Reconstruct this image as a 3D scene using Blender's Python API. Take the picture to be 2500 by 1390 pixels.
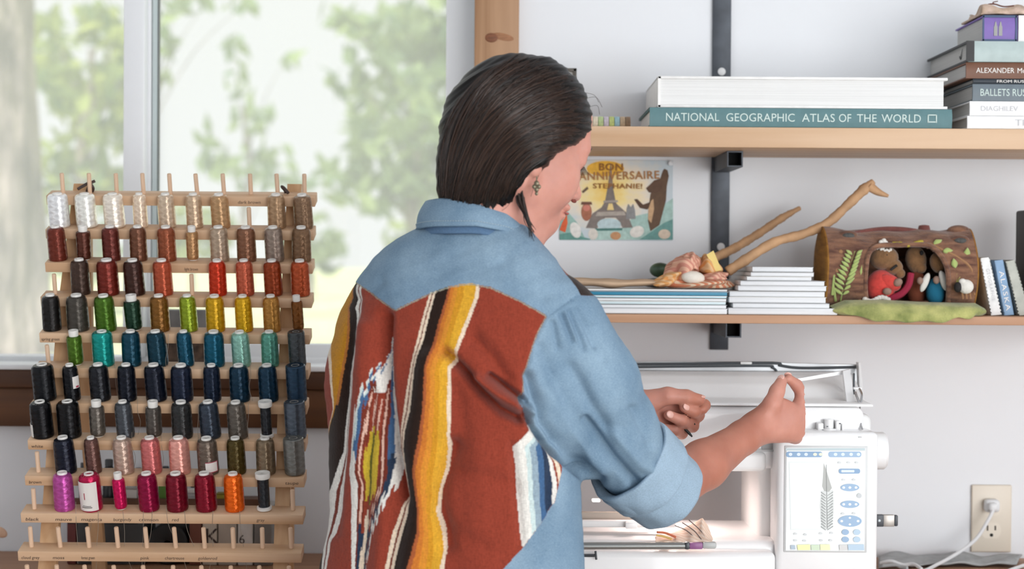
import bpy, bmesh, math, random
import numpy as np
from mathutils import Vector, Matrix, Euler

random.seed(7); np.random.seed(7)
SC = bpy.context.scene
COL = SC.collection
for _o in list(bpy.data.objects): bpy.data.objects.remove(_o)

# ------------------------------------------------------------------ camera
F = 4260.0                                  # focal length in pixels of a 2500 px wide frame
CAM = Vector((0.0, -3.0, 1.41))
CROT = Matrix.Rotation(math.radians(90 - 0.87), 3, 'X') @ Matrix.Rotation(math.radians(0.4), 3, 'Z')
cd = bpy.data.cameras.new('camera'); cam = bpy.data.objects.new('camera', cd); COL.objects.link(cam)
cam.location = CAM; cam.rotation_euler = CROT.to_euler()
cd.sensor_width = 36.0; cd.lens = F / 2500 * 36.0
cd.clip_start = 0.05; cd.clip_end = 200
cd.dof.use_dof = True; cd.dof.focus_distance = 2.48; cd.dof.aperture_fstop = 4.0
SC.camera = cam

# ------------------------------------------------------------------ world, sun, lights, exposure
w = bpy.data.worlds.new('sky'); SC.world = w; w.use_nodes = True
bg = w.node_tree.nodes['Background']; bg.inputs['Color'].default_value = (0.95, 0.98, 1.0, 1); bg.inputs['Strength'].default_value = 0.98

def light(name, kind, loc, target, energy, size=1, size_y=None, color=(1, 1, 1)):
    d = bpy.data.lights.new(name, kind); d.energy = energy; d.color = color
    o = bpy.data.objects.new(name, d); COL.objects.link(o); o.location = loc
    o.rotation_euler = (Vector(target) - Vector(loc)).to_track_quat('-Z', 'Y').to_euler()
    if kind == 'AREA':
        d.size = size
        if size_y: d.shape = 'RECTANGLE'; d.size_y = size_y
    if kind == 'SUN': d.angle = math.radians(size)
    return o
light('sun', 'SUN', (0, -8, 12), (0.8, 0, 0), 8.0, 2.0, color=(1, 0.985, 0.95))
# added area light for an assumed side window, out of frame on the right
light('assumed_side_light', 'AREA', (2.52, -2.7, 1.45), (0.0, -0.3, 1.2), 42, 1.3, 1.6, color=(0.985, 0.99, 1.0))
# large unseen fill light added behind the camera
light('rear_fill_light', 'AREA', (1.25, -4.82, 1.25), (0.1, 0, 1.25), 111, 2.5, 2.2, color=(0.985, 0.99, 1.0))

vs = SC.view_settings
vs.view_transform = 'Standard'; vs.look = 'None'; vs.exposure = 0.0; vs.gamma = 1.0; vs.use_curve_mapping = False

# ------------------------------------------------------------------ helpers
def P(px, py, Y):
    """world point seen at pixel (px,py) of the photograph, standing at depth Y"""
    d = CROT @ Vector(((px - 1250) / F, -(py - 695) / F, -1.0))
    return CAM + d * ((Y - CAM.y) / d.y)
def S(Y): return F / (Y - CAM.y)            # pixels per metre at depth Y

def lin(c):
    if isinstance(c, str): c = tuple(int(c[i:i + 2], 16) for i in (0, 2, 4))
    out = []
    for x in c:
        x = x / 255.0
        out.append(x / 12.92 if x <= 0.04045 else ((x + 0.055) / 1.055) ** 2.4)
    return tuple(out) + (1.0,)

MATS = {}
def mat(name, col, rough=0.5, metal=0.0, spec=0.5, noise=None, bump=None, emit=None, trans=None, sheen=0.0, coat=0.0, sss=0.0, alpha=None):
    """procedural material; noise=(scale xyz, amount, detail) varies the colour; bump=(scale xyz, strength, detail)"""
    if name in MATS: return MATS[name]
    m = bpy.data.materials.new(name); m.use_nodes = True; nt = m.node_tree; N = nt.nodes; L = nt.links
    b = N['Principled BSDF']; c = lin(col) if (isinstance(col, str) or max(col) > 1.01) else tuple(col) + (1,)
    b.inputs['Base Color'].default_value = c; b.inputs['Roughness'].default_value = rough
    b.inputs['Metallic'].default_value = metal; b.inputs['Specular IOR Level'].default_value = spec
    b.inputs['Sheen Weight'].default_value = sheen; b.inputs['Coat Weight'].default_value = coat
    if sss:
        b.inputs['Subsurface Weight'].default_value = sss; b.inputs['Subsurface Radius'].default_value = (0.012, 0.005, 0.003); b.inputs['Subsurface Scale'].default_value = 0.6
    tc = N.new('ShaderNodeTexCoord')
    def tex(sc, det):
        mp = N.new('ShaderNodeMapping'); mp.inputs['Scale'].default_value = sc if hasattr(sc, '__len__') else (sc,) * 3
        L.new(tc.outputs['Object'], mp.inputs['Vector'])
        t = N.new('ShaderNodeTexNoise'); t.inputs['Scale'].default_value = 1.0; t.inputs['Detail'].default_value = det
        L.new(mp.outputs['Vector'], t.inputs['Vector']); return t
    if noise:
        t = tex(noise[0], noise[2]); a = noise[1]
        r = N.new('ShaderNodeValToRGB'); r.color_ramp.elements[0].position = 0.3; r.color_ramp.elements[1].position = 0.7
        r.color_ramp.elements[0].color = tuple(x * (1 - a) for x in c[:3]) + (1,)
        r.color_ramp.elements[1].color = tuple(min(1, x * (1 + a)) for x in c[:3]) + (1,)
        if len(noise) > 3: r.color_ramp.elements[1].color = lin(noise[3])
        L.new(t.outputs['Fac'], r.inputs['Fac']); L.new(r.outputs['Color'], b.inputs['Base Color'])
    if bump:
        t = tex(bump[0], bump[2]); bp = N.new('ShaderNodeBump'); bp.inputs['Strength'].default_value = bump[1]; bp.inputs['Distance'].default_value = bump[3] if len(bump) > 3 else 0.001
        L.new(t.outputs['Fac'], bp.inputs['Height']); L.new(bp.outputs['Normal'], b.inputs['Normal'])
    if emit:
        b.inputs['Emission Color'].default_value = c; b.inputs['Emission Strength'].default_value = emit
    if trans: b.inputs['Transmission Weight'].default_value = trans
    if alpha is not None: b.inputs['Alpha'].default_value = alpha
    MATS[name] = m; return m

def wood(name, col, dark, axis='X', scale=1.0, rough=0.55):
    """wood with grain along an axis of the object"""
    if name in MATS: return MATS[name]
    m = bpy.data.materials.new(name); m.use_nodes = True; nt = m.node_tree; N = nt.nodes; L = nt.links
    b = N['Principled BSDF']; b.inputs['Roughness'].default_value = rough
    tc = N.new('ShaderNodeTexCoord'); mp = N.new('ShaderNodeMapping')
    s = {'X': (2.5, 70, 70), 'Z': (70, 70, 2.5), 'Y': (70, 2.5, 70)}[axis]
    mp.inputs['Scale'].default_value = tuple(x * scale for x in s)
    oi = N.new('ShaderNodeObjectInfo'); ad = N.new('ShaderNodeVectorMath'); ad.operation = 'ADD'
    sc = N.new('ShaderNodeMath'); sc.operation = 'MULTIPLY'; sc.inputs[1].default_value = 7.0
    L.new(oi.outputs['Random'], sc.inputs[0]); L.new(tc.outputs['Object'], ad.inputs[0]); L.new(sc.outputs[0], ad.inputs[1])
    L.new(ad.outputs[0], mp.inputs['Vector'])
    t = N.new('ShaderNodeTexNoise'); t.inputs['Scale'].default_value = 1; t.inputs['Detail'].default_value = 5; t.inputs['Distortion'].default_value = 0.6
    L.new(mp.outputs[0], t.inputs['Vector'])
    r = N.new('ShaderNodeValToRGB'); r.color_ramp.elements[0].position = 0.32; r.color_ramp.elements[1].position = 0.68
    r.color_ramp.elements[0].color = lin(dark); r.color_ramp.elements[1].color = lin(col)
    L.new(t.outputs['Fac'], r.inputs['Fac']); L.new(r.outputs['Color'], b.inputs['Base Color'])
    bp = N.new('ShaderNodeBump'); bp.inputs['Strength'].default_value = 0.25; bp.inputs['Distance'].default_value = 0.0006
    L.new(t.outputs['Fac'], bp.inputs['Height']); L.new(bp.outputs['Normal'], b.inputs['Normal'])
    MATS[name] = m; return m

WLOC = {}
def rot(ax, deg): return Matrix.Rotation(math.radians(deg), 3, ax)

class MB:
    """collects shapes, builds ONE mesh object"""
    def __init__(s): s.v = []; s.f = []
    def add(s, V, Fc):
        n = len(s.v); s.v += [tuple(p) for p in V]; s.f += [tuple(i + n for i in q) for q in Fc]; return s
    def box(s, c, size, R=None, bevel=0.0, seg=2):
        bm = bmesh.new(); bmesh.ops.create_cube(bm, size=1.0)
        for q in bm.verts: q.co = Vector((q.co.x * size[0], q.co.y * size[1], q.co.z * size[2]))
        if bevel > 0: bmesh.ops.bevel(bm, geom=list(bm.edges), offset=min(bevel, min(size) * 0.49), segments=seg, profile=0.5, affect='EDGES')
        bm.verts.index_update()
        V = [(R @ q.co if R else q.co) + Vector(c) for q in bm.verts]
        Fc = [[q.index for q in f.verts] for f in bm.faces]; bm.free(); return s.add(V, Fc)
    def tube(s, pts, r, n=8, cap=True, flat=None):
        pts = [Vector(p) for p in pts]; m = len(pts); rs = r if hasattr(r, '__len__') else [r] * m
        V = []; Fc = []; prev = None
        for i, p in enumerate(pts):
            t = (pts[min(i + 1, m - 1)] - pts[max(i - 1, 0)])
            t = t.normalized() if t.length > 1e-9 else Vector((0, 0, 1))
            if prev is None: a = Vector((0, 0, 1)) if abs(t.z) < 0.9 else Vector((1, 0, 0)); u = t.cross(a).normalized()
            else: u = (prev - t * prev.dot(t)); u = u.normalized() if u.length > 1e-9 else t.orthogonal().normalized()
            prev = u; v = t.cross(u)
            for k in range(n):
                a = 2 * math.pi * k / n; V.append(p + (u * math.cos(a) + v * math.sin(a) * (flat or 1)) * rs[i])
        for i in range(m - 1):
            for k in range(n): Fc.append((i * n + k, i * n + (k + 1) % n, (i + 1) * n + (k + 1) % n, (i + 1) * n + k))
        if cap: Fc.append(tuple(range(n))[::-1]); Fc.append(tuple((m - 1) * n + k for k in range(n)))
        return s.add(V, Fc)
    def lathe(s, prof, n=24, R=None, c=(0, 0, 0), closed=False):
        V = []; Fc = []; m = len(prof); c = Vector(c)
        for (r, z) in prof:
            for k in range(n):
                a = 2 * math.pi * k / n; p = Vector((r * math.cos(a), r * math.sin(a), z)); V.append((R @ p if R else p) + c)
        for i in range(m - 1):
            for k in range(n): Fc.append((i * n + k, i * n + (k + 1) % n, (i + 1) * n + (k + 1) % n, (i + 1) * n + k))
        if closed:
            for k in range(n): Fc.append(((m - 1) * n + k, (m - 1) * n + (k + 1) % n, (k + 1) % n, k))
        else:
            if prof[0][0] > 1e-5: Fc.append(tuple(range(n))[::-1])
            if prof[-1][0] > 1e-5: Fc.append(tuple((m - 1) * n + k for k in range(n)))
        return s.add(V, Fc)
    def prism(s, poly, axis_pts):
        """poly: world points of the front outline; axis_pts: extrusion vector"""
        n = len(poly); A = [Vector(p) for p in poly]; e = Vector(axis_pts)
        V = A + [p + e for p in A]
        Fc = [tuple(range(n)), tuple(range(2 * n - 1, n - 1, -1))] + [(i, i + n, (i + 1) % n + n, (i + 1) % n) for i in range(n)]
        return s.add(V, Fc)
    def ell(s, c, r, R=None, n=16, m=10):
        prof = [(math.sin(math.pi * i / m), -math.cos(math.pi * i / m)) for i in range(m + 1)]
        V = []; Fc = []; c = Vector(c)
        for (q, z) in prof:
            for k in range(n):
                a = 2 * math.pi * k / n; p = Vector((q * math.cos(a) * r[0], q * math.sin(a) * r[1], z * r[2])); V.append((R @ p if R else p) + c)
        for i in range(m):
            for k in range(n): Fc.append((i * n + k, i * n + (k + 1) % n, (i + 1) * n + (k + 1) % n, (i + 1) * n + k))
        return s.add(V, Fc)
    def grid(s, fn, nu, nv, wrap=False):
        V = [fn(i / (nu - (0 if wrap else 1)), j / (nv - 1)) for j in range(nv) for i in range(nu)]
        Fc = []
        for j in range(nv - 1):
            for i in range(nu if wrap else nu - 1):
                a = j * nu + i; b = j * nu + (i + 1) % nu; Fc.append((a, b, b + nu, a + nu))
        return s.add(V, Fc)
    def build(s, name, m, parent=None, smooth=None, label=None, keep=False, auto=35, solid=None, subsurf=0):
        V = s.v; me = bpy.data.meshes.new(name)
        A = np.array(V, dtype=np.float64)
        mn, mx = A.min(0), A.max(0)
        org = Vector((0, 0, 0)) if keep else Vector(((mn[0] + mx[0]) / 2, (mn[1] + mx[1]) / 2, mn[2]))
        me.from_pydata([tuple(p) for p in (A - np.array(org))], [], s.f); me.validate(); me.update()
        bm = bmesh.new(); bm.from_mesh(me); bmesh.ops.recalc_face_normals(bm, faces=bm.faces)
        if smooth:
            for f in bm.faces: f.smooth = True
            if auto:
                for e in bm.edges:
                    if len(e.link_faces) == 2 and e.calc_face_angle(0) > math.radians(auto): e.smooth = False
        bm.to_mesh(me); bm.free()
        o = bpy.data.objects.new(name, me); COL.objects.link(o)
        if m is not None: me.materials.append(m)
        place(o, org, parent)
        if solid: md = o.modifiers.new('s', 'SOLIDIFY'); md.thickness = solid; md.offset = 0
        if subsurf: md = o.modifiers.new('ss', 'SUBSURF'); md.levels = subsurf; md.render_levels = subsurf
        if label: o['label'] = label
        return o

def place(o, world, parent=None):
    WLOC[o.name] = Vector(world)
    if parent is not None: o.parent = parent; o.location = Vector(world) - WLOC[parent.name]
    else: o.location = world
def tag(o, label=None, cat=None, group=None, kind=None):
    if label: o['label'] = label
    if cat: o['category'] = cat
    if group: o['group'] = group
    if kind: o['kind'] = kind
    return o
def thing(name, label, cat, loc, group=None, parent=None):
    o = bpy.data.objects.new(name, None); COL.objects.link(o); o.empty_display_size = 0.02; place(o, loc, parent)
    return tag(o, label, cat, group)
def struct(o): o['kind'] = 'structure'; return o

def text(s, name, m, parent, loc, height, width=None, R=None, ext=0.0002, align='LEFT', space=1.0, shear=0.0, bold=0.0):
    """flat lettering as a mesh in the x-z plane facing -Y at loc (baseline left)"""
    cu = bpy.data.curves.new(name, 'FONT'); cu.body = s; cu.size = 1.0; cu.extrude = 0; cu.align_x = 'LEFT'; cu.space_character = space; cu.shear = shear; cu.offset = bold
    cu.resolution_u = 3
    o = bpy.data.objects.new(name, cu); COL.objects.link(o)
    dg = bpy.context.evaluated_depsgraph_get(); dg.update()
    me = bpy.data.meshes.new_from_object(o.evaluated_get(dg)); bpy.data.objects.remove(o); bpy.data.curves.remove(cu)
    A = np.array([q.co[:] for q in me.vertices]); mn, mx = A.min(0), A.max(0)
    sy = height / 0.70; sx = sy if width is None else width / (mx[0] - mn[0])
    for q in me.vertices:
        x = (q.co.x - mn[0]) * sx; z = q.co.y * sy
        if align == 'CENTER': x -= (mx[0] - mn[0]) * sx / 2
        p = Vector((x, 0, z)); q.co = R @ p if R else p
    me.materials.clear(); me.materials.append(m); me.name = name
    o = bpy.data.objects.new(name, me); COL.objects.link(o); place(o, loc, parent)
    return o

def smooth_path(pts, n):
    """Catmull-Rom through points"""
    pts = [Vector(p) for p in pts]; Q = [pts[0] * 2 - pts[1]] + pts + [pts[-1] * 2 - pts[-2]]; out = []
    m = len(pts) - 1
    for i in range(n):
        t = i / (n - 1) * m; k = min(int(t), m - 1); u = t - k
        a, b, c, d = Q[k], Q[k + 1], Q[k + 2], Q[k + 3]
        out.append(0.5 * ((2 * b) + (c - a) * u + (2 * a - 5 * b + 4 * c - d) * u * u + (3 * b - a - 3 * c + d) * u ** 3))
    return out

# ------------------------------------------------------------------ setting
M_wall = mat('wall_paint', (232, 234, 237), 0.9, bump=(900, 0.12, 3), noise=(3.0, 0.02, 2))
M_white = mat('window_vinyl', (236, 238, 240), 0.35)
M_floor = wood('floor_wood', 'cac8c4', 'b6b2ac', 'X', 0.4)
M_sill = wood('stained_pine', '603814', '46260c', 'X', 0.35)
M_case = wood('casing_pine', 'b8916e', '98704e', 'Z', 0.5)
M_bench = wood('bench_top', 'b88a68', '9c7050', 'X', 0.4)

BENCH = 0.90
WX0 = P(-420, 600, 0).x; WX1 = P(1160, 600, 0).x       # window opening
WZ0 = P(400, 903, 0).z; WZ1 = 2.25
XL, XR, ZC = -1.9, 2.6, 2.75
def wall_part(x0, x1, z0, z1): return ((x0 + x1) / 2, 0.075, (z0 + z1) / 2), (x1 - x0, 0.15, z1 - z0)
mb = MB()
for a in ((XL, WX0, 0, ZC), (WX1, XR, 0, ZC), (WX0, WX1, 0, WZ0), (WX0, WX1, WZ1, ZC)):
    c, sz = wall_part(*a); mb.box(c, sz)
struct(mb.build('wall_back', M_wall))
struct(MB().box((0.35, -2.4, -0.05), (4.5, 5.1, 0.1)).build('floor', M_floor))
struct(MB().box((0.35, -2.4, ZC + 0.05), (4.5, 5.1, 0.1)).build('ceiling', M_wall))
struct(MB().box((XL - 0.05, -2.4, ZC / 2), (0.1, 5.1, ZC)).build('wall_left', M_wall))
struct(MB().box((XR + 0.05, -2.4, ZC / 2), (0.1, 5.1, ZC)).build('wall_right', M_wall))
struct(MB().box((0.35, -5.0, ZC / 2), (4.5, 0.1, ZC)).build('wall_front', M_wall))

# window: fixed frame, mullion, sliding sash on the right, panes
win = thing('window_1', 'wide white vinyl sliding window looking out on trees', 'window', ((WX0 + WX1) / 2, 0.08, WZ0)); win['kind'] = 'structure'
del win['category']
YF = 0.075
def pxbox(x0, x1, y0, y1, Y, depth):
    a = P(x0, y1, Y); b = P(x1, y0, Y)
    return ((a.x + b.x) / 2, Y + depth / 2, (a.z + b.z) / 2), (abs(b.x - a.x), depth, abs(b.z - a.z))
def pbox(mbx, x0, x1, y0, y1, Y, depth, bevel=0.0, seg=2):
    c, sz = pxbox(x0, x1, y0, y1, Y, depth); return mbx.box(c, sz, bevel=bevel, seg=seg)
xm0 = P(299, 400, YF - 0.02).x; xm1 = P(350, 400, YF - 0.02).x
xr = P(1086, 400, YF).x
fb = MB()
zb = P(300, 872, YF).z
fb.box(((WX0 + WX1) / 2, YF + 0.03, (WZ0 - 0.002 + zb) / 2), (WX1 - WX0, 0.07, zb - WZ0 + 0.004), bevel=0.003)
fb.box(((WX0 + WX1) / 2, YF + 0.03, WZ1 - 0.03), (WX1 - WX0, 0.07, 0.06), bevel=0.003)
fb.box((WX0 + 0.03, YF + 0.03, (WZ0 + WZ1) / 2), (0.06, 0.07, WZ1 - WZ0), bevel=0.003)
fb.box(((xr + WX1) / 2 + 0.001, YF + 0.03, (WZ0 + WZ1) / 2), (WX1 - xr, 0.07, WZ1 - WZ0), bevel=0.003)
fb.build('window_frame', M_white, win, True)
MB().box(((xm0 + xm1) / 2, YF + 0.005, (zb + WZ1 - 0.06) / 2), (xm1 - xm0, 0.04, WZ1 - 0.06 - zb), bevel=0.002).build('mullion', M_white, win, True)
xs1 = P(372, 400, YF + 0.03).x; xs0 = P(345, 400, YF + 0.03).x
sb = MB()
zs = P(700, 838, YF + 0.02).z
sb.box(((xs0 + xs1) / 2, YF + 0.03, (zb + WZ1 - 0.06) / 2), (xs1 - xs0, 0.028, WZ1 - 0.06 - zb), bevel=0.002)
sb.box(((xs0 + xr) / 2, YF + 0.026, (zb + zs) / 2 - 0.004), (xr - xs0, 0.03, zs - zb + 0.006), bevel=0.003)
sb.build('sliding_sash', M_white, win, True)
MB().box((P(380, 400, YF + 0.03).x, YF + 0.03, (zb + WZ1) / 2), (0.0085, 0.02, WZ1 - zb - 0.07)).build('sash_edge', mat('pale_green_edge', (196, 208, 208), 0.3), win)
MB().box((P(385, 400, YF + 0.03).x, YF + 0.032, (zs + WZ1) / 2), (0.003, 0.02, WZ1 - zs - 0.07)).build('gasket', mat('gasket_grey', (95, 100, 102), 0.6), win)
gm = bpy.data.materials.new('glare_veil_glass'); gm.use_nodes = True; nt = gm.node_tree; nt.nodes.remove(nt.nodes['Principled BSDF'])
tr = nt.nodes.new('ShaderNodeBsdfTransparent'); tl = nt.nodes.new('ShaderNodeBsdfTranslucent'); gl = nt.nodes.new('ShaderNodeBsdfGlossy'); gl.inputs['Roughness'].default_value = 0.02
mx1 = nt.nodes.new('ShaderNodeMixShader'); mx1.inputs[0].default_value = 0.23; mx2 = nt.nodes.new('ShaderNodeMixShader'); mx2.inputs[0].default_value = 0.03  # white translucent share paints a pale glare veil over the view
tl.inputs['Color'].default_value = (1, 1, 1, 1)
nt.links.new(tr.outputs[0], mx1.inputs[1]); nt.links.new(tl.outputs[0], mx1.inputs[2]); nt.links.new(mx1.outputs[0], mx2.inputs[1]); nt.links.new(gl.outputs[0], mx2.inputs[2])
nt.links.new(mx2.outputs[0], nt.nodes['Material Output'].inputs['Surface'])
for x0, x1, yy, z0 in ((WX0 + 0.05, xm0 + 0.01, YF + 0.02, zb), (xs1 - 0.005, xr + 0.005, YF + 0.035, zs - 0.01)):
    MB().box(((x0 + x1) / 2, yy, (z0 + WZ1 - 0.05) / 2), (x1 - x0, 0.004, WZ1 - 0.05 - z0)).build('pane', gm, win)
# white stool edge and stained wood trim below the window, wood casing on its right
zt = P(400, 893, -0.03).z
st = MB(); st.box(((WX0 - 0.05 + WX1) / 2, 0.01, zt - 0.004), (WX1 - WX0 + 0.05, 0.09, 0.009), bevel=0.002)
struct(tag(st.build('trim_3', M_white, None, True), 'thin white sill strip under the window'))
z1 = zt - 0.0085; z2 = P(400, 950, -0.03).z; z3 = P(400, 1045, -0.02).z
st = MB(); st.box(((WX0 - 0.05 + WX1) / 2, -0.016, (z1 + z2) / 2), (WX1 - WX0 + 0.05, 0.03, z1 - z2), bevel=0.003)
struct(tag(st.build('trim_1', M_sill, None, True), 'upper stained wood board under the window sill'))
st = MB(); st.box(((WX0 - 0.05 + WX1) / 2, -0.0105, (z2 + z3) / 2), (WX1 - WX0 + 0.05, 0.02, z2 - z3 - 0.001), bevel=0.002)
struct(tag(st.build('trim_2', M_sill, None, True), 'lower stained wood apron board under the window'))
cx0 = P(1158, 100, -0.022).x; cx1 = P(1267, 100, -0.022).x
cs = MB(); cs.box(((cx0 + cx1) / 2, -0.0115, (1.3 + ZC) / 2 - 0.2), (cx1 - cx0, 0.022, ZC - 1.3 - 0.1), bevel=0.0025)
case = struct(tag(cs.build('trim_4', M_case, None, True), 'brown pine casing board beside the window'))
kn = MB(); k = P(1200, 92, -0.0231); kn.ell(k, (0.011, 0.0012, 0.008)); kn.build('knot', mat('pine_knot', '7a4a2e', 0.6, noise=((60, 60, 200), 0.4, 3)), case, True)
kn = MB(); k = P(1228, 90, -0.0227); kn.ell(k, (0.019, 0.0007, 0.006), rot('Y', 12)); kn.build('knot_streak', mat('pine_knot2', '9a6a48', 0.6, noise=((60, 60, 300), 0.25, 3)), case, True)

# bench under everything
bench = thing('workbench', 'long brown wooden workbench top running along the wall', 'workbench', (0.3, -0.29, 0))
MB().box((0.3, -0.29, BENCH - 0.018), (4.2, 0.57, 0.036), bevel=0.004).build('bench_top', M_bench, bench, True)
for x in (-1.6, -0.35, 0.95, 2.2):
    for y in (-0.06, -0.52): MB().box((x, y, (BENCH - 0.036) / 2), (0.06, 0.06, BENCH - 0.036), bevel=0.003).build('leg', M_bench, bench)
# ------------------------------------------------------------------ outdoors
GZ = 0.82
M_grass = mat('lawn', (186, 192, 140), 0.9, noise=(1.2, 0.35, 4))
struct(tag(MB().box((0, 42, GZ - 0.2), (140, 78, 0.4)).build('ground', M_grass), 'pale sunlit lawn outside the window'))
M_bark = mat('bark', (74, 68, 66), 0.9, noise=((7, 7, 2.2), 0.5, 8, (170, 158, 152)), bump=((22, 22, 5), 1.0, 6, 0.05))
leafM = []
def leaf_mat(i, c):
    m = bpy.data.materials.new('leaf_%d' % i); m.use_nodes = True; nt = m.node_tree; N = nt.nodes; L = nt.links
    N.remove(N['Principled BSDF'])
    d = N.new('ShaderNodeBsdfDiffuse'); t = N.new('ShaderNodeBsdfTranslucent'); mx = N.new('ShaderNodeMixShader'); mx.inputs[0].default_value = 0.5
    g = N.new('ShaderNodeNewGeometry'); r = N.new('ShaderNodeValToRGB')
    r.color_ramp.elements[0].color = lin(c[0]); r.color_ramp.elements[1].color = lin(c[1])
    L.new(g.outputs['Random Per Island'], r.inputs['Fac']); L.new(r.outputs[0], d.inputs['Color']); L.new(r.outputs[0], t.inputs['Color'])
    L.new(d.outputs[0], mx.inputs[1]); L.new(t.outputs[0], mx.inputs[2]); L.new(mx.outputs[0], N['Material Output'].inputs['Surface'])
    return m
leafM = [leaf_mat(0, ((104, 130, 88), (176, 186, 106))), leaf_mat(1, ((112, 136, 104), (160, 178, 122)))]

def foliage(clumps, n_per, size, seed):
    """leaf cards are real little leaves: a bent diamond of two quads each"""
    rng = np.random.RandomState(seed); V = []; Fc = []
    for (c, r) in clumps:
        n = int(n_per * (r[0] * r[1] * r[2]) ** (1 / 1.5))
        d = rng.normal(size=(n, 3)); d /= np.linalg.norm(d, axis=1)[:, None]
        p = np.array(c) + d * np.array(r) * (rng.rand(n, 1) ** 0.4)
        a = rng.normal(size=(n, 3)); a /= np.linalg.norm(a, axis=1)[:, None]
        b = np.cross(a, rng.normal(size=(n, 3))); b /= np.linalg.norm(b, axis=1)[:, None]
        nn = np.cross(a, b); s = size * (0.6 + 0.8 * rng.rand(n, 1))
        k = len(V)
        pts = np.stack([p - a * s, p + b * s * 0.45 + nn * s * 0.12, p + a * s, p - b * s * 0.45 + nn * s * 0.12], 1).reshape(-1, 3)
        V += [tuple(q) for q in pts]
        for i in range(n): Fc += [(k + 4 * i, k + 4 * i + 1, k + 4 * i + 2), (k + 4 * i, k + 4 * i + 2, k + 4 * i + 3)]
    me = bpy.data.meshes.new('foliage'); me.from_pydata(V, [], Fc); me.update(); return me

def tree(name, label, base, trunk_r, h, clumps, n_per, size, seed, m):
    t = thing(name, label, 'tree', base, 'trees outside the window')
    mb = MB(); b = Vector(base); rng = random.Random(seed)
    pts = [b + Vector((0.05 * math.sin(i * 1.3 + seed), 0.05 * math.cos(i + seed), h * i / 8)) for i in range(9)]
    mb.tube(pts, [trunk_r * (1.35 if i == 0 else 1.1 - 0.08 * i) for i in range(9)], 14)
    mb.build('trunk', M_bark, t, True)
    for (c, r) in clumps:
        s = b + Vector((0, 0, max(0.3, min(h * 0.95, (c[2] - b.z) * 0.6)))); e = Vector(c)
        MB().tube(smooth_path([s, s.lerp(e, 0.5) + Vector((0, 0, 0.15)), e], 7), [trunk_r * 0.22 * (1 - i * 0.12) for i in range(7)], 7).build('branch', M_bark, t, True)
    me = foliage(clumps, n_per, size, seed); me.materials.append(m)
    o = bpy.data.objects.new('foliage', me); COL.objects.link(o); place(o, (0, 0, 0), t); o['kind'] = 'stuff'
    return t

def cl(px, py, Y, rx, rz=None, ry=None):
    p = P(px, py, Y); s = S(Y); return (tuple(p), (rx / s, (ry or rx) / s, (rz or rx) / s))
# big old trunk close to the window
YT = 7.5
tb = P(-60, 838, YT); tt = P(-75, -300, YT)
t = thing('old_tree', 'thick grey rough-barked tree trunk close outside the window', 'tree', (tb.x, tb.y, GZ), 'trees outside the window')
def trunk(u, v):
    z = GZ + v * 7.0
    rr = (np.interp(v * 7.0, [0, 0.25, 0.6, 1.6, 7], [195, 178, 172, 152, 120])) / S(YT)
    a = 2 * math.pi * u; rr *= 1 + 0.05 * math.sin(7 * a + 2.2 * math.sin(z * 2.0)) + 0.025 * math.sin(17 * a + z * 3) + 0.018 * math.sin(31 * a - z * 5)
    return (tb.x + rr * math.cos(a) - 0.03 * v * 7, tb.y + rr * math.sin(a), z)
MB().grid(trunk, 120, 90, wrap=True).build('trunk', M_bark, t, True, auto=None)
for (c, r) in [cl(-120, -150, 7, 300, 90), cl(150, -170, 7.5, 200, 80)]:
    e = Vector(c); s = Vector((tb.x, tb.y, min(c[2] - 0.2, GZ + 4.5)))
    MB().tube(smooth_path([s, s.lerp(e, 0.5) + Vector((0, 0, 0.2)), e], 8), [0.14 - i * 0.013 for i in range(8)], 8).build('branch', M_bark, t, True)
me = foliage([cl(-120, -150, 7, 300, 90), cl(150, -130, 7.5, 160, 60)], 700, 0.06, 3); me.materials.append(leafM[0])
o = bpy.data.objects.new('foliage', me); COL.objects.link(o); place(o, (0, 0, 0), t); o['kind'] = 'stuff'

tree('leafy_tree', 'yellow-green leafy tree beside the thick trunk, seen through the left pane', tuple(P(210, 700, 14))[:2] + (GZ,), 0.06, 2.6,
     [cl(190, 190, 14, 120, 45), cl(240, 60, 13, 80, 45), cl(150, 230, 13, 70, 40), cl(270, 330, 14, 90, 50), cl(160, 390, 15, 90, 60), cl(250, 430, 14, 70, 40), cl(120, 60, 14, 60, 30), cl(300, 200, 15, 50, 60), cl(230, 260, 15, 120, 60), cl(200, 480, 15, 120, 50), cl(140, 150, 16, 60, 80), cl(280, 100, 15, 60, 50)], 520, 0.14, 11, leafM[0])
tree('maple_tree', 'tall pale green tree filling the right edge of the right pane', tuple(P(1010, 700, 15))[:2] + (GZ,), 0.07, 2.6,
     [cl(1040, 60, 15, 110, 80), cl(980, 180, 15, 100, 90), cl(1060, 240, 14, 90, 100), cl(960, 340, 15, 120, 80), cl(1060, 430, 15, 110, 90), cl(870, 60, 15, 60, 40), cl(930, 470, 15, 120, 60), cl(1100, 350, 15, 90, 120), cl(830, 30, 15, 60, 30), cl(850, 190, 15, 50, 60), cl(840, 420, 15, 80, 60), cl(1000, 80, 16, 150, 60), cl(1090, 120, 15, 80, 90), cl(900, 270, 16, 70, 60)], 480, 0.14, 12, leafM[1])
tree('slender_tree', 'slim pale tree in the middle of the bright right pane', tuple(P(600, 720, 18))[:2] + (GZ,), 0.04, 2.4,
     [cl(580, 200, 18, 50, 45), cl(620, 300, 18, 60, 50), cl(560, 110, 18, 40, 30), cl(650, 380, 18, 60, 45), cl(520, 330, 18, 40, 30), cl(700, 140, 18, 40, 25), cl(600, 420, 18, 90, 45), cl(540, 400, 18, 70, 40), cl(690, 440, 18, 70, 50)], 230, 0.14, 13, leafM[1])
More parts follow.
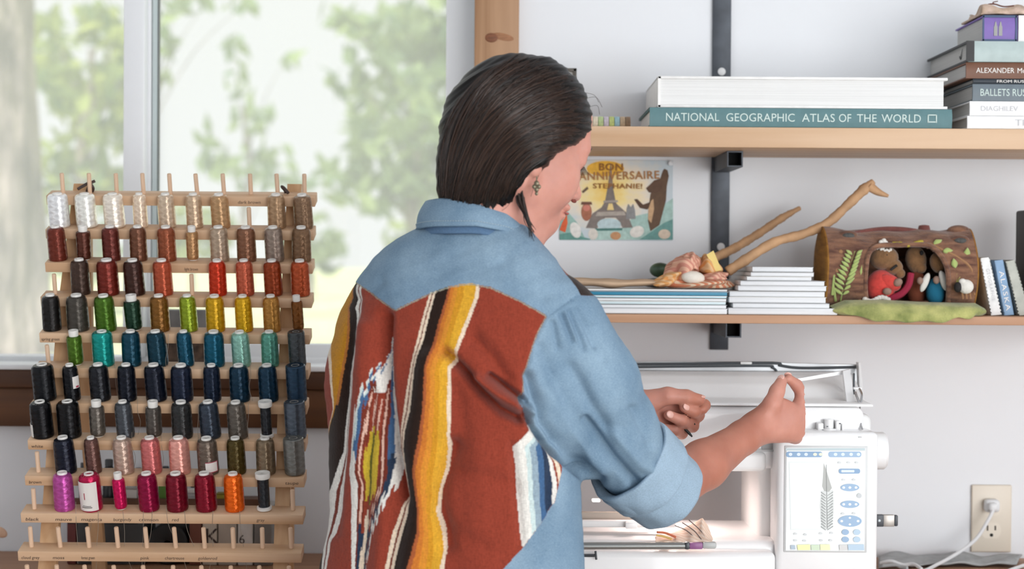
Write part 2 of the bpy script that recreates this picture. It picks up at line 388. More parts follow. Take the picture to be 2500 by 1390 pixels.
tree('overhanging_tree', 'tree whose leaves hang into the top left of the right pane', tuple(P(355, 700, 12))[:2] + (GZ,), 0.035, 2.4,
     [cl(430, 30, 12, 60, 50), cl(420, 110, 12, 40, 40), cl(500, 10, 12, 60, 30), cl(590, 15, 12, 50, 25), cl(395, 180, 12, 25, 40)], 420, 0.11, 14, leafM[1])
for i, (px, py, rx, rz, lab) in enumerate(((470, 560, 100, 75, 'low pale bush across the lawn behind the thread rack'), (760, 590, 85, 75, 'wide pale bush across the lawn at the middle of the window'),
                                     (1060, 580, 105, 110, 'pale bush across the lawn beside the window casing'), (190, 610, 110, 80, 'low bush across the lawn near the thick trunk'))):
    b = P(px, 700, 22)
    t = thing('bush', lab, 'bush', (b.x, b.y, GZ), 'bushes across the lawn')
    MB().tube([(b.x, b.y, GZ), (b.x, b.y, GZ + 0.5)], [0.06, 0.03], 8).build('stem', M_bark, t, True)
    me = foliage([cl(px, py, 22, rx, rz), cl(px - rx * 0.6, py + 25, 22, rx * 0.6, rz * 0.7), cl(px + rx * 0.6, py + 20, 22, rx * 0.6, rz * 0.8)], 260, 0.16, 30 + i); me.materials.append(leafM[i % 2])
    o = bpy.data.objects.new('foliage', me); COL.objects.link(o); place(o, (0, 0, 0), t); o['kind'] = 'stuff'
# ------------------------------------------------------------------ thread rack
M_rack = wood('rack_maple', 'dfbd9c', 'cba27c', 'X', 0.6)
M_rackz = wood('rack_maple_upright', 'd3ac84', 'ba8e62', 'Z', 0.6)
M_peg = mat('peg_birch', (222, 188, 158), 0.6, noise=((40, 40, 8), 0.12, 3))
M_ink = mat('ink', (60, 45, 40), 0.8)
TILT = 16.0; RT = rot('X', TILT)                     # rails and pegs tip towards the viewer
UP = RT @ Vector((0, 0, 1)); DEEP = RT @ Vector((0, -1, 0))
RAILS = [(120, 772, 485), (118, 769, 567), (117, 766, 648), (106, 764, 731), (103, 759, 819), (90, 756, 904), (82, 752, 989), (75, 749, 1079), (68, 746, 1166), (58, 743, 1256), (51, 739, 1349), (44, 735, 1442)]
YR = [-0.285 - 0.0145 * k for k in range(12)]
rack = thing('thread_rack', 'tall wooden spool rack with pegged rails leaning before the window', 'rack', (P(410, 900, -0.36).x, -0.38, BENCH))
peg_me = None
RC = []                                              # rail centres
def on_rail(k, px):
    xl, xr_, y = RAILS[k]; c = P(px, y + (px - (xl + xr_) / 2) * 0.004, YR[k]); return c
rng = random.Random(5)
RAILTXT = {0: [('dark brown', 585, 640)], 2: [('light brown', 455, 488)], 4: [('spring green', 108, 152)], 7: [('white', 84, 112), ('ice', 362, 378)], 8: [('brown', 78, 108), ('taupe', 700, 732)],
           9: [('black', 70, 102), ('mauve', 142, 182), ('magenta', 205, 255), ('burgundy', 283, 327), ('crimson', 345, 392), ('red', 425, 442), ('gray', 630, 650)],
           10: [('cloud grey', 60, 104), ('moss', 136, 164), ('forest green', 205, 238), ('pink', 348, 370), ('chartreuse', 408, 455), ('goldenrod', 488, 535)]}
HASPEG = {k: range(10) for k in range(12)}
for k, (xl, xr_, y) in enumerate(RAILS):
    a = P(xl, y, YR[k]); b = P(xr_, y, YR[k]); c = (a + b) / 2
    Rk = RT
    mbr = MB(); mbr.box(c, ((b - a).length, 0.034, 0.0155), Rk, bevel=0.0012); rail = mbr.build('rail', M_rack, rack, True)
    n = 10; x0, x1 = (155, 744) if k == 0 else (xl + 30, xr_ - 27)
    if k >= 7: x0 = xl + 27
    for i in range(10):
        px = x0 + (x1 - x0) * i / 9; base = on_rail(k, px) + UP * 0.0077
        if peg_me is None:
            mp = MB(); mp.lathe([(0.0034, 0), (0.0034, 0.031), (0.0027, 0.0322), (0, 0.0325)], 10); pg = mp.build('peg', M_peg, rail, True, keep=True); peg_me = pg.data
        else:
            pg = bpy.data.objects.new('peg', peg_me); COL.objects.link(pg)
        place(pg, base, rail); pg.rotation_euler = Euler((math.radians(TILT + rng.uniform(-2, 2)), math.radians(rng.uniform(-3, 1)), 0))
    for (s, tx0, tx1) in RAILTXT.get(k, []):
        p = on_rail(k, tx0) + DEEP * 0.0172 - UP * 0.0035
        text(s, 'handwriting', M_ink, rail, p, 0.0048, (tx1 - tx0) / S(YR[k]), R=RT, shear=0.15)
def upright(name, pts, w, d):
    m = MB(); q = [P(px, py, Y) for (px, py, Y) in pts]
    for i in range(len(q) - 1): pass
    V = []; Fc = []
    for p in q:
        for sx, sy in ((-1, -1), (1, -1), (1, 1), (-1, 1)): V.append(p + Vector((sx * w / 2, sy * d / 2, 0)))
    for i in range(len(q) - 1):
        for j in range(4): Fc.append((i * 4 + j, i * 4 + (j + 1) % 4, i * 4 + 4 + (j + 1) % 4, i * 4 + 4 + j))
    Fc += [(3, 2, 1, 0), tuple(len(V) - 4 + j for j in range(4))]
    m.add(V, Fc); return m.build(name, M_rackz, rack)
def on_bench(px, Y):                                  # pixel row where the bench top lies at this depth
    lo, hi = 900, 2200
    for _ in range(40):
        md = (lo + hi) / 2
        if P(px, md, Y).z > BENCH: lo = md
        else: hi = md
    return lo
upright('upright', [(203, 449, -0.262), (163, 760, -0.309), (123, 1300, -0.408), (112, on_bench(112, -0.44), -0.44)], 0.026, 0.014)
upright('upright', [(720, 450, -0.262), (703, 760, -0.309), (689, 1300, -0.408), (684, on_bench(684, -0.44), -0.44)], 0.022, 0.014)
upright('rear_leg', [(206, 520, -0.255), (212, 1000, -0.21), (244, on_bench(244, -0.175), -0.175)], 0.022, 0.014)
upright('rear_leg', [(712, 520, -0.255), (706, 1000, -0.21), (703, on_bench(703, -0.175), -0.175)], 0.018, 0.014)
M_leather = mat('dark_leather', (62, 44, 40), 0.6)
for px, s in ((216, 1), (688, -1)):
    m = MB(); y = -0.275
    lp = [(px - 6 * s, 480), (px - 2, 462), (px + 4 * s, 446), (px - 14 * s, 455), (px - 26 * s, 462)] if s > 0 else [(px + 14, 482), (px + 8, 466), (px, 456), (px + 6, 460), (px + 16, 472)]
    m.tube(smooth_path([P(a, b, y - 0.004 * i) for i, (a, b) in enumerate(lp)], 16), 0.0024, 6)
    if s > 0: m.tube(smooth_path([P(218, 476, y), P(228, 462, y - 0.01), P(222, 448, y - 0.012), P(232, 442, y - 0.01)], 14), 0.0024, 6)
    m.build('leather_tie', M_leather, rack, True)

# ------------------------------------------------------------------ spools
tm = bpy.data.materials.new('embroidery_thread'); tm.use_nodes = True; nt = tm.node_tree; N = nt.nodes; L = nt.links
b = N['Principled BSDF']; b.inputs['Roughness'].default_value = 0.24; b.inputs['Specular IOR Level'].default_value = 0.5; b.inputs['Metallic'].default_value = 0.55; b.inputs['Anisotropic'].default_value = 0.85; b.inputs['Anisotropic Rotation'].default_value = 0.25
tg = N.new('ShaderNodeTangent'); tg.direction_type = 'RADIAL'; tg.axis = 'Z'; L.new(tg.outputs[0], b.inputs['Tangent'])
oi = N.new('ShaderNodeObjectInfo'); tc = N.new('ShaderNodeTexCoord'); sx = N.new('ShaderNodeSeparateXYZ'); L.new(tc.outputs['Object'], sx.inputs[0])
def mth(op, a, b=None, c=None):
    n = N.new('ShaderNodeMath'); n.operation = op
    for i, q in enumerate((a, b, c)):
        if q is None: continue
        if isinstance(q, (int, float)): n.inputs[i].default_value = q
        else: L.new(q, n.inputs[i])
    return n.outputs[0]
ang = mth('ARCTAN2', sx.outputs['Y'], sx.outputs['X'])
seed = mth('MULTIPLY', oi.outputs['Random'], 40)
tri = mth('PINGPONG', mth('ADD', mth('MULTIPLY', ang, 1.6), mth('ADD', mth('MULTIPLY', sx.outputs['Z'], 190), seed)), 1.0)
tri2 = mth('PINGPONG', mth('ADD', mth('MULTIPLY', ang, -1.6), mth('ADD', mth('MULTIPLY', sx.outputs['Z'], 190), seed)), 1.0)
big = mth('MAXIMUM', tri, tri2)
fine = mth('SINE', mth('ADD', mth('MULTIPLY', sx.outputs['Z'], 5200), mth('MULTIPLY', tri, 9)))
h = mth('ADD', mth('MULTIPLY', big, 0.8), mth('MULTIPLY', fine, 0.10))
bp = N.new('ShaderNodeBump'); bp.inputs['Strength'].default_value = 0.4; bp.inputs['Distance'].default_value = 0.0016
L.new(h, bp.inputs['Height']); L.new(bp.outputs['Normal'], b.inputs['Normal'])
hs = N.new('ShaderNodeHueSaturation'); L.new(oi.outputs['Color'], hs.inputs['Color']); L.new(mth('ADD', mth('MULTIPLY', fine, 0.05), mth('ADD', mth('MULTIPLY', big, 0.22), 0.85)), hs.inputs['Value'])
L.new(hs.outputs[0], b.inputs['Base Color'])
M_core = mat('spool_plastic', (235, 232, 226), 0.4)
M_hole = mat('spool_hole', (120, 105, 95), 0.8)
M_greycore = mat('spool_card', (120, 116, 110), 0.8)
M_lab = mat('spool_label', (232, 226, 220), 0.6)
M_pink = mat('label_print', (170, 60, 80), 0.6)
# unit spools: radius 1 body, height 1 -> scaled per spool; meshes shared
def lathe_mesh(name, prof, m, n=28, closed=False):
    b = MB(); b.lathe(prof, n, closed=closed); o = b.build(name, m, None, True, keep=True); me = o.data; bpy.data.objects.remove(o); return me
H0, R0 = 0.058, 0.0155
BODY = {'std': lathe_mesh('thread', [(0.0150, 0.0), (0.0158, 0.0025), (0.0160, 0.006), (0.0157, 0.030), (0.0153, 0.046), (0.0148, 0.0512), (0.0132, 0.0555), (0.0105, 0.0572), (0.0070, 0.0574)], tm),
        'fat': lathe_mesh('thread', [(0.0146, 0.0), (0.0156, 0.0015), (0.0158, 0.004), (0.0156, 0.030), (0.0154, 0.049), (0.0146, 0.0545), (0.0120, 0.0575), (0.0070, 0.0580)], tm),
        'thin': lathe_mesh('thread', [(0.0125, 0.002), (0.0150, 0.005), (0.0156, 0.008), (0.0158, 0.045), (0.0148, 0.049), (0.0120, 0.0502), (0.0080, 0.0504)], tm),
        'flange': lathe_mesh('thread', [(0.0125, 0.005), (0.0125, 0.051), (0.009, 0.0512)], tm),
        'bare': lathe_mesh('thread', [(0.0150, 0.0), (0.0158, 0.0015), (0.0160, 0.006), (0.0160, 0.0545), (0.0155, 0.0570), (0.0140, 0.0580), (0.0065, 0.0575)], tm)}
CAPP = {'std': [(0.0042, 0.02), (0.0042, 0.0601), (0.0052, 0.0607), (0.0073, 0.0607), (0.0076, 0.0598), (0.0076, 0.0535)],
        'fat': [(0.0045, 0.02), (0.0045, 0.0594), (0.0052, 0.0600), (0.0070, 0.0600), (0.0072, 0.0590), (0.0072, 0.0560)],
        'thin': [(0.0050, 0.02), (0.0050, 0.0590), (0.0058, 0.0604), (0.0098, 0.0604), (0.0102, 0.0594), (0.0095, 0.0480)],
        'flange': [(0.0035, 0.02), (0.0035, 0.0600), (0.0045, 0.0606), (0.0158, 0.0606), (0.0162, 0.0595), (0.0162, 0.0545), (0.0155, 0.0520), (0.0100, 0.0505)],
        'bare': [(0.0050, 0.02), (0.0050, 0.0574), (0.0058, 0.0580), (0.0068, 0.0578), (0.0068, 0.055)]}
CAP = {k: lathe_mesh('core_rim', v, M_greycore if k == 'bare' else M_core, 24) for k, v in CAPP.items()}
HOLE = {k: lathe_mesh('core_hole', [(v[1][0] * 0.985, 0.0), (v[1][0] * 0.985, v[1][1] - 0.0075), (0, v[1][1] - 0.0076)], M_hole, 16) for k, v in CAPP.items()}
BOT = {'thin': lathe_mesh('base_rim', [(0.0095, 0.0), (0.0108, 0.0006), (0.0108, 0.005), (0.008, 0.006)], M_core), 'flange': lathe_mesh('base_rim', [(0.0150, 0.0), (0.0160, 0.0006), (0.0160, 0.0045), (0.0110, 0.006)], M_core)}

ROWS = [  # rail index, [(x0, x1, colour, kind, words)]
 (1, [(119, 171, 'dfdad6', 'fat', 'pure white'), (186, 238, 'd9d2cb', 'fat', 'milk white'), (254, 306, 'd6cabd', 'fat', 'ivory white'), (325, 361, 'cdb9a4', 'std', 'slim cream'), (386, 430, 'b8a48e', 'std', 'warm beige'), (454, 496, 'b29a80', 'std', 'light sand'), (515, 563, 'a2805c', 'std', 'golden tan'), None, (652, 698, '94775a', 'std', 'mid tan'), (717, 765, '735a44', 'std', 'dark taupe brown')]),
 (2, [(118, 165, '5e2518', 'std', 'deep rust'), (187, 223, '4a2418', 'thin', 'slim dark russet'), (250, 295, '55221a', 'std', 'dark red brown'), (316, 360, '5f3b29', 'std', 'chestnut brown'), (384, 431, '7c4128', 'std', 'copper brown'), (454, 485, '9a744e', 'thin', 'slim caramel'), (512, 560, '9b8874', 'std', 'silvery beige'), (577, 626, '6e4a35', 'std', 'cocoa brown'), (646, 694, '7e6f64', 'std', 'taupe grey'), (711, 760, '6a5039', 'std', 'walnut brown')]),
 (3, [None, (173, 221, '3a2a22', 'std', 'espresso brown'), (237, 292, '641f14', 'std', 'brick red brown'), (304, 355, '341d16', 'std', 'near-black brown'), (374, 423, '97432a', 'std', 'terracotta'), None, (509, 554, 'a82c10', 'std', 'bright vermilion'), (576, 621, 'a24c34', 'std', 'dusty salmon'), (644, 690, '7c300e', 'std', 'burnt orange brown'), (709, 757, '98411f', 'std', 'clay orange')]),
 (4, [(103, 150, '161413', 'std', 'jet black'), (163, 218, '3c3832', 'std', 'charcoal'), (233, 285, '3a5a10', 'std', 'leaf green'), (306, 348, '0f2c1c', 'thin', 'bottle green'), (367, 415, '6b4616', 'std', 'bronze gold'), (440, 483, '75851a', 'std', 'lime green'), (502, 550, 'aa8208', 'std', 'mustard yellow'), (574, 618, 'b48a08', 'std', 'golden yellow'), (642, 686, '96692c', 'std', 'old gold'), (713, 742, '653a0e', 'thin', 'slim amber')]),
 (5, [None, (166, 204, '3e5c12', 'thin', 'slim moss green'), (226, 279, '047c74', 'fat', 'bright turquoise'), (297, 345, '063444', 'std', 'dark teal'), (361, 411, '042c3a', 'std', 'deepest teal'), (434, 474, '063e52', 'std', 'slim petrol blue'), (497, 549, '04475c', 'std', 'rich teal blue'), (566, 613, '7aa698', 'std', 'pale seafoam'), (637, 681, '4c8474', 'std', 'sea green'), (704, 747, '3a3e40', 'bare', 'coarse slate')]),
 (6, [(81, 138, '0b0d11', 'fat', 'large black'), (156, 197, '090b10', 'std', 'slim black tagged'), (220, 271, '14161b', 'std', 'soft black'), (287, 334, '0b101b', 'std', 'midnight'), (355, 408, '0a111f', 'std', 'midnight navy'), (417, 472, '111a2c', 'std', 'deep navy'), (496, 540, '0d1a2c', 'std', 'inky navy'), (560, 611, '042638', 'std', 'navy teal'), (631, 680, '08293c', 'std', 'storm teal'), (699, 749, '1d3448', 'bare', 'coarse denim blue')]),
 (7, [(77, 132, '0b0b0e', 'fat', 'black side-tagged'), (141, 199, '0b0b0d', 'fat', 'plain black'), (219, 258, '57514a', 'thin', 'slim stone grey'), (284, 329, '3d4146', 'std', 'steel grey'), (356, 396, '4a4540', 'thin', 'slim pewter'), (418, 471, '272828', 'std', 'graphite'), (488, 540, '2d3540', 'std', 'blue grey'), (556, 606, '544e47', 'std', 'mushroom grey'), (633, 668, '26282c', 'flange', 'white-flanged charcoal'), (695, 748, '48505a', 'bare', 'coarse steel blue')]),
 (8, [None, (135, 188, '0e1220', 'std', 'blackish navy'), (210, 249, '5a3e37', 'std', 'slim mauve brown'), (278, 328, 'a48c7e', 'std', 'pinkish beige'), (346, 396, 'b0605e', 'std', 'rose pink'), (413, 466, 'c88c80', 'std', 'pale blush pink'), (482, 535, '5e5248', 'std', 'tagged taupe'), (554, 601, '40340f', 'std', 'dark olive'), (624, 673, '6e5e4a', 'std', 'khaki'), (693, 745, '6a6a66', 'bare', 'coarse mid grey')]),
 (9, [None, (131, 183, 'a04488', 'std', 'orchid purple'), (197, 251, '9c0c3c', 'fat', 'magenta white-labelled'), (279, 311, 'b0084c', 'thin', 'slim magenta'), (338, 390, '7a0232', 'std', 'dark raspberry'), (405, 460, '66041c', 'std', 'wine red'), (476, 530, '70021c', 'std', 'deep crimson'), (547, 597, 'd85a0a', 'std', 'bright orange'), (625, 663, '24272b', 'flange', 'charcoal white-flanged'), None]),
]
ORD = ['first', 'second', 'third', 'fourth', 'fifth', 'sixth', 'seventh', 'eighth', 'ninth', 'tenth']
NROW = ['topmost filled', 'second filled', 'third filled', 'fourth filled', 'fifth filled', 'sixth filled', 'seventh filled', 'eighth filled', 'lowest filled']
srng = random.Random(21)
M_thread = mat('loose_thread', (150, 140, 128), 0.6)
SPOOLS = {}
for ri, (k, row) in enumerate(ROWS):
    cnt = 0
    for i, e in enumerate(row):
        if e is None: continue
        x0, x1, colr, kind, words = e; cnt += 1
        cx = (x0 + x1) / 2; base = on_rail(k, cx + 2) + UP * 0.0081 - DEEP * 0.001
        rr = (x1 - x0) / 2 / S(YR[k]) * 0.975
        rbase = {'std': 0.016, 'fat': 0.0158, 'thin': 0.0158, 'flange': 0.0162, 'bare': 0.016}[kind]
        hpx = {1: 88, 2: 90, 3: 92, 4: 94, 5: 92, 6: 96, 7: 97, 8: 96, 9: 100}[k]
        hz = hpx / S(YR[k]) / 0.0607 * 0.955
        if kind == 'bare': hz *= 1.03
        sp = thing('thread_spool', '%s thread spool, %s spool from the left on the %s rail' % (words, ORD[cnt - 1], NROW[ri]), 'thread spool', base, 'embroidery thread spools on the wooden rack')
        sp.rotation_euler = Euler((math.radians(TILT - 1 + srng.uniform(-1.5, 1.5)), math.radians(-2.0 + srng.uniform(-2.2, 1.2)), math.radians(srng.uniform(0, 360))), 'ZYX')
        sp.rotation_euler = (Matrix.Rotation(math.radians(-1.6 + srng.uniform(-2.0, 1.4)), 3, 'Y') @ Matrix.Rotation(math.radians(TILT - 2 + srng.uniform(-1.5, 1.5)), 3, 'X') @ Matrix.Rotation(srng.uniform(-0.6, 0.6), 3, 'Z')).to_euler()
        sp.scale = (rr / rbase, rr / rbase, hz)
        lc = lin(colr)
        for nm, me in (('thread', BODY[kind]), ('core_rim', CAP[kind]), ('core_hole', HOLE[kind])) + ((('base_rim', BOT[kind]),) if kind in BOT else ()):
            o = bpy.data.objects.new(nm, me); COL.objects.link(o); o.parent = sp
            if nm == 'thread': o.color = tuple(min(0.92, q * 1.4 + 0.001) for q in lc[:3]) + (1,)
        SPOOLS[(ri, i)] = sp

def wrap_label(sp, name, m, a0, a1, z0, z1, r=0.0162, n=10):
    mb = MB(); V = []; Fc = []
    for j in range(n + 1):
        a = math.radians(a0 + (a1 - a0) * j / n)
        for z in (z0, z1):
            for q in (r, r + 0.0003): V.append((q * math.cos(a), q * math.sin(a), z))
    for j in range(n):
        s = j * 4; t = s + 4
        Fc += [(s, t, t + 2, s + 2), (s + 1, s + 3, t + 3, t + 1), (s + 2, t + 2, t + 3, s + 3), (s, s + 1, t + 1, t)]
    Fc += [(0, 2, 3, 1), (4 * n, 4 * n + 1, 4 * n + 3, 4 * n + 2)]
    mb.add(V, Fc); o = mb.build(name, m, None, True, keep=True); o.parent = sp; o.location = (0, 0, 0); return o
def aim(sp, deg=0):
    sp.rotation_euler = (Matrix.Rotation(math.radians(-2), 3, 'Y') @ Matrix.Rotation(math.radians(TILT), 3, 'X') @ Matrix.Rotation(math.radians(deg), 3, 'Z')).to_euler()
s = SPOOLS[(8, 2)]; aim(s); wrap_label(s, 'paper_label', M_lab, -155, -42, 0.003, 0.050); wrap_label(s, 'label_print', M_pink, -112, -108, 0.022, 0.033, 0.0166, 2); wrap_label(s, 'label_print', M_ink, -130, -75, 0.0085, 0.0095, 0.0166, 5); wrap_label(s, 'label_print', M_ink, -125, -80, 0.0110, 0.0117, 0.0166, 5)
s = SPOOLS[(7, 6)]; aim(s); wrap_label(s, 'paper_label', M_lab, -95, -25, 0.006, 0.023); wrap_label(s, 'label_print', M_pink, -95, -25, 0.0225, 0.0237, 0.0164); wrap_label(s, 'label_print', M_pink, -95, -25, 0.0055, 0.0066, 0.0164); wrap_label(s, 'label_print', M_pink, -28, -24, 0.006, 0.023, 0.0164)
s = SPOOLS[(5, 1)]; aim(s); wrap_label(s, 'paper_label', M_lab, -65, -10, 0.022, 0.042); wrap_label(s, 'label_print', M_pink, -45, -20, 0.023, 0.026, 0.0165)
s = SPOOLS[(6, 0)]; aim(s); wrap_label(s, 'paper_label', M_lab, -178, -130, 0.003, 0.024)
# loose thread ends hanging from some spools
def tail(key, pts, Y):
    sp = SPOOLS[key]; mb = MB(); mb.tube(smooth_path([P(a, b, Y + 0.004 * j) for j, (a, b) in enumerate(pts)], 22), 0.00028, 4)
    o = mb.build('loose_thread', M_thread, None, True, keep=True); bpy.context.view_layer.update()
    o.parent = sp; o.matrix_parent_inverse = sp.matrix_world.inverted()
    return o
tr_ = random.Random(3)
for key, x, y in (((8, 2), 240, 1262), ((8, 3), 300, 1262), ((8, 4), 372, 1262), ((8, 4), 350, 1262), ((8, 5), 450, 1262), ((8, 6), 520, 1262), ((8, 7), 585, 1262), ((7, 2), 235, 1168), ((7, 1), 170, 1168), ((7, 6), 500, 1168), ((6, 3), 322, 1070), ((6, 4), 395, 1072), ((5, 3), 336, 985), ((5, 7), 611, 900), ((4, 4), 411, 830), ((4, 2), 280, 890), ((6, 7), 606, 1000), ((6, 6), 484, 1000), ((8, 1), 185, 1240), ((8, 5), 405, 1250)):
    k = ROWS[key[0]][0]; dx = tr_.uniform(-25, 60) if y > 1100 else tr_.uniform(-6, 8); L_ = tr_.uniform(90, 170) if y > 1100 else 80
    tail(key, [(x, y - 14), (x + dx * 0.15, y + L_ * 0.25), (x + dx * 0.5 + tr_.uniform(-8, 8), y + L_ * 0.6), (x + dx, y + L_)], YR[k] - 0.02)
# ------------------------------------------------------------------ shelves and brackets
M_shelf = wood('shelf_fir', 'd8b898', 'c6a07c', 'X', 0.45)
M_shelf2 = wood('shelf_fir_rough', 'c69c7c', 'aa7c5c', 'X', 0.5)
M_steel = mat('dark_steel', (72, 76, 82), 0.5, 0.55, noise=(30, 0.25, 4))
M_black = mat('tube_bore_shade', (8, 8, 8), 0.9)
YS = -0.268                                           # shelf front
def shelf(name, label, ytl, ytr, ybl, ybr, m, x0=1330, x1=2760):
    a = P(1480, ytl, YS); b = P(1480, ybl, YS); zt_ = a.z; zb_ = b.z
    xa = P(x0, 500, YS).x; xb = P(x1, 500, YS).x
    o = MB().box(((xa + xb) / 2, YS / 2 - 0.001, (zt_ + zb_) / 2), (xb - xa, -YS - 0.003, zt_ - zb_), bevel=0.0015).build(name, m, None, True)
    tag(o, label, 'shelf', 'wooden wall shelves'); return zt_, zb_
ZU, ZU0 = shelf('wall_shelf', 'thick upper wooden wall shelf carrying the atlas', 308, 318, 358, 370, M_shelf)
ZL, ZL0 = shelf('wall_shelf', 'thinner lower wooden wall shelf carrying magazines and felt log', 767, 770, 788, 796, M_shelf2)
br = thing('shelf_bracket', 'dark steel wall strip with square tube arms under both shelves', 'bracket', (P(1760, 700, 0).x, -0.003, 1.1))
xs0, xs1 = P(1738, 300, -0.006).x, P(1783, 300, -0.006).x
MB().box(((xs0 + xs1) / 2, -0.0035, (ZC + ZL0 - 0.06) / 2), (xs1 - xs0, 0.006, ZC - ZL0 + 0.05), bevel=0.0008).build('wall_strip', M_steel, br, True)
for zz in (ZU0, ZL0):
    w_ = 0.0255; L_ = 0.185; cx = P(1762, 400, -0.006).x; cz = zz - w_ / 2 - 0.0005
    V = []; Fc = []
    for y in (-0.0068, -L_):
        for q in (w_ / 2, w_ / 2 - 0.0022):
            for sx_, sz_ in ((-1, -1), (1, -1), (1, 1), (-1, 1)): V.append((cx + sx_ * q, y, cz + sz_ * q))
    for j in range(4):
        n = (j + 1) % 4
        Fc += [(j, n, 8 + n, 8 + j), (4 + j, 12 + j, 12 + n, 4 + n), (8 + j, 8 + n, 12 + n, 12 + j), (j, 4 + j, 4 + n, n)]
    arm = MB().add(V, Fc).build('tube_arm', M_steel, br)
    MB().box((cx, -L_ + 0.03, cz), (w_ - 0.005, 0.002, w_ - 0.005)).build('tube_shade_plate', M_black, arm)  # black plate stands in for the darkness inside the hollow tube
M_screw = mat('white_screw', (228, 228, 228), 0.4)
for px, py in ((1762, 175), (1760, 603)):
    MB().lathe([(0.0068, 0), (0.0066, 0.0015), (0.004, 0.0028), (0, 0.0031)], 20, rot('X', 90), P(px, py, -0.0066)).build('screw_cap', M_screw, br, True)

# ------------------------------------------------------------------ books
M_page = mat('pages', (232, 232, 230), 0.85, noise=((3, 3, 900), 0.07, 2), bump=((3, 3, 1500), 0.5, 2))
M_pageg = mat('pages_grey', (196, 194, 190), 0.85, noise=((3, 3, 900), 0.1, 2), bump=((3, 3, 1500), 0.5, 2))
def cover(name, c, rough=0.5): return mat('cover_' + name, c, rough, noise=(60, 0.06, 3))
def book(label, x0, x1, y0, y1, Y, depth, cov, spine='front', pages=None, ct=0.0022, group=None, z=None, bulge=0.0):
    """lying book; spine on the front (towards the viewer) or on the right/left end. x in pixels at depth Y"""
    a = P(x0, y1, Y); b_ = P(x1, y0, Y); zb_ = a.z if z is None else z; h = abs(b_.z - a.z) if z is None else (P((x0 + x1) / 2, y0, Y).z - z)
    W = b_.x - a.x; cx = (a.x + b_.x) / 2; cy = Y + depth / 2
    t = thing('book', label, 'book', (cx, cy, zb_), group)
    pages = pages or M_page
    cv = MB()
    cv.box((cx, cy, zb_ + ct / 2), (W, depth, ct), bevel=0.0006); cv.box((cx, cy, zb_ + h - ct / 2), (W, depth, ct), bevel=0.0006)
    if spine == 'front':
        n = 6; pr = [Vector((0, -bulge * math.sin(math.pi * i / n), zb_ + h * i / n)) for i in range(n + 1)]
        V = [Vector((cx + s * W / 2, Y + p.y, p.z)) for s in (-1, 1) for p in pr] + [Vector((cx + s * W / 2, Y + ct, p.z)) for s in (-1, 1) for p in pr]
        m = n + 1; Fc = [(i, i + 1, m + i + 1, m + i) for i in range(n)] + [(2 * m + i, 3 * m + i, 3 * m + i + 1, 2 * m + i + 1) for i in range(n)]
        Fc += [(i, 2 * m + i, 2 * m + i + 1, i + 1) for i in range(n)] + [(m + i, m + i + 1, 3 * m + i + 1, 3 * m + i) for i in range(n)] + [(0, m, 3 * m, 2 * m), (n, 2 * m + n, 3 * m + n, m + n)]
        cv.add(V, Fc)
        pg = (cx, cy + 0.002, W - 0.006, depth - 0.009)
    elif spine == 'left':
        cv.box((cx - W / 2 + ct / 2, cy, zb_ + h / 2), (ct, depth, h - 0.0005)); pg = (cx - 0.0005, cy, W - 0.010, depth - 0.008)
    else:
        cv.box((cx, Y + depth - ct / 2, zb_ + h / 2), (W, ct, h - 0.0005)); pg = (cx, cy + 0.001, W - 0.005, depth - 0.006)
    o = cv.build('cover', cov, t, True)
    MB().box((pg[0], pg[1], zb_ + h / 2), (pg[2], pg[3], h - 2 * ct - 0.0003)).build('page_block', pages, t)
    return t, o, (cx, Y, zb_, W, h)
M_cream = mat('spine_letters', (205, 222, 216), 0.6)
M_wlet = mat('spine_letters_white', (238, 234, 228), 0.6)
M_glet = mat('spine_letters_grey', (196, 196, 198), 0.6)
Zb = ZU + 0.0006
t, cv, (cx, Y, zb_, W, h) = book('wide teal hardback atlas lying flat on the upper shelf', 1586, 2324, 265, 317, -0.262, 0.235, cover('teal', (92, 128, 132), 0.6), 'front', ct=0.003, z=Zb, bulge=0.003)
yl = Y - 0.0035
zl = zb_ + h * 0.29
for s, a, b_ in (('NATIONAL', 1626, 1756), ('GEOGRAPHIC', 1773, 1940), ('ATLAS', 1958, 2038), ('OF', 2048, 2078), ('THE', 2092, 2140), ('WORLD', 2152, 2248)):
    p = P(a, 300, yl); text(s, 'title_lettering', M_cream, cv, (p.x, yl, zl), h * 0.43, (b_ - a) / S(yl))
x0 = P(2266, 300, yl).x; x1 = P(2286, 300, yl).x; ww = x1 - x0; fr = MB()
for c, sz in (((x0 + ww / 2, yl, zl + 0.001), (ww, 0.0006, 0.0016)), ((x0 + ww / 2, yl, zl + h * 0.40), (ww, 0.0006, 0.0016)), ((x0, yl, zl + h * 0.2), (0.0016, 0.0006, h * 0.42)), ((x1, yl, zl + h * 0.2), (0.0016, 0.0006, h * 0.42))): fr.box(c, sz)
fr.build('emblem_frame', M_cream, cv)
edge = mat('atlas_board', (48, 62, 66), 0.6)
MB().box((cx, Y + 0.115, zb_ + h + 0.0002), (W + 0.001, 0.228, 0.0006)).build('board_edge', edge, t)
Zw = zb_ + h + 0.0007
# big white book lying fore-edge forwards
t, cv, g = book('huge thick white hardback lying on top of the teal atlas', 1606, 2314, 188, 268, -0.258, 0.245, cover('white', (240, 239, 236), 0.4), 'left', ct=0.0042, z=Zw)
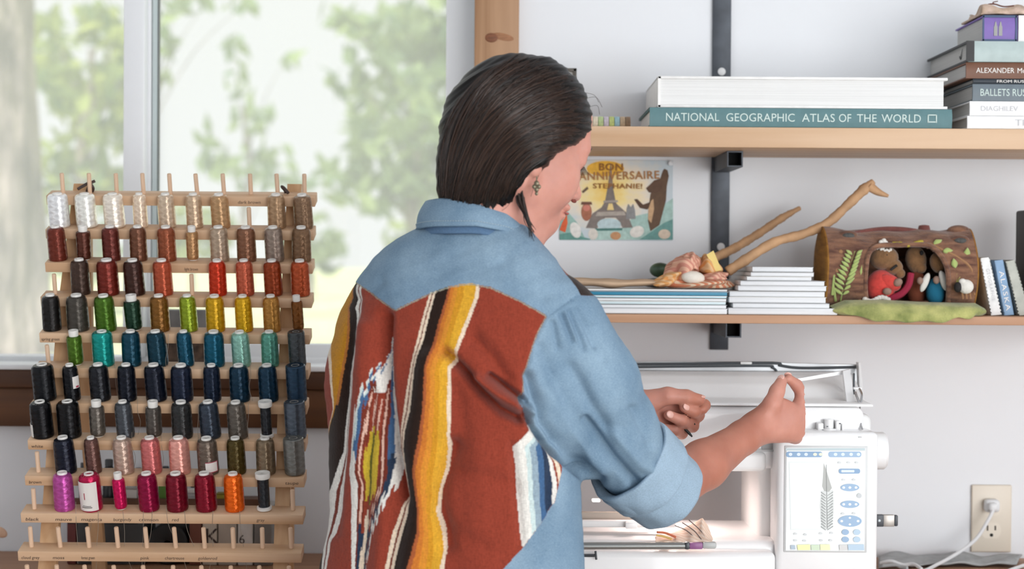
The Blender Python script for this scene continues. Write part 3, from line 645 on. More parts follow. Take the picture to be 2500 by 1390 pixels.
# stack of books at the right
Zr = ZU + 0.0006; XB = 2600
def sbook(label, x0, y0, yb, col, depth, pages=None, txt=None, letters=None, spine='front', ct=0.0025, bulge=0.002, Y=-0.262, x1=XB, rough=0.5):
    global Zr
    t, cv, g = book(label, x0, x1, y0, yb, Y, depth, cover(label[:14], col, rough), spine, pages or M_pageg, ct, 'books stacked at the right end of the upper shelf', z=Zr, bulge=bulge)
    cx, Y, zb_, W, h = g; Zr = zb_ + h + 0.0005
    if txt:
        for s, a, b_, hh, dz in txt:
            p = P(a, 200, Y - bulge - 0.0006); text(s, 'title_lettering', letters, cv, (p.x, Y - bulge - 0.0006, zb_ + h * dz), h * hh, (b_ - a) / S(Y))
    return t
sbook('white book at the bottom of the right-hand stack', 2361, 284, 317, (238, 238, 238), 0.20, txt=[('THE', 2480, 2530, 0.5, 0.25)], letters=M_glet)
sbook('white book with pale grey spine title, second from the bottom of the stack', 2367, 248, 283, (240, 240, 240), 0.21, txt=[('DIAGHILEV', 2396, 2486, 0.34, 0.33)], letters=M_glet)
sbook('blue-grey book with pale spine title in the right-hand stack', 2374, 206, 247, (104, 116, 124), 0.225, txt=[('BALLETS RUSSES', 2394, 2532, 0.42, 0.3)], letters=M_cream)
sbook('thin dark book squeezed in the middle of the right-hand stack', 2375, 193, 205, (44, 52, 60), 0.19, txt=[('FROM RUSSIA', 2434, 2520, 0.55, 0.22)], letters=M_wlet, ct=0.001)
sbook('brown book with white spine title in the right-hand stack', 2358, 153, 192, (112, 72, 50), 0.235, txt=[('ALEXANDER', 2383, 2476, 0.32, 0.34), ('McQUEEN', 2484, 2560, 0.32, 0.34)], letters=M_wlet)
t = sbook('pale green-grey book with black cover edges, widest of the stack', 2364, 101, 152, (176, 192, 190), 0.262, bulge=0.003, Y=-0.266)
bk = [c for c in t.children if c.name.startswith('page_block')][0]
M_blk = mat('cover_black', (26, 24, 24), 0.5)
tz = WLOC[t.name].z; hh = Zr - tz; xL = P(2364, 100, -0.266).x
for zz in (tz + 0.0016, tz + hh - 0.002): MB().box((xL - 0.0006, -0.135, zz), (0.003, 0.262, 0.0034)).build('black_cover_edge', M_blk, t)
MB().box((xL + 0.003, -0.2670, tz + hh / 2), (0.012, 0.004, hh - 0.0008)).build('black_hinge', M_blk, t)
ck = MB(); q = [(-0.010, 0.0005), (-0.004, -0.003), (0.010, 0.011), (0.003, 0.001), (-0.003, -0.0075), (-0.011, -0.003)]
ck.prism([Vector((xL + 0.0021, -0.215 - a * 0.9, tz + hh * 0.47 + b_ * 0.9)) for a, b_ in q], (-0.0006, 0, 0)); ck.build('page_tab', M_blk, t)
zp = Zr
t = sbook('small purple book with two grey towers on its spine, near the stack top', 2399, 38, 98, (122, 96, 172), 0.17, bulge=0.0015, x1=2484, Y=-0.255, ct=0.0028)
M_tow = mat('tower_grey', (160, 160, 158), 0.7); tz = WLOC[t.name].z; hh = Zr - tz
for px in (2431, 2443):
    p = P(px, 60, -0.2572); tw = MB(); zz = tz + hh * 0.22
    tw.prism([Vector((p.x + a, p.y, zz + b_)) for a, b_ in ((-0.0028, 0), (0.0028, 0), (0.0028, 0.014), (0.0018, 0.016), (0.0012, 0.020), (0, 0.023), (-0.0012, 0.020), (-0.0018, 0.016), (-0.0028, 0.014))], (0, 0.0006, 0)); tw.build('tower_print', M_tow, t)
M_nav = mat('navy_edge', (52, 76, 112), 0.5)
for zz in (tz + 0.002, tz + hh - 0.002): MB().box((P(2441, 60, -0.257).x, -0.2568, zz), (0.053, 0.001, 0.0035)).build('navy_band', M_nav, t)
for px in (2401, 2481): MB().box((P(px, 60, -0.257).x, -0.2568, tz + hh / 2), (0.0025, 0.001, hh - 0.002)).build('navy_band', M_nav, t)
Zs = Zr; Zr = zp
sbook('small white book standing beside the purple one on the stack', 2486, 38, 98, (240, 240, 240), 0.15, bulge=0.001, x1=2640, Y=-0.255)
# cloth scrap and dried stem on top of the stack
t = thing('cloth_scrap', 'crumpled tan cloth scrap on top of the book stack', 'cloth', tuple(P(2450, 30, -0.2))[:2] + (max(Zs, Zr),))
zt_ = max(Zs, Zr) + 0.001; xa = P(2386, 30, -0.23).x; xb = P(2570, 30, -0.23).x
def scrap(u, v):
    x = xa + (xb - xa) * u; y = -0.252 + 0.12 * v
    z = zt_ + 0.006 + 0.006 * math.sin(u * 14 + v * 5) * math.sin(u * 5 + 1) + 0.005 * math.sin(v * 12 + u * 3) + 0.008 * math.sin(math.pi * u) * math.sin(math.pi * v)
    if u < 0.04 or v < 0.04: z = zt_ + 0.001
    return (x, y + 0.004 * math.sin(u * 20), max(z, zt_ + 0.001))
MB().grid(scrap, 50, 24).build('cloth', mat('tan_cloth', (196, 168, 140), 0.9, noise=(60, 0.25, 4, (226, 200, 184)), bump=(700, 0.4, 3)), t, True, auto=None, solid=0.0025)
st = thing('dried_stem', 'thin curly reddish brown stem on the cloth scrap', 'twig', (P(2420, 30, -0.22).x, -0.22, zt_ + 0.016))
mb = MB(); mb.tube(smooth_path([P(2402, 26, -0.235), P(2410, 12, -0.235), P(2428, 10, -0.23), P(2450, 16, -0.22), P(2475, 14, -0.21)], 24), 0.0011, 6)
mb.tube(smooth_path([P(2430, 11, -0.23), P(2424, 6, -0.232), P(2436, 3, -0.23)], 10), 0.0008, 6); mb.tube(smooth_path([P(2414, 12, -0.235), P(2408, 20, -0.236), P(2416, 27, -0.236)], 10), 0.0008, 6)
mb.build('stem', mat('stem_brown', (104, 56, 40), 0.7), st, True)
bm_ = MB(); bm_.tube(smooth_path([P(2377, 52, -0.06), P(2371, 42, -0.06), P(2370, 36, -0.06)], 8), 0.0018, 6); o = bm_.build('twig_tip', mat('stem_grey', (130, 122, 112), 0.7), None, True)
tag(o, 'tiny grey twig tip behind the purple book', 'twig'); 
# small picture frame and paper-tape rolls behind the head
fr = thing('picture_frame', 'small dark-edged picture frame on the upper shelf behind the head', 'picture frame', (P(1360, 250, -0.05).x, -0.05, ZU + 0.0005))
a = P(1302, 166, -0.05); b_ = P(1408, 166, -0.05); M_fr = mat('frame_dark', (84, 78, 70), 0.5)
fz0, fz1 = ZU + 0.0005, a.z; fm = MB()
for c, sz in ((((a.x + b_.x) / 2, -0.045, fz1 - 0.003), (b_.x - a.x, 0.014, 0.006)), (((a.x + b_.x) / 2, -0.045, fz0 + 0.003), (b_.x - a.x, 0.014, 0.006)), ((a.x + 0.003, -0.045, (fz0 + fz1) / 2), (0.006, 0.014, fz1 - fz0)), ((b_.x - 0.003, -0.045, (fz0 + fz1) / 2), (0.006, 0.014, fz1 - fz0))): fm.box(c, sz, bevel=0.001)
fm.build('frame', M_fr, fr, True); MB().box(((a.x + b_.x) / 2, -0.043, (fz0 + fz1) / 2), (b_.x - a.x - 0.01, 0.004, fz1 - fz0 - 0.01)).build('mat_board', mat('mat_board', (226, 224, 218), 0.8), fr)
tape_cols = [('pale peach', (226, 196, 170)), ('cream', (226, 214, 190)), ('pastel green', (188, 206, 150)), ('pale lilac', (206, 196, 206)), ('lime green', (196, 208, 130)), ('sky blue', (160, 196, 206)), ('tan', (196, 170, 140)), ('brown', (150, 122, 96))]
for i, (nm, c) in enumerate(tape_cols):
    px = 1440 + 13.2 * i; Yt = -0.15; rr = 0.0118; z = ZU + rr + 0.0008; x = P(px, 295, Yt).x
    MB().lathe([(0.0058, -0.0036), (rr, -0.0040), (rr + 0.0003, 0), (rr, 0.0040), (0.0058, 0.0036)], 26, rot('Y', 90), (x, Yt, z), closed=True)\
        .build('tape_roll', mat('tape_' + nm, c, 0.6, noise=(300, 0.15, 2)), None, True)
    o = bpy.data.objects[-1] if False else [q for q in COL.objects if q.name.startswith('tape_roll')][-1]
for i, o in enumerate(sorted([q for q in COL.objects if q.name.startswith('tape_roll')], key=lambda q: q.location.x)):
    tag(o, '%s paper tape roll standing on edge left of the teal atlas' % tape_cols[i][0], 'tape roll', 'paper tape rolls on the upper shelf')

# ------------------------------------------------------------------ postcard on the wall
cardx0, cardx1, cardy0, cardy1 = 1366, 1643, 392, 586; YP = -0.0025
pc = thing('birthday_card', 'illustrated birthday postcard pinned to the white wall', 'postcard', tuple(P(1505, 586, YP)))
gm2 = bpy.data.materials.new('card_paint'); gm2.use_nodes = True; nt = gm2.node_tree; N = nt.nodes; L = nt.links
tc = N.new('ShaderNodeTexCoord'); mp = N.new('ShaderNodeMapping'); mp.inputs['Location'].default_value = (-0.50 * 0, 0, 0)
vsub = N.new('ShaderNodeVectorMath'); vsub.operation = 'SUBTRACT'; vsub.inputs[1].default_value = (0.42, 0.5, 0.62)
vm = N.new('ShaderNodeVectorMath'); vm.operation = 'MULTIPLY'; vm.inputs[1].default_value = (1.0, 0.0, 1.0)
ln = N.new('ShaderNodeVectorMath'); ln.operation = 'LENGTH'
L.new(tc.outputs['Generated'], vsub.inputs[0]); L.new(vsub.outputs[0], vm.inputs[0]); L.new(vm.outputs[0], ln.inputs[0])
nz = N.new('ShaderNodeTexNoise'); nz.inputs['Scale'].default_value = 9; L.new(tc.outputs['Generated'], nz.inputs['Vector'])
ad = N.new('ShaderNodeMath'); ad.operation = 'MULTIPLY_ADD'; ad.inputs[1].default_value = 0.35; L.new(nz.outputs['Fac'], ad.inputs[0]); L.new(ln.outputs['Value'], ad.inputs[2])
rp = N.new('ShaderNodeValToRGB'); cr = rp.color_ramp
cr.elements[0].position = 0.16; cr.elements[0].color = lin((238, 196, 90)); cr.elements[1].position = 0.72; cr.elements[1].color = lin((196, 208, 214))
e = cr.elements.new(0.36); e.color = lin((240, 218, 150)); e = cr.elements.new(0.50); e.color = lin((232, 218, 196))
L.new(ad.outputs[0], rp.inputs['Fac']); L.new(rp.outputs[0], N['Principled BSDF'].inputs['Base Color']); N['Principled BSDF'].inputs['Roughness'].default_value = 0.6
a = P(cardx0, cardy1, YP); b_ = P(cardx1, cardy0, YP)
MB().box(((a.x + b_.x) / 2, YP + 0.0006, (a.z + b_.z) / 2), (b_.x - a.x, 0.0008, b_.z - a.z)).build('card', gm2, pc)
_lay = [0]
def draw(name, pts, col, rough=0.7):
    _lay[0] += 1; y = YP + 0.0001 - 0.000035 * _lay[0]
    m = MB(); m.prism([P(x, yy, y) for x, yy in pts], (0, 0.00003, 0)); return m.build(name, mat('print_%s' % (col,), col, rough, noise=(140, 0.14, 3)), pc)
def blob(cx, cy, rx, ry, n=14, a=0): 
    c, s = math.cos(math.radians(a)), math.sin(math.radians(a))
    return [(cx + rx * math.cos(t) * c - ry * math.sin(t) * s, cy + rx * math.cos(t) * s + ry * math.sin(t) * c) for t in (2 * math.pi * i / n for i in range(n))]
draw('sun_wash', blob(1478, 412, 46, 19, 18), (236, 182, 64))
draw('hill', [(1366, 586), (1366, 500), (1385, 516), (1410, 545), (1430, 586)], (150, 186, 176))
draw('hill', [(1500, 586), (1522, 552), (1550, 528), (1585, 520), (1620, 500), (1643, 484), (1643, 586)], (164, 194, 186))
draw('hill', [(1560, 586), (1590, 566), (1620, 545), (1643, 535), (1643, 586)], (104, 150, 144))
draw('hill', [(1366, 586), (1366, 572), (1390, 568), (1420, 578), (1450, 586)], (98, 148, 138))
draw('river', [(1440, 586), (1452, 560), (1522, 560), (1545, 586)], (176, 204, 196))
M_t = (118, 110, 106)
draw('tower_leg', [(1486, 470), (1497, 470), (1501, 494), (1530, 520), (1545, 556), (1520, 557), (1511, 540), (1503, 532), (1478, 532), (1468, 540), (1458, 558), (1430, 557), (1446, 522), (1478, 500)], (128, 118, 112))
draw('tower_deck', [(1458, 518), (1524, 516), (1528, 526), (1454, 528)], (170, 160, 150))
draw('tower_arch', blob(1487, 548, 29, 15, 18), (186, 206, 210))
draw('river_line', [(1452, 558), (1520, 557), (1519, 563), (1455, 564)], (72, 120, 112))
draw('tower_mid', [(1484, 455), (1496, 455), (1503, 492), (1512, 515), (1464, 515), (1477, 492)], (124, 114, 108))
draw('tower_gap', [(1486, 497), (1495, 497), (1499, 513), (1482, 513)], (232, 206, 140))
draw('tower_spire', [(1490, 402), (1492, 402), (1497, 456), (1484, 456)], (140, 120, 104))
draw('tower_deck', [(1474, 490), (1508, 489), (1509, 494), (1473, 495)], (166, 156, 146))
draw('bear_body', [(1600, 440), (1612, 436), (1618, 418), (1622, 412), (1630, 416), (1633, 430), (1628, 455), (1626, 490), (1618, 520), (1610, 550), (1588, 565), (1582, 540), (1584, 505), (1588, 475)], (96, 72, 52))
draw('bear_head', [(1577, 460), (1588, 450), (1598, 440), (1612, 440), (1618, 452), (1614, 466), (1600, 472), (1584, 470)], (92, 66, 48))
draw('bear_arm', [(1548, 487), (1556, 486), (1570, 500), (1586, 494), (1592, 502), (1580, 512), (1562, 508)], (84, 60, 44))
draw('bear_belly', [(1590, 490), (1595, 486), (1597, 510), (1590, 545), (1582, 535), (1583, 510)], (196, 160, 122))
draw('owl_body', blob(1432, 518, 13, 22), (164, 104, 78)); draw('owl_face', blob(1432, 508, 9, 8), (206, 130, 112)); draw('owl_ear', [(1418, 500), (1420, 493), (1444, 493), (1446, 500)], (112, 74, 58))
draw('wolf', [(1528, 535), (1530, 510), (1534, 498), (1540, 506), (1546, 498), (1550, 512), (1552, 535)], (138, 138, 138))
draw('fox', [(1366, 562), (1372, 545), (1384, 522), (1386, 545), (1380, 568)], (214, 96, 52))
draw('spotted_cat', blob(1555, 566, 18, 14, 14, -20), (226, 222, 214)); draw('sheep', blob(1405, 562, 13, 20, 14, -20), (226, 224, 218)); draw('rabbit', blob(1448, 572, 12, 14), (218, 212, 202)); draw('badger', blob(1503, 576, 13, 10), (196, 146, 104)); draw('hedgehog', blob(1622, 572, 15, 12), (214, 196, 176))
draw('fence_stick', [(1420, 468), (1434, 456), (1437, 461), (1424, 472)], (104, 84, 68))
M_bon = mat('card_letters_brown', (150, 98, 40), 0.7); M_bon2 = mat('card_letters', (168, 118, 70), 0.7)
def cardtext(s, x0, x1, yb, hpx, m, rot_=0):
    p = P(x0, yb, YP - 0.0018); text(s, 'card_lettering', m, pc, p, hpx / S(YP), (x1 - x0) / S(YP), space=1.1, bold=0.02, R=rot('Y', rot_))
cardtext('BON', 1463, 1521, 416, 17, M_bon, 0); cardtext('ANNIVERSAIRE', 1413, 1610, 440, 19, M_bon2, -1.5); cardtext('STEPHANIE!', 1448, 1568, 460, 12, M_bon, 0)
pn = thing('push_pin', 'small white push pin at the corner of the birthday card', 'push pin', tuple(P(1637, 399, YP)))
MB().lathe([(0.0012, 0), (0.0012, 0.003), (0.0045, 0.0035), (0.0042, 0.006), (0.002, 0.0072), (0, 0.0074)], 16, rot('X', 90), P(1637, 399, -0.0035)).build('pin_head', mat('pin_white', (232, 234, 238), 0.3), pn, True)

# ------------------------------------------------------------------ lower shelf: magazines
ZM = ZL + 0.0006
def sheetstack(items, x0d, label_fmt, grp, Yd=-0.262):
    z = ZM
    for i, (xa, xb, th, dep, col, lab) in enumerate(items):
        Y = Yd + random.uniform(0, 0.006); a = P(xa, 760, Y).x; b_ = P(xb, 760, Y).x
        o = thing('magazine', lab, 'magazine', ((a + b_) / 2, Y + dep / 2, z), grp)
        MB().box(((a + b_) / 2, Y + dep / 2, z + th / 2), (b_ - a, dep, th), rot('Z', random.uniform(-0.4, 0.4)), bevel=min(0.0012, th * 0.3)).build('paper_block', mat('mag_pages', (232, 234, 236), 0.6, noise=((4, 4, 1500), 0.10, 2), bump=((4, 4, 1800), 0.6, 2)) if col is None else mat('mag_%s' % (col,), col, 0.45), o, True)
        MB().box(((a + b_) / 2 + 0.0004, Y + dep / 2 - 0.0005, z + th - 0.0004), (b_ - a + 0.0006, dep, 0.0007)).build('cover_sheet', mat('mag_cover_%d' % (i % 4), [(210, 212, 214), (150, 152, 156), (228, 226, 220), (120, 118, 116)][i % 4], 0.35), o)
        z += th + 0.0004
    return z
sch = 'magazines piled on the lower shelf'
zA = sheetstack([(1398, 1776, 0.0085, 0.22, None, 'thick white magazine at the bottom of the left pile'), (1412, 1774, 0.0055, 0.215, None, 'white magazine second from the bottom of the left pile'),
                 (1406, 1772, 0.005, 0.215, (205, 222, 226), 'pale aqua magazine low in the left pile'), (1416, 1773, 0.0045, 0.21, None, 'white magazine in the middle of the left pile'), (1410, 1774, 0.0035, 0.21, (196, 222, 230), 'ice-blue magazine under the teal one'),
                 (1404, 1776, 0.0062, 0.21, (44, 128, 158), 'teal blue magazine near the top of the left pile'), (1402, 1774, 0.0028, 0.205, (226, 226, 226), 'thin pale magazine on top of the teal one')], 0, '', sch)
zB = sheetstack([(1779, 2045, 0.0100, 0.225, None, 'broad white magazine at the bottom of the right pile'), (1788, 2024, 0.0075, 0.21, None, 'second white magazine from the bottom of the right pile'), (1780, 2016, 0.0092, 0.21, None, 'third white magazine from the bottom of the right pile'),
                 (1782, 2014, 0.0088, 0.21, None, 'fourth white magazine from the bottom of the right pile'), (1802, 2017, 0.0080, 0.20, None, 'fifth white magazine from the bottom of the right pile'), (1808, 2013, 0.0075, 0.20, None, 'sixth white magazine from the bottom of the right pile'),
                 (1822, 1980, 0.0062, 0.19, None, 'small magazine third from the top of the right pile'), (1832, 1986, 0.0068, 0.185, None, 'small magazine second from the top of the right pile'), (1836, 1984, 0.0075, 0.18, None, 'small slim magazine on top of the right pile')], 0, '', sch)
# tan kraft paper piece on the left pile
kr = MB(); xa = P(1384, 690, -0.22).x; xb = P(1618, 690, -0.22).x
def kf(u, v):
    a = 2 * math.pi * u; x = xa + (xb - xa) * v; r = 0.0085 * (0.35 + 0.65 * math.sin(math.pi * min(1, max(0, v * 0.98 + 0.015))) ** 0.4) * (1 + 0.12 * math.sin(v * 17)) * (1.0 - 0.35 * v)
    return (x, -0.205 + 0.03 * math.cos(a), zA + 0.0088 + r * math.sin(a) + 0.001 * math.sin(v * 9))
kr.grid(kf, 18, 40, wrap=True)
tag(kr.build('driftwood_slab', mat('driftwood_pale', (196, 168, 140), 0.85, noise=((12, 60, 60), 0.2, 5), bump=((12, 80, 80), 0.6, 5)), None, True, auto=None), 'flat pale driftwood slab lying on the left magazine pile', 'driftwood')
# dark green glass stone behind the cloth
tag(MB().ell(P(1612, 672, -0.12), (0.018, 0.016, 0.0125)).build('green_stone', mat('green_stone', (72, 98, 76), 0.35, noise=(60, 0.4, 3)), None, True), 'smooth dark green stone behind the folded fabric scraps', 'stone')
bpy.data.objects['green_stone'].location.z = zA + 0.0165; 
sb_ = MB().ell((P(1607, 672, -0.12).x, -0.12, zA + 0.008), (0.03, 0.03, 0.0082)); tag(sb_.build('flat_stone', mat('grey_stone', (140, 140, 134), 0.8, noise=(60, 0.2, 3)), None, True), 'flat grey stone under the green stone on the left pile', 'stone')
# folded fabric scraps
fs = thing('fabric_bundle', 'crumpled bundle of pink and orange plaid fabric scraps on the magazines', 'fabric', (P(1690, 690, -0.2).x, -0.2, zA))
def fabmat(nm, c, c2):
    m = bpy.data.materials.new(nm); m.use_nodes = True; nt = m.node_tree; N = nt.nodes; L = nt.links; b = N['Principled BSDF']; b.inputs['Roughness'].default_value = 0.9
    tc = N.new('ShaderNodeTexCoord'); w1 = N.new('ShaderNodeTexWave'); w1.inputs['Scale'].default_value = 45; w1.inputs['Distortion'].default_value = 1.5; w1.bands_direction = 'DIAGONAL'
    L.new(tc.outputs['Object'], w1.inputs['Vector']); r = N.new('ShaderNodeValToRGB'); r.color_ramp.elements[0].position = 0.35; r.color_ramp.elements[1].position = 0.6
    r.color_ramp.elements[0].color = lin(c); r.color_ramp.elements[1].color = lin(c2); L.new(w1.outputs['Fac'], r.inputs['Fac']); L.new(r.outputs[0], b.inputs['Base Color']); return m
F1 = fabmat('plaid_pink', (206, 140, 122), (226, 178, 152)); F2 = fabmat('plaid_orange', (222, 160, 96), (226, 186, 140)); F3 = fabmat('plaid_cream', (224, 200, 172), (206, 130, 96)); F4 = mat('fabric_white', (228, 220, 208), 0.9, bump=(500, 0.5, 3))
def lump(name, px, py, Y, rx, ry, rz, m, ang=0, seed=0, ridge=0.10):
    """crumpled wad of cloth: an ellipsoid with folded ridges"""
    c = P(px, py, Y); s_ = S(Y); R_ = rot('Y', ang)
    def fn(u, v):
        a = 2 * math.pi * u; t = math.pi * v; k = 1 + ridge * math.sin(3 * a + seed + 2.5 * math.sin(2 * t + seed)) * math.sin(t) + 0.06 * math.sin(5 * a - 3 * t + seed * 2) * math.sin(t)
        p = R_ @ Vector((math.sin(t) * math.cos(a) * rx / s_ * k, math.sin(t) * math.sin(a) * ry * k, -math.cos(t) * rz / s_ * k)) + c
        return (p.x, p.y, max(p.z, zA + 0.0015))
    mb = MB(); mb.grid(fn, 72, 36, wrap=True); return mb.build(name, m, fs, True, auto=None)
lump('cream_base', 1700, 692, -0.205, 92, 0.048, 16, F3, 0, 0.4)
lump('pink_fold', 1668, 655, -0.205, 44, 0.040, 30, F1, -28, 1.2, 0.2)
lump('orange_fold', 1728, 652, -0.200, 34, 0.038, 24, F2, 38, 2.1, 0.2)
lump('peach_fold', 1632, 682, -0.225, 38, 0.026, 15, F2, -24, 3.0, 0.2)
lump('rust_fold', 1742, 678, -0.235, 36, 0.022, 13, F1, -10, 4.2, 0.2)
lump('striped_fold', 1690, 640, -0.222, 18, 0.020, 24, F1, -20, 5.0, 0.25)
mb = MB(); mb.ell(P(1692, 678, -0.245), (0.019, 0.012, 0.0105), rot('Y', 6)); mb.build('white_wad', F4, fs, True)
mb = MB(); y = -0.235; mb.prism([P(a, b, y) for a, b in ((1725, 622), (1742, 612), (1762, 660), (1744, 664))], (0, 0.004, 0)); mb.build('yellow_patch', mat('fabric_yellow', (228, 204, 130), 0.9), fs)
for i, (aa, bb) in enumerate((((1690, 618), (1712, 652)), ((1662, 640), (1676, 668)), ((1600, 688), (1628, 698)))):
    pass
# driftwood sticks
def stick(label, pts, rs, nub=None):
    o = MB(); q = smooth_path([P(*p) for p in pts], 60); R_ = np.interp(np.linspace(0, 1, 60), np.linspace(0, 1, len(rs)), rs)
    R_ = [r * (1 + 0.06 * math.sin(i * 0.9) + 0.05 * math.sin(i * 2.3)) for i, r in enumerate(R_)]
    o.tube(q, R_, 12)
    if nub: q2 = smooth_path([P(*p) for p in nub[0]], 16); o.tube(q2, np.interp(np.linspace(0, 1, 16), np.linspace(0, 1, len(nub[1])), nub[1]), 10)
    ob = o.build('driftwood_stick', mat('driftwood', (190, 150, 112), 0.75, noise=((40, 40, 40), 0.18, 5), bump=(220, 0.5, 4)), None, True, auto=None); tag(ob, label, 'driftwood', 'driftwood sticks on the lower shelf'); return ob
stick('long curved driftwood stick with forked tip resting on the felt log', [(1776, 664, -0.19), (1815, 638, -0.19), (1890, 592, -0.18), (1960, 572, -0.17), (2020, 545, -0.165), (2070, 500, -0.16), (2110, 462, -0.16), (2133, 443, -0.16)], [0.0078, 0.0085, 0.0078, 0.0075, 0.0078, 0.0078, 0.0088, 0.0045],
      ([(2122, 455, -0.16), (2145, 470, -0.163), (2169, 479, -0.165)], [0.0085, 0.006, 0.0025]))
stick('shorter straight driftwood stick pointing up behind the folded fabric', [(1735, 634, -0.16), (1790, 608, -0.12), (1850, 572, -0.09), (1910, 532, -0.07), (1953, 508, -0.06)], [0.0075, 0.0075, 0.0070, 0.0066, 0.0035])
# leaning books right of the felt log
def leaning(label, corners, depth, col, Y, txt=None, tm_=None, cname='x'):
    """corners: px of spine face bl, br, tr, tl"""
    q = [P(a, b, Y) for a, b in corners]
    dz = (ZL + 0.0006) - min(p.z for p in q)
    q = [p + Vector((0, 0, dz)) for p in q]
    t = thing('book', label, 'book', q[0], 'small books leaning on the lower shelf')
    ux = (q[1] - q[0]).normalized(); ct = 0.0014; w = (q[1] - q[0]).length
    mb = MB(); mb.prism(q, (0, 0.0015, 0)); mb.prism([q[0], q[0] + ux * ct, q[3] + ux * ct, q[3]], (0, depth, 0)); mb.prism([q[1] - ux * ct, q[1], q[2], q[2] - ux * ct], (0, depth, 0)); cv = mb.build('cover', mat('cover_' + cname, col, 0.55, noise=(60, 0.12, 3)), t)
    uz = (q[3] - q[0]).normalized(); e = 0.002
    mb = MB(); mb.prism([q[0] + ux * ct + uz * e + Vector((0, .0016, 0)), q[1] - ux * ct + uz * e + Vector((0, .0016, 0)), q[2] - ux * ct - uz * e + Vector((0, .0016, 0)), q[3] + ux * ct - uz * e + Vector((0, .0016, 0))], (0, depth - 0.004, 0)); mb.build('page_block', M_pageg, t)
    if txt:
        ang = math.degrees(math.atan2(uz.x, uz.z)); L_ = (q[3] - q[0]).length
        R_ = rot('Y', ang + 90)          # reads downwards
        s, hgt, frac, f0 = txt
        p = q[3] - uz * L_ * f0 + ux * (w * 0.5 - hgt / 2) + Vector((0, -0.0006, 0))
        text(s, 'title_lettering', tm_, cv, p, hgt, L_ * frac, R=R_, space=1.2)
    return t
leaning('white book leaning right beside the felt log', [(2420, 758), (2446, 756), (2416, 616), (2393, 618)], 0.14, (232, 232, 230), -0.222, ('GEOGRAPHIE', 0.0055, 0.55, 0.2), M_glet, 'lean_white')
leaning('blue leaning book with white letters down its spine', [(2452, 758), (2477, 756), (2450, 622), (2427, 624)], 0.14, (128, 160, 192), -0.222, ('ALASKA', 0.0075, 0.72, 0.2), M_wlet, 'lean_blue')
leaning('mottled grey-green leaning book at the right edge of the lower shelf', [(2487, 758), (2516, 756), (2478, 622), (2455, 626)], 0.14, (176, 178, 168), -0.222, None, None, 'lean_grey')
leaning('dark grey card-bound book leaning behind the white one', [(2398, 758), (2412, 757), (2392, 640), (2382, 642)], 0.05, (92, 90, 90), -0.065, None, None, 'lean_dark')
tag(MB().box((P(2556, 640, -0.18).x, -0.17, ZL + 0.0855), (0.066, 0.11, 0.17), bevel=0.004).build('shelf_end_box', mat('dark_box', (58, 56, 54), 0.6), None, True), 'dark box at the far right edge of the lower shelf', 'box')  # plain dark box filling the dark sliver at the shelf end
# ------------------------------------------------------------------ felt log house with mice
M_feltb = mat('felt_brown', (104, 66, 54), 0.95, noise=((30, 120, 120), 0.35, 5, (150, 108, 82)), bump=(260, 0.8, 5, 0.002), sheen=0.3)
M_feltr = mat('felt_mauve', (118, 66, 60), 0.95, noise=(70, 0.25, 5), bump=(260, 0.7, 5, 0.002), sheen=0.3)
M_feltg = mat('felt_green', (140, 154, 84), 0.95, noise=(34, 0.35, 4, (196, 194, 122)), bump=(300, 0.8, 5, 0.002), sheen=0.3)
M_feltl = mat('felt_leaf', (168, 184, 110), 0.95, bump=(300, 0.6, 4, 0.001), sheen=0.3)
M_mouse = mat('felt_mouse', (128, 92, 58), 0.95, noise=(90, 0.2, 4), bump=(320, 0.8, 5, 0.0015), sheen=0.4)
M_ochre = mat('felt_ochre', (150, 104, 44), 0.95, noise=((20, 20, 120), 0.3, 4), bump=(260, 0.8, 5, 0.002))
YG = -0.232
lg0 = P(2024, 770, YG); lg1 = P(2386, 770, YG); GX0, GX1 = lg0.x, lg1.x; GZ0 = ZL + 0.007; GR = 0.068; GCY = -0.165; GCZ = GZ0 + GR * 0.93
log = thing('felt_log_house', 'brown felt toy log house with a green felt lawn and a front opening', 'toy house', ((GX0 + GX1) / 2, GCY, ZL + 0.0006))
def inside_open(px, py):                               # opening outline in pixels
    pts = OPEN; c = False; n = len(pts)
    for i in range(n):
        (x1, y1), (x2, y2) = pts[i], pts[(i + 1) % n]
        if (y1 > py) != (y2 > py) and px < (x2 - x1) * (py - y1) / (y2 - y1) + x1: c = not c
    return c
OPEN = [(2116, 740), (2112, 700), (2116, 640), (2126, 612), (2150, 600), (2200, 598), (2250, 598), (2272, 602), (2295, 622), (2312, 655), (2316, 700), (2314, 745)]
def proj(p):
    q = CROT.transposed() @ (Vector(p) - CAM); return 1250 + q.x / -q.z * F, 695 - q.y / -q.z * F
NU, NV = 110, 120; V = []; Fc = []
def logpt(u, a, r):
    x = GX0 + (GX1 - GX0) * u; wob = 1 + 0.03 * math.sin(u * 9 + 2 * a) + 0.02 * math.sin(5 * a + u * 20)
    return Vector((x, GCY - r * wob * math.cos(a) * 0.95, GCZ + r * wob * math.sin(a) * (0.99 + 0.04 * math.cos(u * 6.3))))
for r in (GR, GR - 0.006):
    for j in range(NV):
        for i in range(NU + 1): V.append(logpt(i / NU, 2 * math.pi * j / NV, r))
off = NV * (NU + 1)
keep = {}
for j in range(NV):
    for i in range(NU):
        c = logpt((i + .5) / NU, 2 * math.pi * (j + .5) / NV, GR); fr_ = c.y < GCY - 0.004
        keep[(i, j)] = not (fr_ and inside_open(*proj(c)))
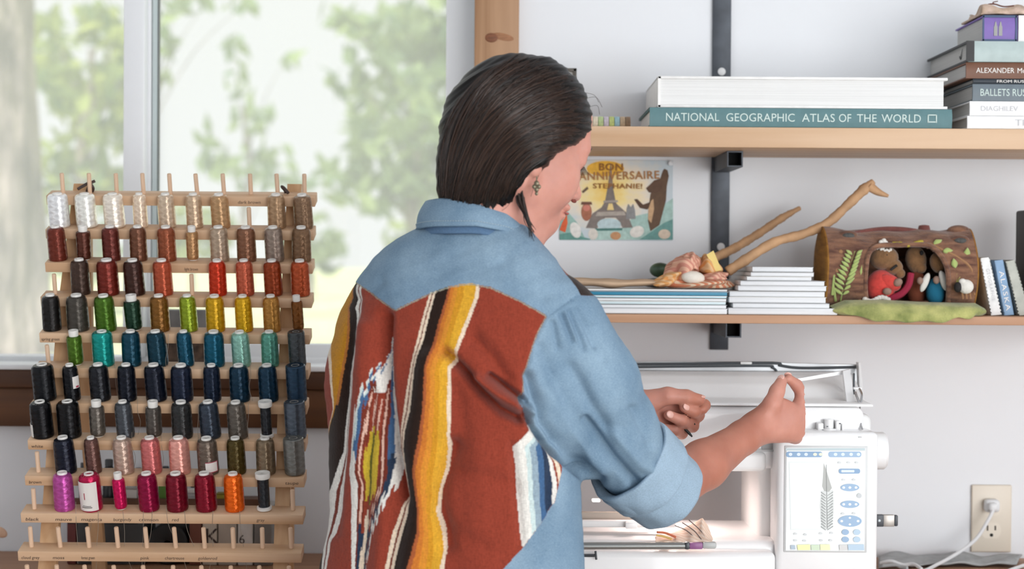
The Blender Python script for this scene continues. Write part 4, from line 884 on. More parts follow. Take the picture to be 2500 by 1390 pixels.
for (i, j), kp in keep.items():
    if not kp: continue
    a = j * (NU + 1) + i; b_ = ((j + 1) % NV) * (NU + 1) + i
    Fc.append((a, a + 1, b_ + 1, b_)); Fc.append((off + a, off + b_, off + b_ + 1, off + a + 1))
    for (di, dj, e0, e1) in ((0, -1, a, a + 1), (0, 1, b_, b_ + 1), (-1, 0, a, b_), (1, 0, a + 1, b_ + 1)):
        nb = (i + di, (j + dj) % NV)
        if nb not in keep or not keep[nb]: Fc.append((e0, e1, off + e1, off + e0))
lgm = MB().add(V, Fc).build('log_shell', M_feltb, log, True, auto=60)
# edge roll round the opening
rim = [None] * len(OPEN)
def on_log(px, py, r=GR):
    """point of the log's front at a pixel"""
    lo, hi = GCY - r * 1.05, GCY
    for _ in range(30):
        md = (lo + hi) / 2; p = P(px, py, md); d = math.hypot((p.y - GCY) / 0.95, (p.z - GCZ) / 0.99) - r * 1.0
        if d > 0: lo = md
        else: hi = md
    return P(px, py, hi)
op = smooth_path([on_log(*q) for q in OPEN], 60)
MB().tube(op, 0.0042, 8).build('opening_rim', M_feltb, log, True)
# ends
def endcap(u, m, name, dx):
    mb = MB(); c = Vector((GX0 + (GX1 - GX0) * u, GCY, GCZ)); n = 40; V = [c + Vector((dx, 0, 0))]; Fc = []
    for rr in (0.35, 0.7, 1.0):
        for k in range(n):
            p = logpt(u, 2 * math.pi * k / n, GR * rr); V.append(p + Vector((dx * (1.2 - rr), 0, 0)))
    for k in range(n):
        Fc.append((0, 1 + k, 1 + (k + 1) % n))
        for q in range(2): Fc.append((1 + q * n + k, 1 + q * n + (k + 1) % n, 1 + (q + 1) * n + (k + 1) % n, 1 + (q + 1) * n + k))
    mb.add(V, Fc); return mb.build(name, m, log, True, auto=None, solid=0.003)
endcap(0.0, M_ochre, 'log_end', -0.006); endcap(1.0, M_ochre, 'log_end', 0.004)
# back wall inside is dark felt, branch stub, handle and bark knots
mb = MB(); mb.tube(smooth_path([on_log(2068, 582), P(2090, 570, -0.18), P(2150, 561, -0.175), P(2200, 561, -0.175), P(2240, 566, -0.175), P(2262, 572, -0.178)], 30), [0.0035 + 0.0012 * math.sin(i / 29 * math.pi) for i in range(30)], 8); mb.build('carry_strap', M_feltr, log, True)
mb = MB(); mb.tube([P(2256, 585, -0.172), P(2256, 568, -0.172), P(2256, 551, -0.172), P(2256, 549, -0.172)], [0.0165, 0.0115, 0.0085, 0.003], 12); mb.build('branch_stub', M_feltr, log, True)
M_grey = mat('felt_grey', (84, 84, 82), 0.95, noise=(200, 0.3, 3), bump=(300, 0.8, 4, 0.002))
for px, py, s in ((2070, 574, 1.0), (2343, 586, 1.0)):
    p = on_log(px, py); mb = MB(); mb.ell(p, (0.0155 * s, 0.007, 0.0075), rot('X', 25)); mb.build('bark_knot', M_feltb, log, True)
    mb = MB(); mb.ell(p + Vector((0, -0.005, -0.001)), (0.010 * s, 0.005, 0.0045), rot('X', 25)); mb.build('knot_hole', M_grey, log, True)
mb = MB(); mb.ell(on_log(2345, 566) + Vector((0, 0.012, 0)), (0.020, 0.012, 0.011)); mb.build('bark_bump', M_feltb, log, True)
# yellow moss strip over the door
mb = MB(); mb.tube([on_log(2172 + 9 * i, 599 - (3 * math.sin(i * 0.9)) - i * 0.6) for i in range(10)], [0.0025 + 0.0014 * abs(math.sin(i * 1.7)) for i in range(10)], 8); mb.build('moss_strip', mat('felt_yellow', (178, 160, 62), 0.95, bump=(300, 0.8, 4, 0.001)), log, True)
# vine on the right
mb = MB(); mb.tube(smooth_path([on_log(2270, 596), on_log(2300, 610), on_log(2340, 630), on_log(2372, 660), on_log(2378, 720)], 30), 0.0026, 7); mb.build('vine', mat('felt_tan', (158, 118, 84), 0.95, bump=(300, 0.8, 4, 0.001)), log, True)
mb = MB(); mb.tube(smooth_path([on_log(2268, 600), on_log(2296, 622), on_log(2314, 655), on_log(2320, 700), on_log(2318, 740)], 30), 0.0024, 7); mb.build('vine', MATS['felt_tan'], log, True)
def leaf_(name, c, L_, W_, ang, m, parent, tilt=0):
    """pointed felt leaf with thickness, lying against the log"""
    mb = MB(); n = 12; R_ = rot('Y', ang); V = []; Fc = []
    for i in range(n + 1):
        t_ = i / n; wv = W_ * math.sin(math.pi * t_ ** 0.85) * 0.5
        for s in (-1, 0, 1): V.append(R_ @ Vector((s * wv, -0.0022 - 0.0012 * (1 - abs(s)), (t_ - 0.5) * L_)) + c)
    for i in range(n):
        for s in range(2): a = i * 3 + s; Fc.append((a, a + 1, a + 4, a + 3))
    mb.add(V, Fc); return mb.build(name, m, parent, True, auto=None, solid=0.0012)
for px, py, a in ((2288, 592, 60), (2313, 613, 85), (2360, 617, 5), (2329, 643, -12)): leaf_('felt_leaf', on_log(px, py), 0.0155, 0.0100, a, M_feltl, log)
# fern on the left
st_ = smooth_path([on_log(2052, 735), on_log(2062, 690), on_log(2075, 650), on_log(2087, 614)], 24)
fern = MB().tube(st_, 0.0013, 6).build('fern', M_feltl, log, True)
for i in range(3, 23, 2):
    for s in (-1, 1):
        leaf_('frond', st_[i] + Vector((s * 0.0082, -0.0025, 0.0045)), 0.0215 * (1 - 0.50 * i / 23), 0.0056, s * 52, M_feltl, fern)
for i, (a, b_) in enumerate((((2098, 700), (2106, 625)), ((2032, 720), (2040, 640)), ((2040, 735), (2034, 690)))):
    MB().tube([on_log(*a), on_log((a[0] + b_[0]) / 2, (a[1] + b_[1]) / 2), on_log(*b_)], [0.0022, 0.002, 0.0006], 6).build('grass_blade', M_feltl, log, True)
for px, py in ((2052, 616), (2044, 660), (2100, 730)): MB().ell(on_log(px, py), (0.004, 0.003, 0.0045)).build('felt_dot', MATS['felt_tan'], log, True)
for i in range(7):
    x = 2318 + 8 * i + (i % 2) * 3; MB().tube([on_log(x, 752), on_log(x + 4 - (i % 3) * 5, 722 - (i % 3) * 6)], [0.0022, 0.0005], 6).build('grass_blade', M_feltl, log, True)
for i, (dx, dy) in enumerate(((-8, -14), (0, -18), (8, -12), (14, -4))): MB().tube([on_log(2336, 690), on_log(2336 + dx, 690 + dy * 1.2)], [0.0018, 0.0008], 6).build('flower_stalk', mat('felt_lime', (196, 200, 110), 0.95), log, True)
# green lawn
lx0 = P(2030, 780, -0.25).x; lx1 = P(2405, 780, -0.25).x
def lawn(u, v):
    a = 2 * math.pi * u; x = lx0 + (lx1 - lx0) * v; e = math.sin(math.pi * min(1, max(0, 0.06 + v * 0.9))) ** 0.3
    hgt = np.interp(v, [0, 0.1, 0.35, 0.6, 0.85, 0.95, 1.0], [0.006, 0.016, 0.017, 0.014, 0.013, 0.013, 0.006]); drop = np.interp(v, [0, 0.08, 0.2, 0.5, 0.8, 0.93, 1], [0.006, 0.016, 0.009, 0.008, 0.011, 0.024, 0.016])
    d = 0.058 * e + 0.002 * math.sin(v * 30)
    y = -0.228 - d * math.cos(a) * (1.0 if math.cos(a) > 0 else 0.6); z = ZL + 0.0075 + hgt * math.sin(a)
    if y < YS - 0.003: z -= drop * min(1, (YS - 0.003 - y) / 0.012) * (1.0 if math.sin(a) > 0 else 1.4); y = max(y, YS - 0.016)
    else: z = max(z, ZL + 0.0006)
    return (x, y, z)
MB().grid(lawn, 48, 80, wrap=True).build('felt_lawn', M_feltg, log, True, auto=None)
MB().box(((GX0 + GX1) / 2, GCY + 0.006, ZL + 0.006), (GX1 - GX0 - 0.02, 0.09, 0.0105), bevel=0.004).build('log_foot', M_feltb, log, True)
# mice
M_red = mat('felt_red', (206, 66, 58), 0.95, noise=(160, 0.15, 4), bump=(320, 0.6, 4, 0.001), sheen=0.3)
M_dark = mat('felt_black', (30, 26, 26), 0.8); M_wf = mat('felt_white', (226, 222, 214), 0.95, bump=(300, 0.8, 4, 0.0015)); M_bluef = mat('felt_blue', (24, 104, 134), 0.95, bump=(300, 0.6, 4, 0.001)); M_paw = mat('felt_paw', (150, 122, 108), 0.95, bump=(300, 0.6, 4, 0.001)); M_rose = mat('felt_crimson', (150, 36, 62), 0.95, bump=(300, 0.5, 4, 0.001))
def pe(mb, px, py, Y, rx, ry, rz, R=None): return mb.ell(P(px, py, Y), (rx / S(Y), ry / S(Y), rz / S(Y)), R)
ym = -0.197
mo = thing('toy_mouse', 'felt mouse in a red dress with a white lace cap in the log doorway', 'toy mouse', tuple(P(2150, 745, ym)), 'felt mice in the log house')
b1 = MB(); pe(b1, 2158, 630, ym, 36, 30, 30); pe(b1, 2180, 650, ym - 0.004, 26, 20, 20, rot('Y', 30)); pe(b1, 2198, 668, ym - 0.008, 12, 10, 12); b1.build('mouse_head', M_mouse, mo, True)
b1 = MB(); pe(b1, 2150, 700, ym, 38, 34, 42, rot('Y', 8)); pe(b1, 2172, 690, ym - 0.012, 30, 18, 20, rot('Y', 25)); b1.build('dress', M_red, mo, True)
b1 = MB(); pe(b1, 2192, 690, ym - 0.022, 12, 10, 10, rot('Y', -30)); b1.build('paw', M_paw, mo, True); b1 = MB(); pe(b1, 2166, 712, ym - 0.026, 11, 9, 9); b1.build('paw', M_paw, mo, True)
b1 = MB(); pe(b1, 2164, 624, ym - 0.0165, 5, 4, 6); b1.build('eye', M_dark, mo, True)
b1 = MB(); b1.tube([P(2174, 660, ym - 0.019), P(2190, 648, ym - 0.019)], 0.0022, 6); b1.build('bow', M_dark, mo, True)
b1 = MB()
for i in range(11): pe(b1, 2128 + 4.6 * i, 607 - 4 * math.sin(i * 0.55) + (i % 2) * 3, ym - 0.014, 4, 4, 4)
for dx, dy in ((0, 0), (6, -4), (-5, -5), (2, -9)): pe(b1, 2156 + dx, 597 + dy, ym - 0.016, 6, 5, 6)
b1.build('lace_cap', M_wf, mo, True)
b1 = MB()
for i in range(9): pe(b1, 2112 + 7 * i, 731 + 5 * math.sin(i * 0.8), ym - 0.022, 7, 5, 6)
b1.build('lace_hem', M_wf, mo, True)
b1 = MB(); b1.tube(smooth_path([P(2172, 730, ym - 0.014), P(2200, 718, ym - 0.018), P(2218, 696, ym - 0.018), P(2224, 668, ym - 0.014)], 16), [0.005, 0.0062, 0.0062, 0.005] and [0.0055] * 16, 8); b1.build('blanket_edge', M_rose, mo, True)
mo = thing('toy_mouse', 'dark brown felt mouse standing at the back of the log doorway', 'toy mouse', tuple(P(2240, 745, ym + 0.03)), 'felt mice in the log house'); y2 = ym + 0.024
b1 = MB(); pe(b1, 2236, 634, y2, 26, 22, 34, rot('Y', -12)); pe(b1, 2248, 654, y2 - 0.006, 14, 12, 14); b1.build('mouse_head', M_mouse, mo, True)
b1 = MB(); pe(b1, 2238, 705, y2, 24, 20, 46); b1.build('mouse_body', mat('felt_rust', (120, 62, 40), 0.95, bump=(300, .6, 4, .001)), mo, True)
b1 = MB(); pe(b1, 2250, 618, y2 - 0.013, 5, 4, 6); b1.build('eye', M_dark, mo, True)
mo = thing('toy_mouse', 'felt mouse in a blue dress with white sleeves in the log doorway', 'toy mouse', tuple(P(2290, 745, ym + 0.004)), 'felt mice in the log house'); y3 = ym + 0.002
b1 = MB(); pe(b1, 2290, 642, y3, 20, 18, 26, rot('Y', -15)); b1.build('mouse_head', M_mouse, mo, True)
b1 = MB(); pe(b1, 2284, 712, y3, 24, 20, 34); b1.build('dress', M_bluef, mo, True)
b1 = MB(); pe(b1, 2258, 690, y3 - 0.012, 9, 8, 25, rot('Y', 22)); b1.build('sleeve', M_wf, mo, True); b1 = MB(); pe(b1, 2304, 686, y3 - 0.013, 10, 8, 26, rot('Y', -18)); b1.build('sleeve', M_wf, mo, True)
b1 = MB(); pe(b1, 2246, 686, y3 - 0.015, 8, 7, 9); b1.build('paw', M_paw, mo, True); b1 = MB(); pe(b1, 2286, 684, y3 - 0.016, 8, 7, 10); b1.build('paw', M_paw, mo, True)
mo = thing('toy_sheep', 'tiny white felt sheep with a dark face at the log corner', 'toy sheep', tuple(on_log(2350, 712)))
c_ = on_log(2354, 700); b1 = MB(); b1.ell(c_ + Vector((0, -0.010, 0)), (0.0125, 0.009, 0.0115)); b1.ell(c_ + Vector((-0.006, -0.012, 0.008)), (0.006, 0.005, 0.005)); b1.build('fleece', M_wf, mo, True)
b1 = MB(); b1.ell(c_ + Vector((-0.0135, -0.013, -0.001)), (0.0062, 0.006, 0.0085)); b1.build('face', M_dark, mo, True)
b1 = MB()
for dx in (-0.006, 0.0, 0.006): b1.tube([c_ + Vector((dx, -0.010, -0.008)), c_ + Vector((dx + 0.002, -0.009, -0.0195))], 0.0015, 6)
b1.build('legs', MATS['felt_tan'], mo, True)
# ------------------------------------------------------------------ sewing and embroidery machine
M_mw = mat('machine_white', (240, 240, 240), 0.28, coat=0.3)
M_mw2 = mat('machine_white_matt', (232, 232, 231), 0.45)
M_msil = mat('machine_silver', (168, 170, 172), 0.35, 0.5)
M_mdark = mat('machine_dark', (70, 74, 78), 0.4, 0.3)
M_mgrey = mat('machine_grey', (176, 178, 178), 0.45)
M_metal = mat('bright_metal', (190, 190, 192), 0.25, 0.9)
YM = -0.43
mc = thing('embroidery_machine', 'white computerised embroidery machine with touch screen on the workbench', 'sewing machine', (P(1800, 1390, -0.3).x, -0.3, BENCH + 0.0005))
zt0 = BENCH + 0.0005
def hull(mbx, x0, x1, y0, zbot, Y, depth, bevel, seg=4):
    a = P(x0, y0, Y); b_ = P(x1, y0, Y); c = ((a.x + b_.x) / 2, Y + depth / 2, (a.z + zbot) / 2); return mbx.box(c, (b_.x - a.x, depth, a.z - zbot), bevel=bevel, seg=seg)
# column behind the screen and the screen housing
m = MB(); hull(m, 1852, 2130, 1010, zt0, -0.385, 0.20, 0.012); m.build('column', M_mw2, mc, True)
hs = MB(); hull(hs, 1898, 2146, 1054, zt0, -0.45, 0.11, 0.009); house = hs.build('screen_housing', M_mw, mc, True)
# arm
zarm = P(1500, 1143, -0.40).z
m = MB(); hull(m, 1240, 2112, 990, zarm, -0.405, 0.20, 0.012); m.build('arm', M_mw, mc, True)
m = MB(); hull(m, 1240, 1872, 1100, P(1500, 1150, -0.41).z, -0.412, 0.19, 0.008); m.build('arm_lower_cover', M_mw2, mc, True)
m = MB(); p = P(1797, 1141, -0.405); m.box(p + Vector((0, 0.05, -0.001)), (0.022, 0.11, 0.007), bevel=0.003); m.build('work_lamp', mat('lamp_lens', (255, 246, 240), 0.3, emit=1.4), mc, True)
m = MB(); p = P(1455, 1222, -0.33); m.box(p, (0.013, 0.012, 0.0045), bevel=0.002); m.build('work_lamp', MATS['lamp_lens'], mc, True)
wl = bpy.data.lights.new('work_lamp_light', 'AREA'); wl.energy = 0.4; wl.size = 0.05; wl.color = (1.0, 0.80, 0.74); wo = bpy.data.objects.new('work_lamp_light', wl); COL.objects.link(wo); wo.location = P(1640, 1150, -0.33) + Vector((0, 0, -0.006))
# seam strip on the arm
m = MB(); pbox(m, 1690, 1896, 1099, 1102, -0.4135, 0.001); m.build('seam_line', M_mgrey, mc)
m = MB(); pbox(m, 1860, 1893, 1072, 1098, -0.4075, 0.003); m.build('grey_patch', M_mgrey, mc)  # flat grey patch on the arm front beside the screen housing
# needle bar block hidden by the person, presser area
m = MB(); hull(m, 1290, 1400, 1140, P(1350, 1225, -0.36).z, -0.38, 0.09, 0.01); m.build('needle_head', M_mw2, mc, True)
m = MB(); m.tube([P(1345, 1220, -0.33), P(1345, 1290, -0.33)], 0.004, 10); m.build('needle_bar', M_metal, mc, True)
# bed
zbed = P(1700, 1312, -0.40).z
m = MB(); a = P(1250, 1330, -0.43); b_ = P(1905, 1330, -0.43); m.box(((a.x + b_.x) / 2, -0.325, (zbed + zt0) / 2), (b_.x - a.x, 0.21, zbed - zt0), bevel=0.012, seg=4); m.build('bed', M_mw, mc, True)
m = MB(); hull(m, 1200, 1895, 1345, zt0, -0.462, 0.06, 0.01); m.build('embroidery_unit', M_mw, mc, True)
# open top: curved white trough, silver lid standing up behind
x0 = P(1235, 950, -0.32).x; x1 = P(2104, 950, -0.32).x
def trough(u, v):
    x = x0 + (x1 - x0) * u; y = np.interp(v, [0, 0.12, 0.25, 0.6, 0.85, 1.0], [-0.405, -0.345, -0.325, -0.285, -0.255, -0.225]); z = np.interp(v, [0, 0.12, 0.25, 0.6, 0.85, 1.0], [P(1800, 989, -0.405).z, P(1800, 989, -0.405).z + 0.001, P(1800, 975, -0.325).z, P(1800, 940, -0.285).z, P(1800, 920, -0.255).z, P(1800, 908, -0.225).z]); return (x, y, z)
m = MB(); m.grid(trough, 4, 26); m.build('top_trough', mat('trough_white', (250, 250, 250), 0.3), mc, True, auto=None, solid=0.003)
lid = MB(); a = P(1235, 884, -0.222); b_ = P(2098, 884, -0.222); c = P(1800, 945, -0.222)
q = [P(1235, 945, -0.222), P(2103, 950, -0.222), P(2096, 891, -0.222), P(2000, 889, -0.222), P(1920, 887, -0.222), P(1890, 884, -0.222), P(1235, 884, -0.222)]
lid.prism(q, (0, 0.012, 0)); lid = lid.build('lid', M_msil, mc)
m = MB(); m.tube(smooth_path([P(1235, 890, -0.224), P(1600, 889, -0.224), P(1880, 887, -0.224), P(1905, 893, -0.224), P(1960, 899, -0.224), P(2092, 897, -0.224)], 50), 0.0022, 8); m.build('lid_rim', M_mdark, lid, True)
m = MB(); m.tube(smooth_path([P(1235, 898, -0.226), P(1500, 897, -0.226), P(1850, 894, -0.226), P(1885, 898, -0.226), P(1896, 909, -0.226), P(1878, 914, -0.226), P(1700, 917, -0.226), P(1235, 924, -0.226)], 70), 0.0018, 8); m.build('groove_rim', M_mdark, lid, True)
m = MB(); pbox(m, 1808, 1836, 884, 890, -0.229, 0.006, 0.001); m.build('lid_catch', mat('catch_white', (214, 214, 212), 0.4), lid, True)
m = MB()
for i in range(14): pbox(m, 1545 + i * 14, 1552 + i * 14, 922, 924, -0.2275, 0.001)
m.build('scale_marks', M_mw2, lid)
m = MB(); m.prism([P(2096, 886, -0.24), P(2101, 886, -0.24), P(2110, 985, -0.30), P(2100, 988, -0.30)], (0, 0.02, 0)); m.build('lid_side', M_mw, mc)
# white thread guide frame on the right of the trough
m = MB(); m.prism([P(1948, 925, -0.30), P(2070, 904, -0.30), P(2074, 912, -0.30), P(1950, 932, -0.30)], (0, 0.01, 0)); m.prism([P(2058, 906, -0.31), P(2076, 902, -0.31), P(2086, 984, -0.36), P(2068, 986, -0.36)], (0, 0.01, 0)); m.build('thread_frame', M_mw, mc)
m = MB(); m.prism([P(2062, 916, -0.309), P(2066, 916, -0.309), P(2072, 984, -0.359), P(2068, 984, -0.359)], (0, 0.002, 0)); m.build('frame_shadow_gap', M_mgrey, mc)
m = MB(); pbox(m, 2084, 2104, 946, 952, -0.33, 0.012, 0.001); m.build('guide_clip', M_mw, mc, True)
m = MB(); pbox(m, 2083, 2088, 912, 964, -0.325, 0.006, 0.001); m.build('guide_slot', M_mdark, mc, True)
m = MB(); m.tube(smooth_path([P(2098, 950, -0.345), P(2104, 965, -0.36), P(2100, 985, -0.37), P(2093, 972, -0.365), P(2088, 958, -0.355)], 20), 0.0019, 8); m.tube(smooth_path([P(2100, 985, -0.37), P(2099, 1010, -0.39), P(2100, 1032, -0.40), P(2105, 1049, -0.41)], 16), [0.0012] * 6 + [0.002] * 6 + [0.0015] * 4, 8); m.build('wire_hook', M_metal, mc, True)
# bobbin winder bits on the housing top
m = MB()
for x, y0_, y1_, w_ in ((2004, 1034, 1054, 14), (2047, 1028, 1054, 12), (2058, 1036, 1054, 6)): pbox(m, x - w_ / 2, x + w_ / 2, y0_, y1_, -0.425, 0.02, 0.0015)
m.tube([P(2024, 1052, -0.415), P(2024, 1024, -0.415)], 0.007, 14); m.tube([P(2024, 1050, -0.415), P(2024, 1046, -0.415)], 0.013, 18); m.build('bobbin_winder', M_mw, mc, True)
m = MB()
for x, y in ((2009, 1051), (2051, 1035), (2020, 1042)): pbox(m, x - 2, x + 2, y - 1.5, y + 1.5, -0.4265, 0.001)
m.build('winder_slots', M_mdark, mc)
# handwheel
p = P(2146, 1101, -0.36); m = MB(); m.lathe([(0.010, -0.012), (0.026, -0.012), (0.0285, -0.009), (0.0285, 0.006), (0.026, 0.0095), (0.012, 0.011), (0, 0.011)], 36, rot('Y', 90), p); m.build('handwheel', M_mw, mc, True)
# small print under the housing top
m = MB(); pbox(m, 2096, 2104, 1067, 1069, -0.4512, 0.001); m.build('small_print', M_mgrey, mc)
# touch screen
YSC = -0.4515
m = MB(); pbox(m, 1913, 2119, 1090, 1349, YSC, 0.003, 0.0012); m.build('screen_bezel', mat('bezel', (206, 208, 208), 0.4), house, True)
m = MB(); pbox(m, 1918, 2113, 1095, 1345, YSC - 0.0006, 0.001); sco = m.build('screen_display', mat('display', (226, 230, 230), 0.2, emit=0.04), house)
_sl = [0]
def ui(name, pts, col, em=0.03):
    _sl[0] += 1; y = YSC - 0.0007 - 0.00002 * _sl[0]; m = MB(); m.prism([P(a, b, y) for a, b in pts], (0, 0.00002, 0)); return m.build(name, mat('ui_%s' % (col,), col, 0.3, emit=em), sco)
def rrect(x0, x1, y0, y1, r=4, n=4):
    out = []
    for cx, cy, a0 in ((x1 - r, y1 - r, 0), (x0 + r, y1 - r, 90), (x0 + r, y0 + r, 180), (x1 - r, y0 + r, 270)):
        for i in range(n + 1): a = math.radians(a0 + 90 * i / n); out.append((cx + r * math.cos(a), cy + r * math.sin(a)))
    return out
BL = (142, 172, 202); BLd = (118, 154, 190); BLl = (176, 200, 218)
ui('shade_strip', [(1918, 1095), (2112, 1095), (2112, 1101), (1918, 1101)], (176, 192, 196))
ui('tool_bar', rrect(1919, 2008, 1103, 1117, 6), BLd); ui('tool_bar', rrect(2022, 2103, 1103, 1117, 6), BL)
for x in (1930, 1950, 1968, 2040, 2058, 2078, 2096): ui('tool_icon', blob(x, 1110, 4.5, 4), (206, 220, 232))
for x in (1990, 2004): ui('tool_icon', blob(x, 1110, 5, 4), (214, 218, 200))
ui('canvas_panel', [(1926, 1128), (2034, 1128), (2036, 1294), (1930, 1294)], (222, 230, 228))
ui('canvas_panel', [(1928, 1130), (2032, 1130), (2034, 1292), (1932, 1292)], (230, 234, 233))
FE = (150, 154, 152)
ui('feather_tip', [(2011, 1131), (2016, 1144), (2024, 1170), (2031, 1192), (2024, 1202), (2012, 1200), (2007, 1188), (2009, 1165)], (168, 170, 166))
ui('feather_body', [(2007, 1198), (2022, 1202), (2033, 1196), (2036, 1225), (2035, 1255), (2028, 1285), (2020, 1294), (2010, 1292), (2003, 1265), (2001, 1235), (2003, 1212)], (208, 212, 210))
for i in range(13):
    y = 1200 + i * 7; ui('feather_barb', [(2004 + (i % 3), y), (2016, y + 9), (2016, y + 12), (2004, y + 4)], FE); ui('feather_barb', [(2034 - (i % 3), y), (2020, y + 10), (2020, y + 12), (2034, y + 3)], FE)
ui('feather_quill', [(2017, 1135), (2018, 1135), (2021, 1292), (2019, 1292)], (140, 144, 142))
ui('button', rrect(2048, 2100, 1145, 1157, 5), BLd); ui('button_face', rrect(2054, 2086, 1148, 1154, 2), (206, 218, 226))
for y, ry in ((1191, 9), (1232, 9), (1273, 14)):
    ui('button', blob(2075, y, 23 if ry < 10 else 29, ry, 20), BL)
    for dx in ((-15, 0, 15) if ry < 10 else (-20, 20)): ui('button_mark', blob(2075 + dx, y, 3.5, 3), (222, 230, 236))
for dy in (-8, 8): ui('button_mark', blob(2075, 1273 + dy, 3, 2.5), (222, 230, 236))
for x in (2064, 2092):
    for y in (1300, 1318): ui('round_button', blob(x, y, 9, 7), BLl if x > 2080 else BL)
ui('gear_icon', blob(2098, 1211, 6, 6), (190, 194, 196))
for x, y in ((1942, 1304), (1966, 1306), (1942, 1320), (1964, 1321), (2004, 1303), (2030, 1302), (2005, 1320), (2028, 1320), (2050, 1130), (2072, 1130), (2092, 1130), (2060, 1172), (2085, 1172), (2058, 1255), (2085, 1254)): ui('small_icon', blob(x, y, 4.5, 2.5), (204, 208, 208))
ui('yellow_field', [(1946, 1331), (1978, 1330), (1978, 1344), (1948, 1344)], (238, 238, 170)); ui('yellow_field', [(2002, 1330), (2026, 1330), (2027, 1344), (2003, 1344)], (238, 240, 184)); ui('green_field', [(1980, 1331), (2000, 1331), (2001, 1344), (1981, 1344)], (200, 218, 190))
ui('corner_icon', [(1930, 1332), (1941, 1332), (1942, 1342), (1931, 1342)], (168, 186, 200)); ui('tab', [(2049, 1331), (2068, 1331), (2069, 1344), (2050, 1344)], (206, 206, 204)); ui('tab', [(2070, 1330), (2109, 1330), (2110, 1344), (2071, 1344)], BLl)
# embroidery frame in front of the needle with cloth
fr = thing('embroidery_hoop', 'white and grey embroidery hoop arm clipped to the machine bed', 'embroidery hoop', tuple(P(1600, 1340, -0.47)))
m = MB(); m.tube([P(1260, 1334, -0.475), P(1700, 1333, -0.475)], 0.0052, 14); m.build('grey_bar', mat('bar_grey', (150, 152, 150), 0.3, 0.6), fr, True)
m = MB(); pbox(m, 1672, 1684, 1325, 1343, -0.481, 0.014, 0.002); m.build('clip_dark', M_mdark, fr, True)
m = MB(); pbox(m, 1683, 1716, 1326, 1342, -0.481, 0.014, 0.002); m.build('clip_purple', mat('purple_plastic', (146, 92, 140), 0.4), fr, True)
m = MB(); pbox(m, 1715, 1750, 1325, 1341, -0.479, 0.012, 0.003); m.build('clip_grey', mat('clip_grey', (184, 186, 184), 0.4), fr, True)
m = MB(); pbox(m, 1270, 1650, 1273, 1287, -0.38, 0.012, 0.002); m.build('hoop_rail', M_mw2, fr, True)
m = MB(); pbox(m, 1527, 1556, 1276, 1292, -0.392, 0.01, 0.002); m.build('hoop_tab', M_mw, fr, True)
m = MB(); pbox(m, 1270, 1600, 1252, 1273, -0.36, 0.01, 0.002); m.build('hoop_strip', mat('strip_beige', (172, 160, 148), 0.5), fr, True)
m = MB(); m.tube([P(1415, 1357, -0.468), P(1452, 1357, -0.468)], 0.0023, 8); m.tube([P(1454, 1346, -0.468), P(1456, 1367, -0.468)], 0.0016, 8); m.build('hoop_screw', M_mdark, fr, True)
# cloth in the hoop
cf = thing('embroidery_cloth', 'cream printed cloth bunched up at the end of the hoop', 'fabric', tuple(P(1690, 1325, -0.44)))
F5 = fabmat('cloth_cream', (228, 200, 178), (236, 216, 200))
def clothf(u, v):
    top = np.interp(u, [0, 0.3, 0.55, 0.78, 0.92, 1], [1312, 1300, 1282, 1266, 1292, 1318]); x = 1600 + 138 * u; y = 1324 + (top - 1324) * v
    Y = -0.474 + 0.05 * v + 0.006 * math.sin(u * 26 + v * 4) * (0.3 + v); return P(x + 10 * v * math.sin(u * 3), y, Y)
m = MB(); m.grid(clothf, 50, 14); m.build('cloth', F5, cf, True, auto=None, solid=0.0016)
m = MB(); m.tube(smooth_path([P(1604, 1300, -0.460), P(1625, 1302, -0.459), P(1650, 1312, -0.462)], 12), 0.0035, 8, flat=0.5); m.build('orange_print', mat('print_orange', (206, 118, 88), 0.9), cf, True)
m = MB(); m.tube(smooth_path([P(1602, 1307, -0.462), P(1622, 1311, -0.463), P(1640, 1317, -0.466)], 12), 0.003, 8, flat=0.5); m.build('yellow_print', mat('print_yellow', (232, 196, 120), 0.9), cf, True)
m = MB()
for dx in (0, 18, 34): m.tube(smooth_path([P(1648 + dx, 1284 - dx * 0.4, -0.434), P(1676 + dx, 1296, -0.452), P(1700 + dx * 0.7, 1318, -0.468)], 14), 0.0007, 6)
m.build('stitched_line', mat('stitch_grey', (120, 108, 104), 0.9), cf, True)
# USB stick in the machine's side
us = thing('usb_stick', 'black and silver memory stick plugged into the machine side', 'memory stick', tuple(P(2166, 1287, -0.36)))
m = MB(); pbox(m, 2136, 2158, 1258, 1287, -0.365, 0.01, 0.0012); m.build('stick_body', mat('stick_black', (58, 62, 68), 0.4), us, True)
m = MB(); pbox(m, 2157, 2184, 1258.5, 1286.5, -0.3648, 0.0096, 0.0008); m.build('stick_sleeve', mat('stick_silver', (168, 162, 156), 0.35, 0.6), us, True)
m = MB(); pbox(m, 2183, 2193, 1259, 1286, -0.364, 0.0085, 0.002); m.build('stick_cap', MATS['stick_black'], us, True)
m = MB(); m.ell(P(2147, 1272, -0.3652), (0.002, 0.0006, 0.002)); m.build('stick_mark', mat('mark_pale', (196, 206, 210), 0.4), us, True)

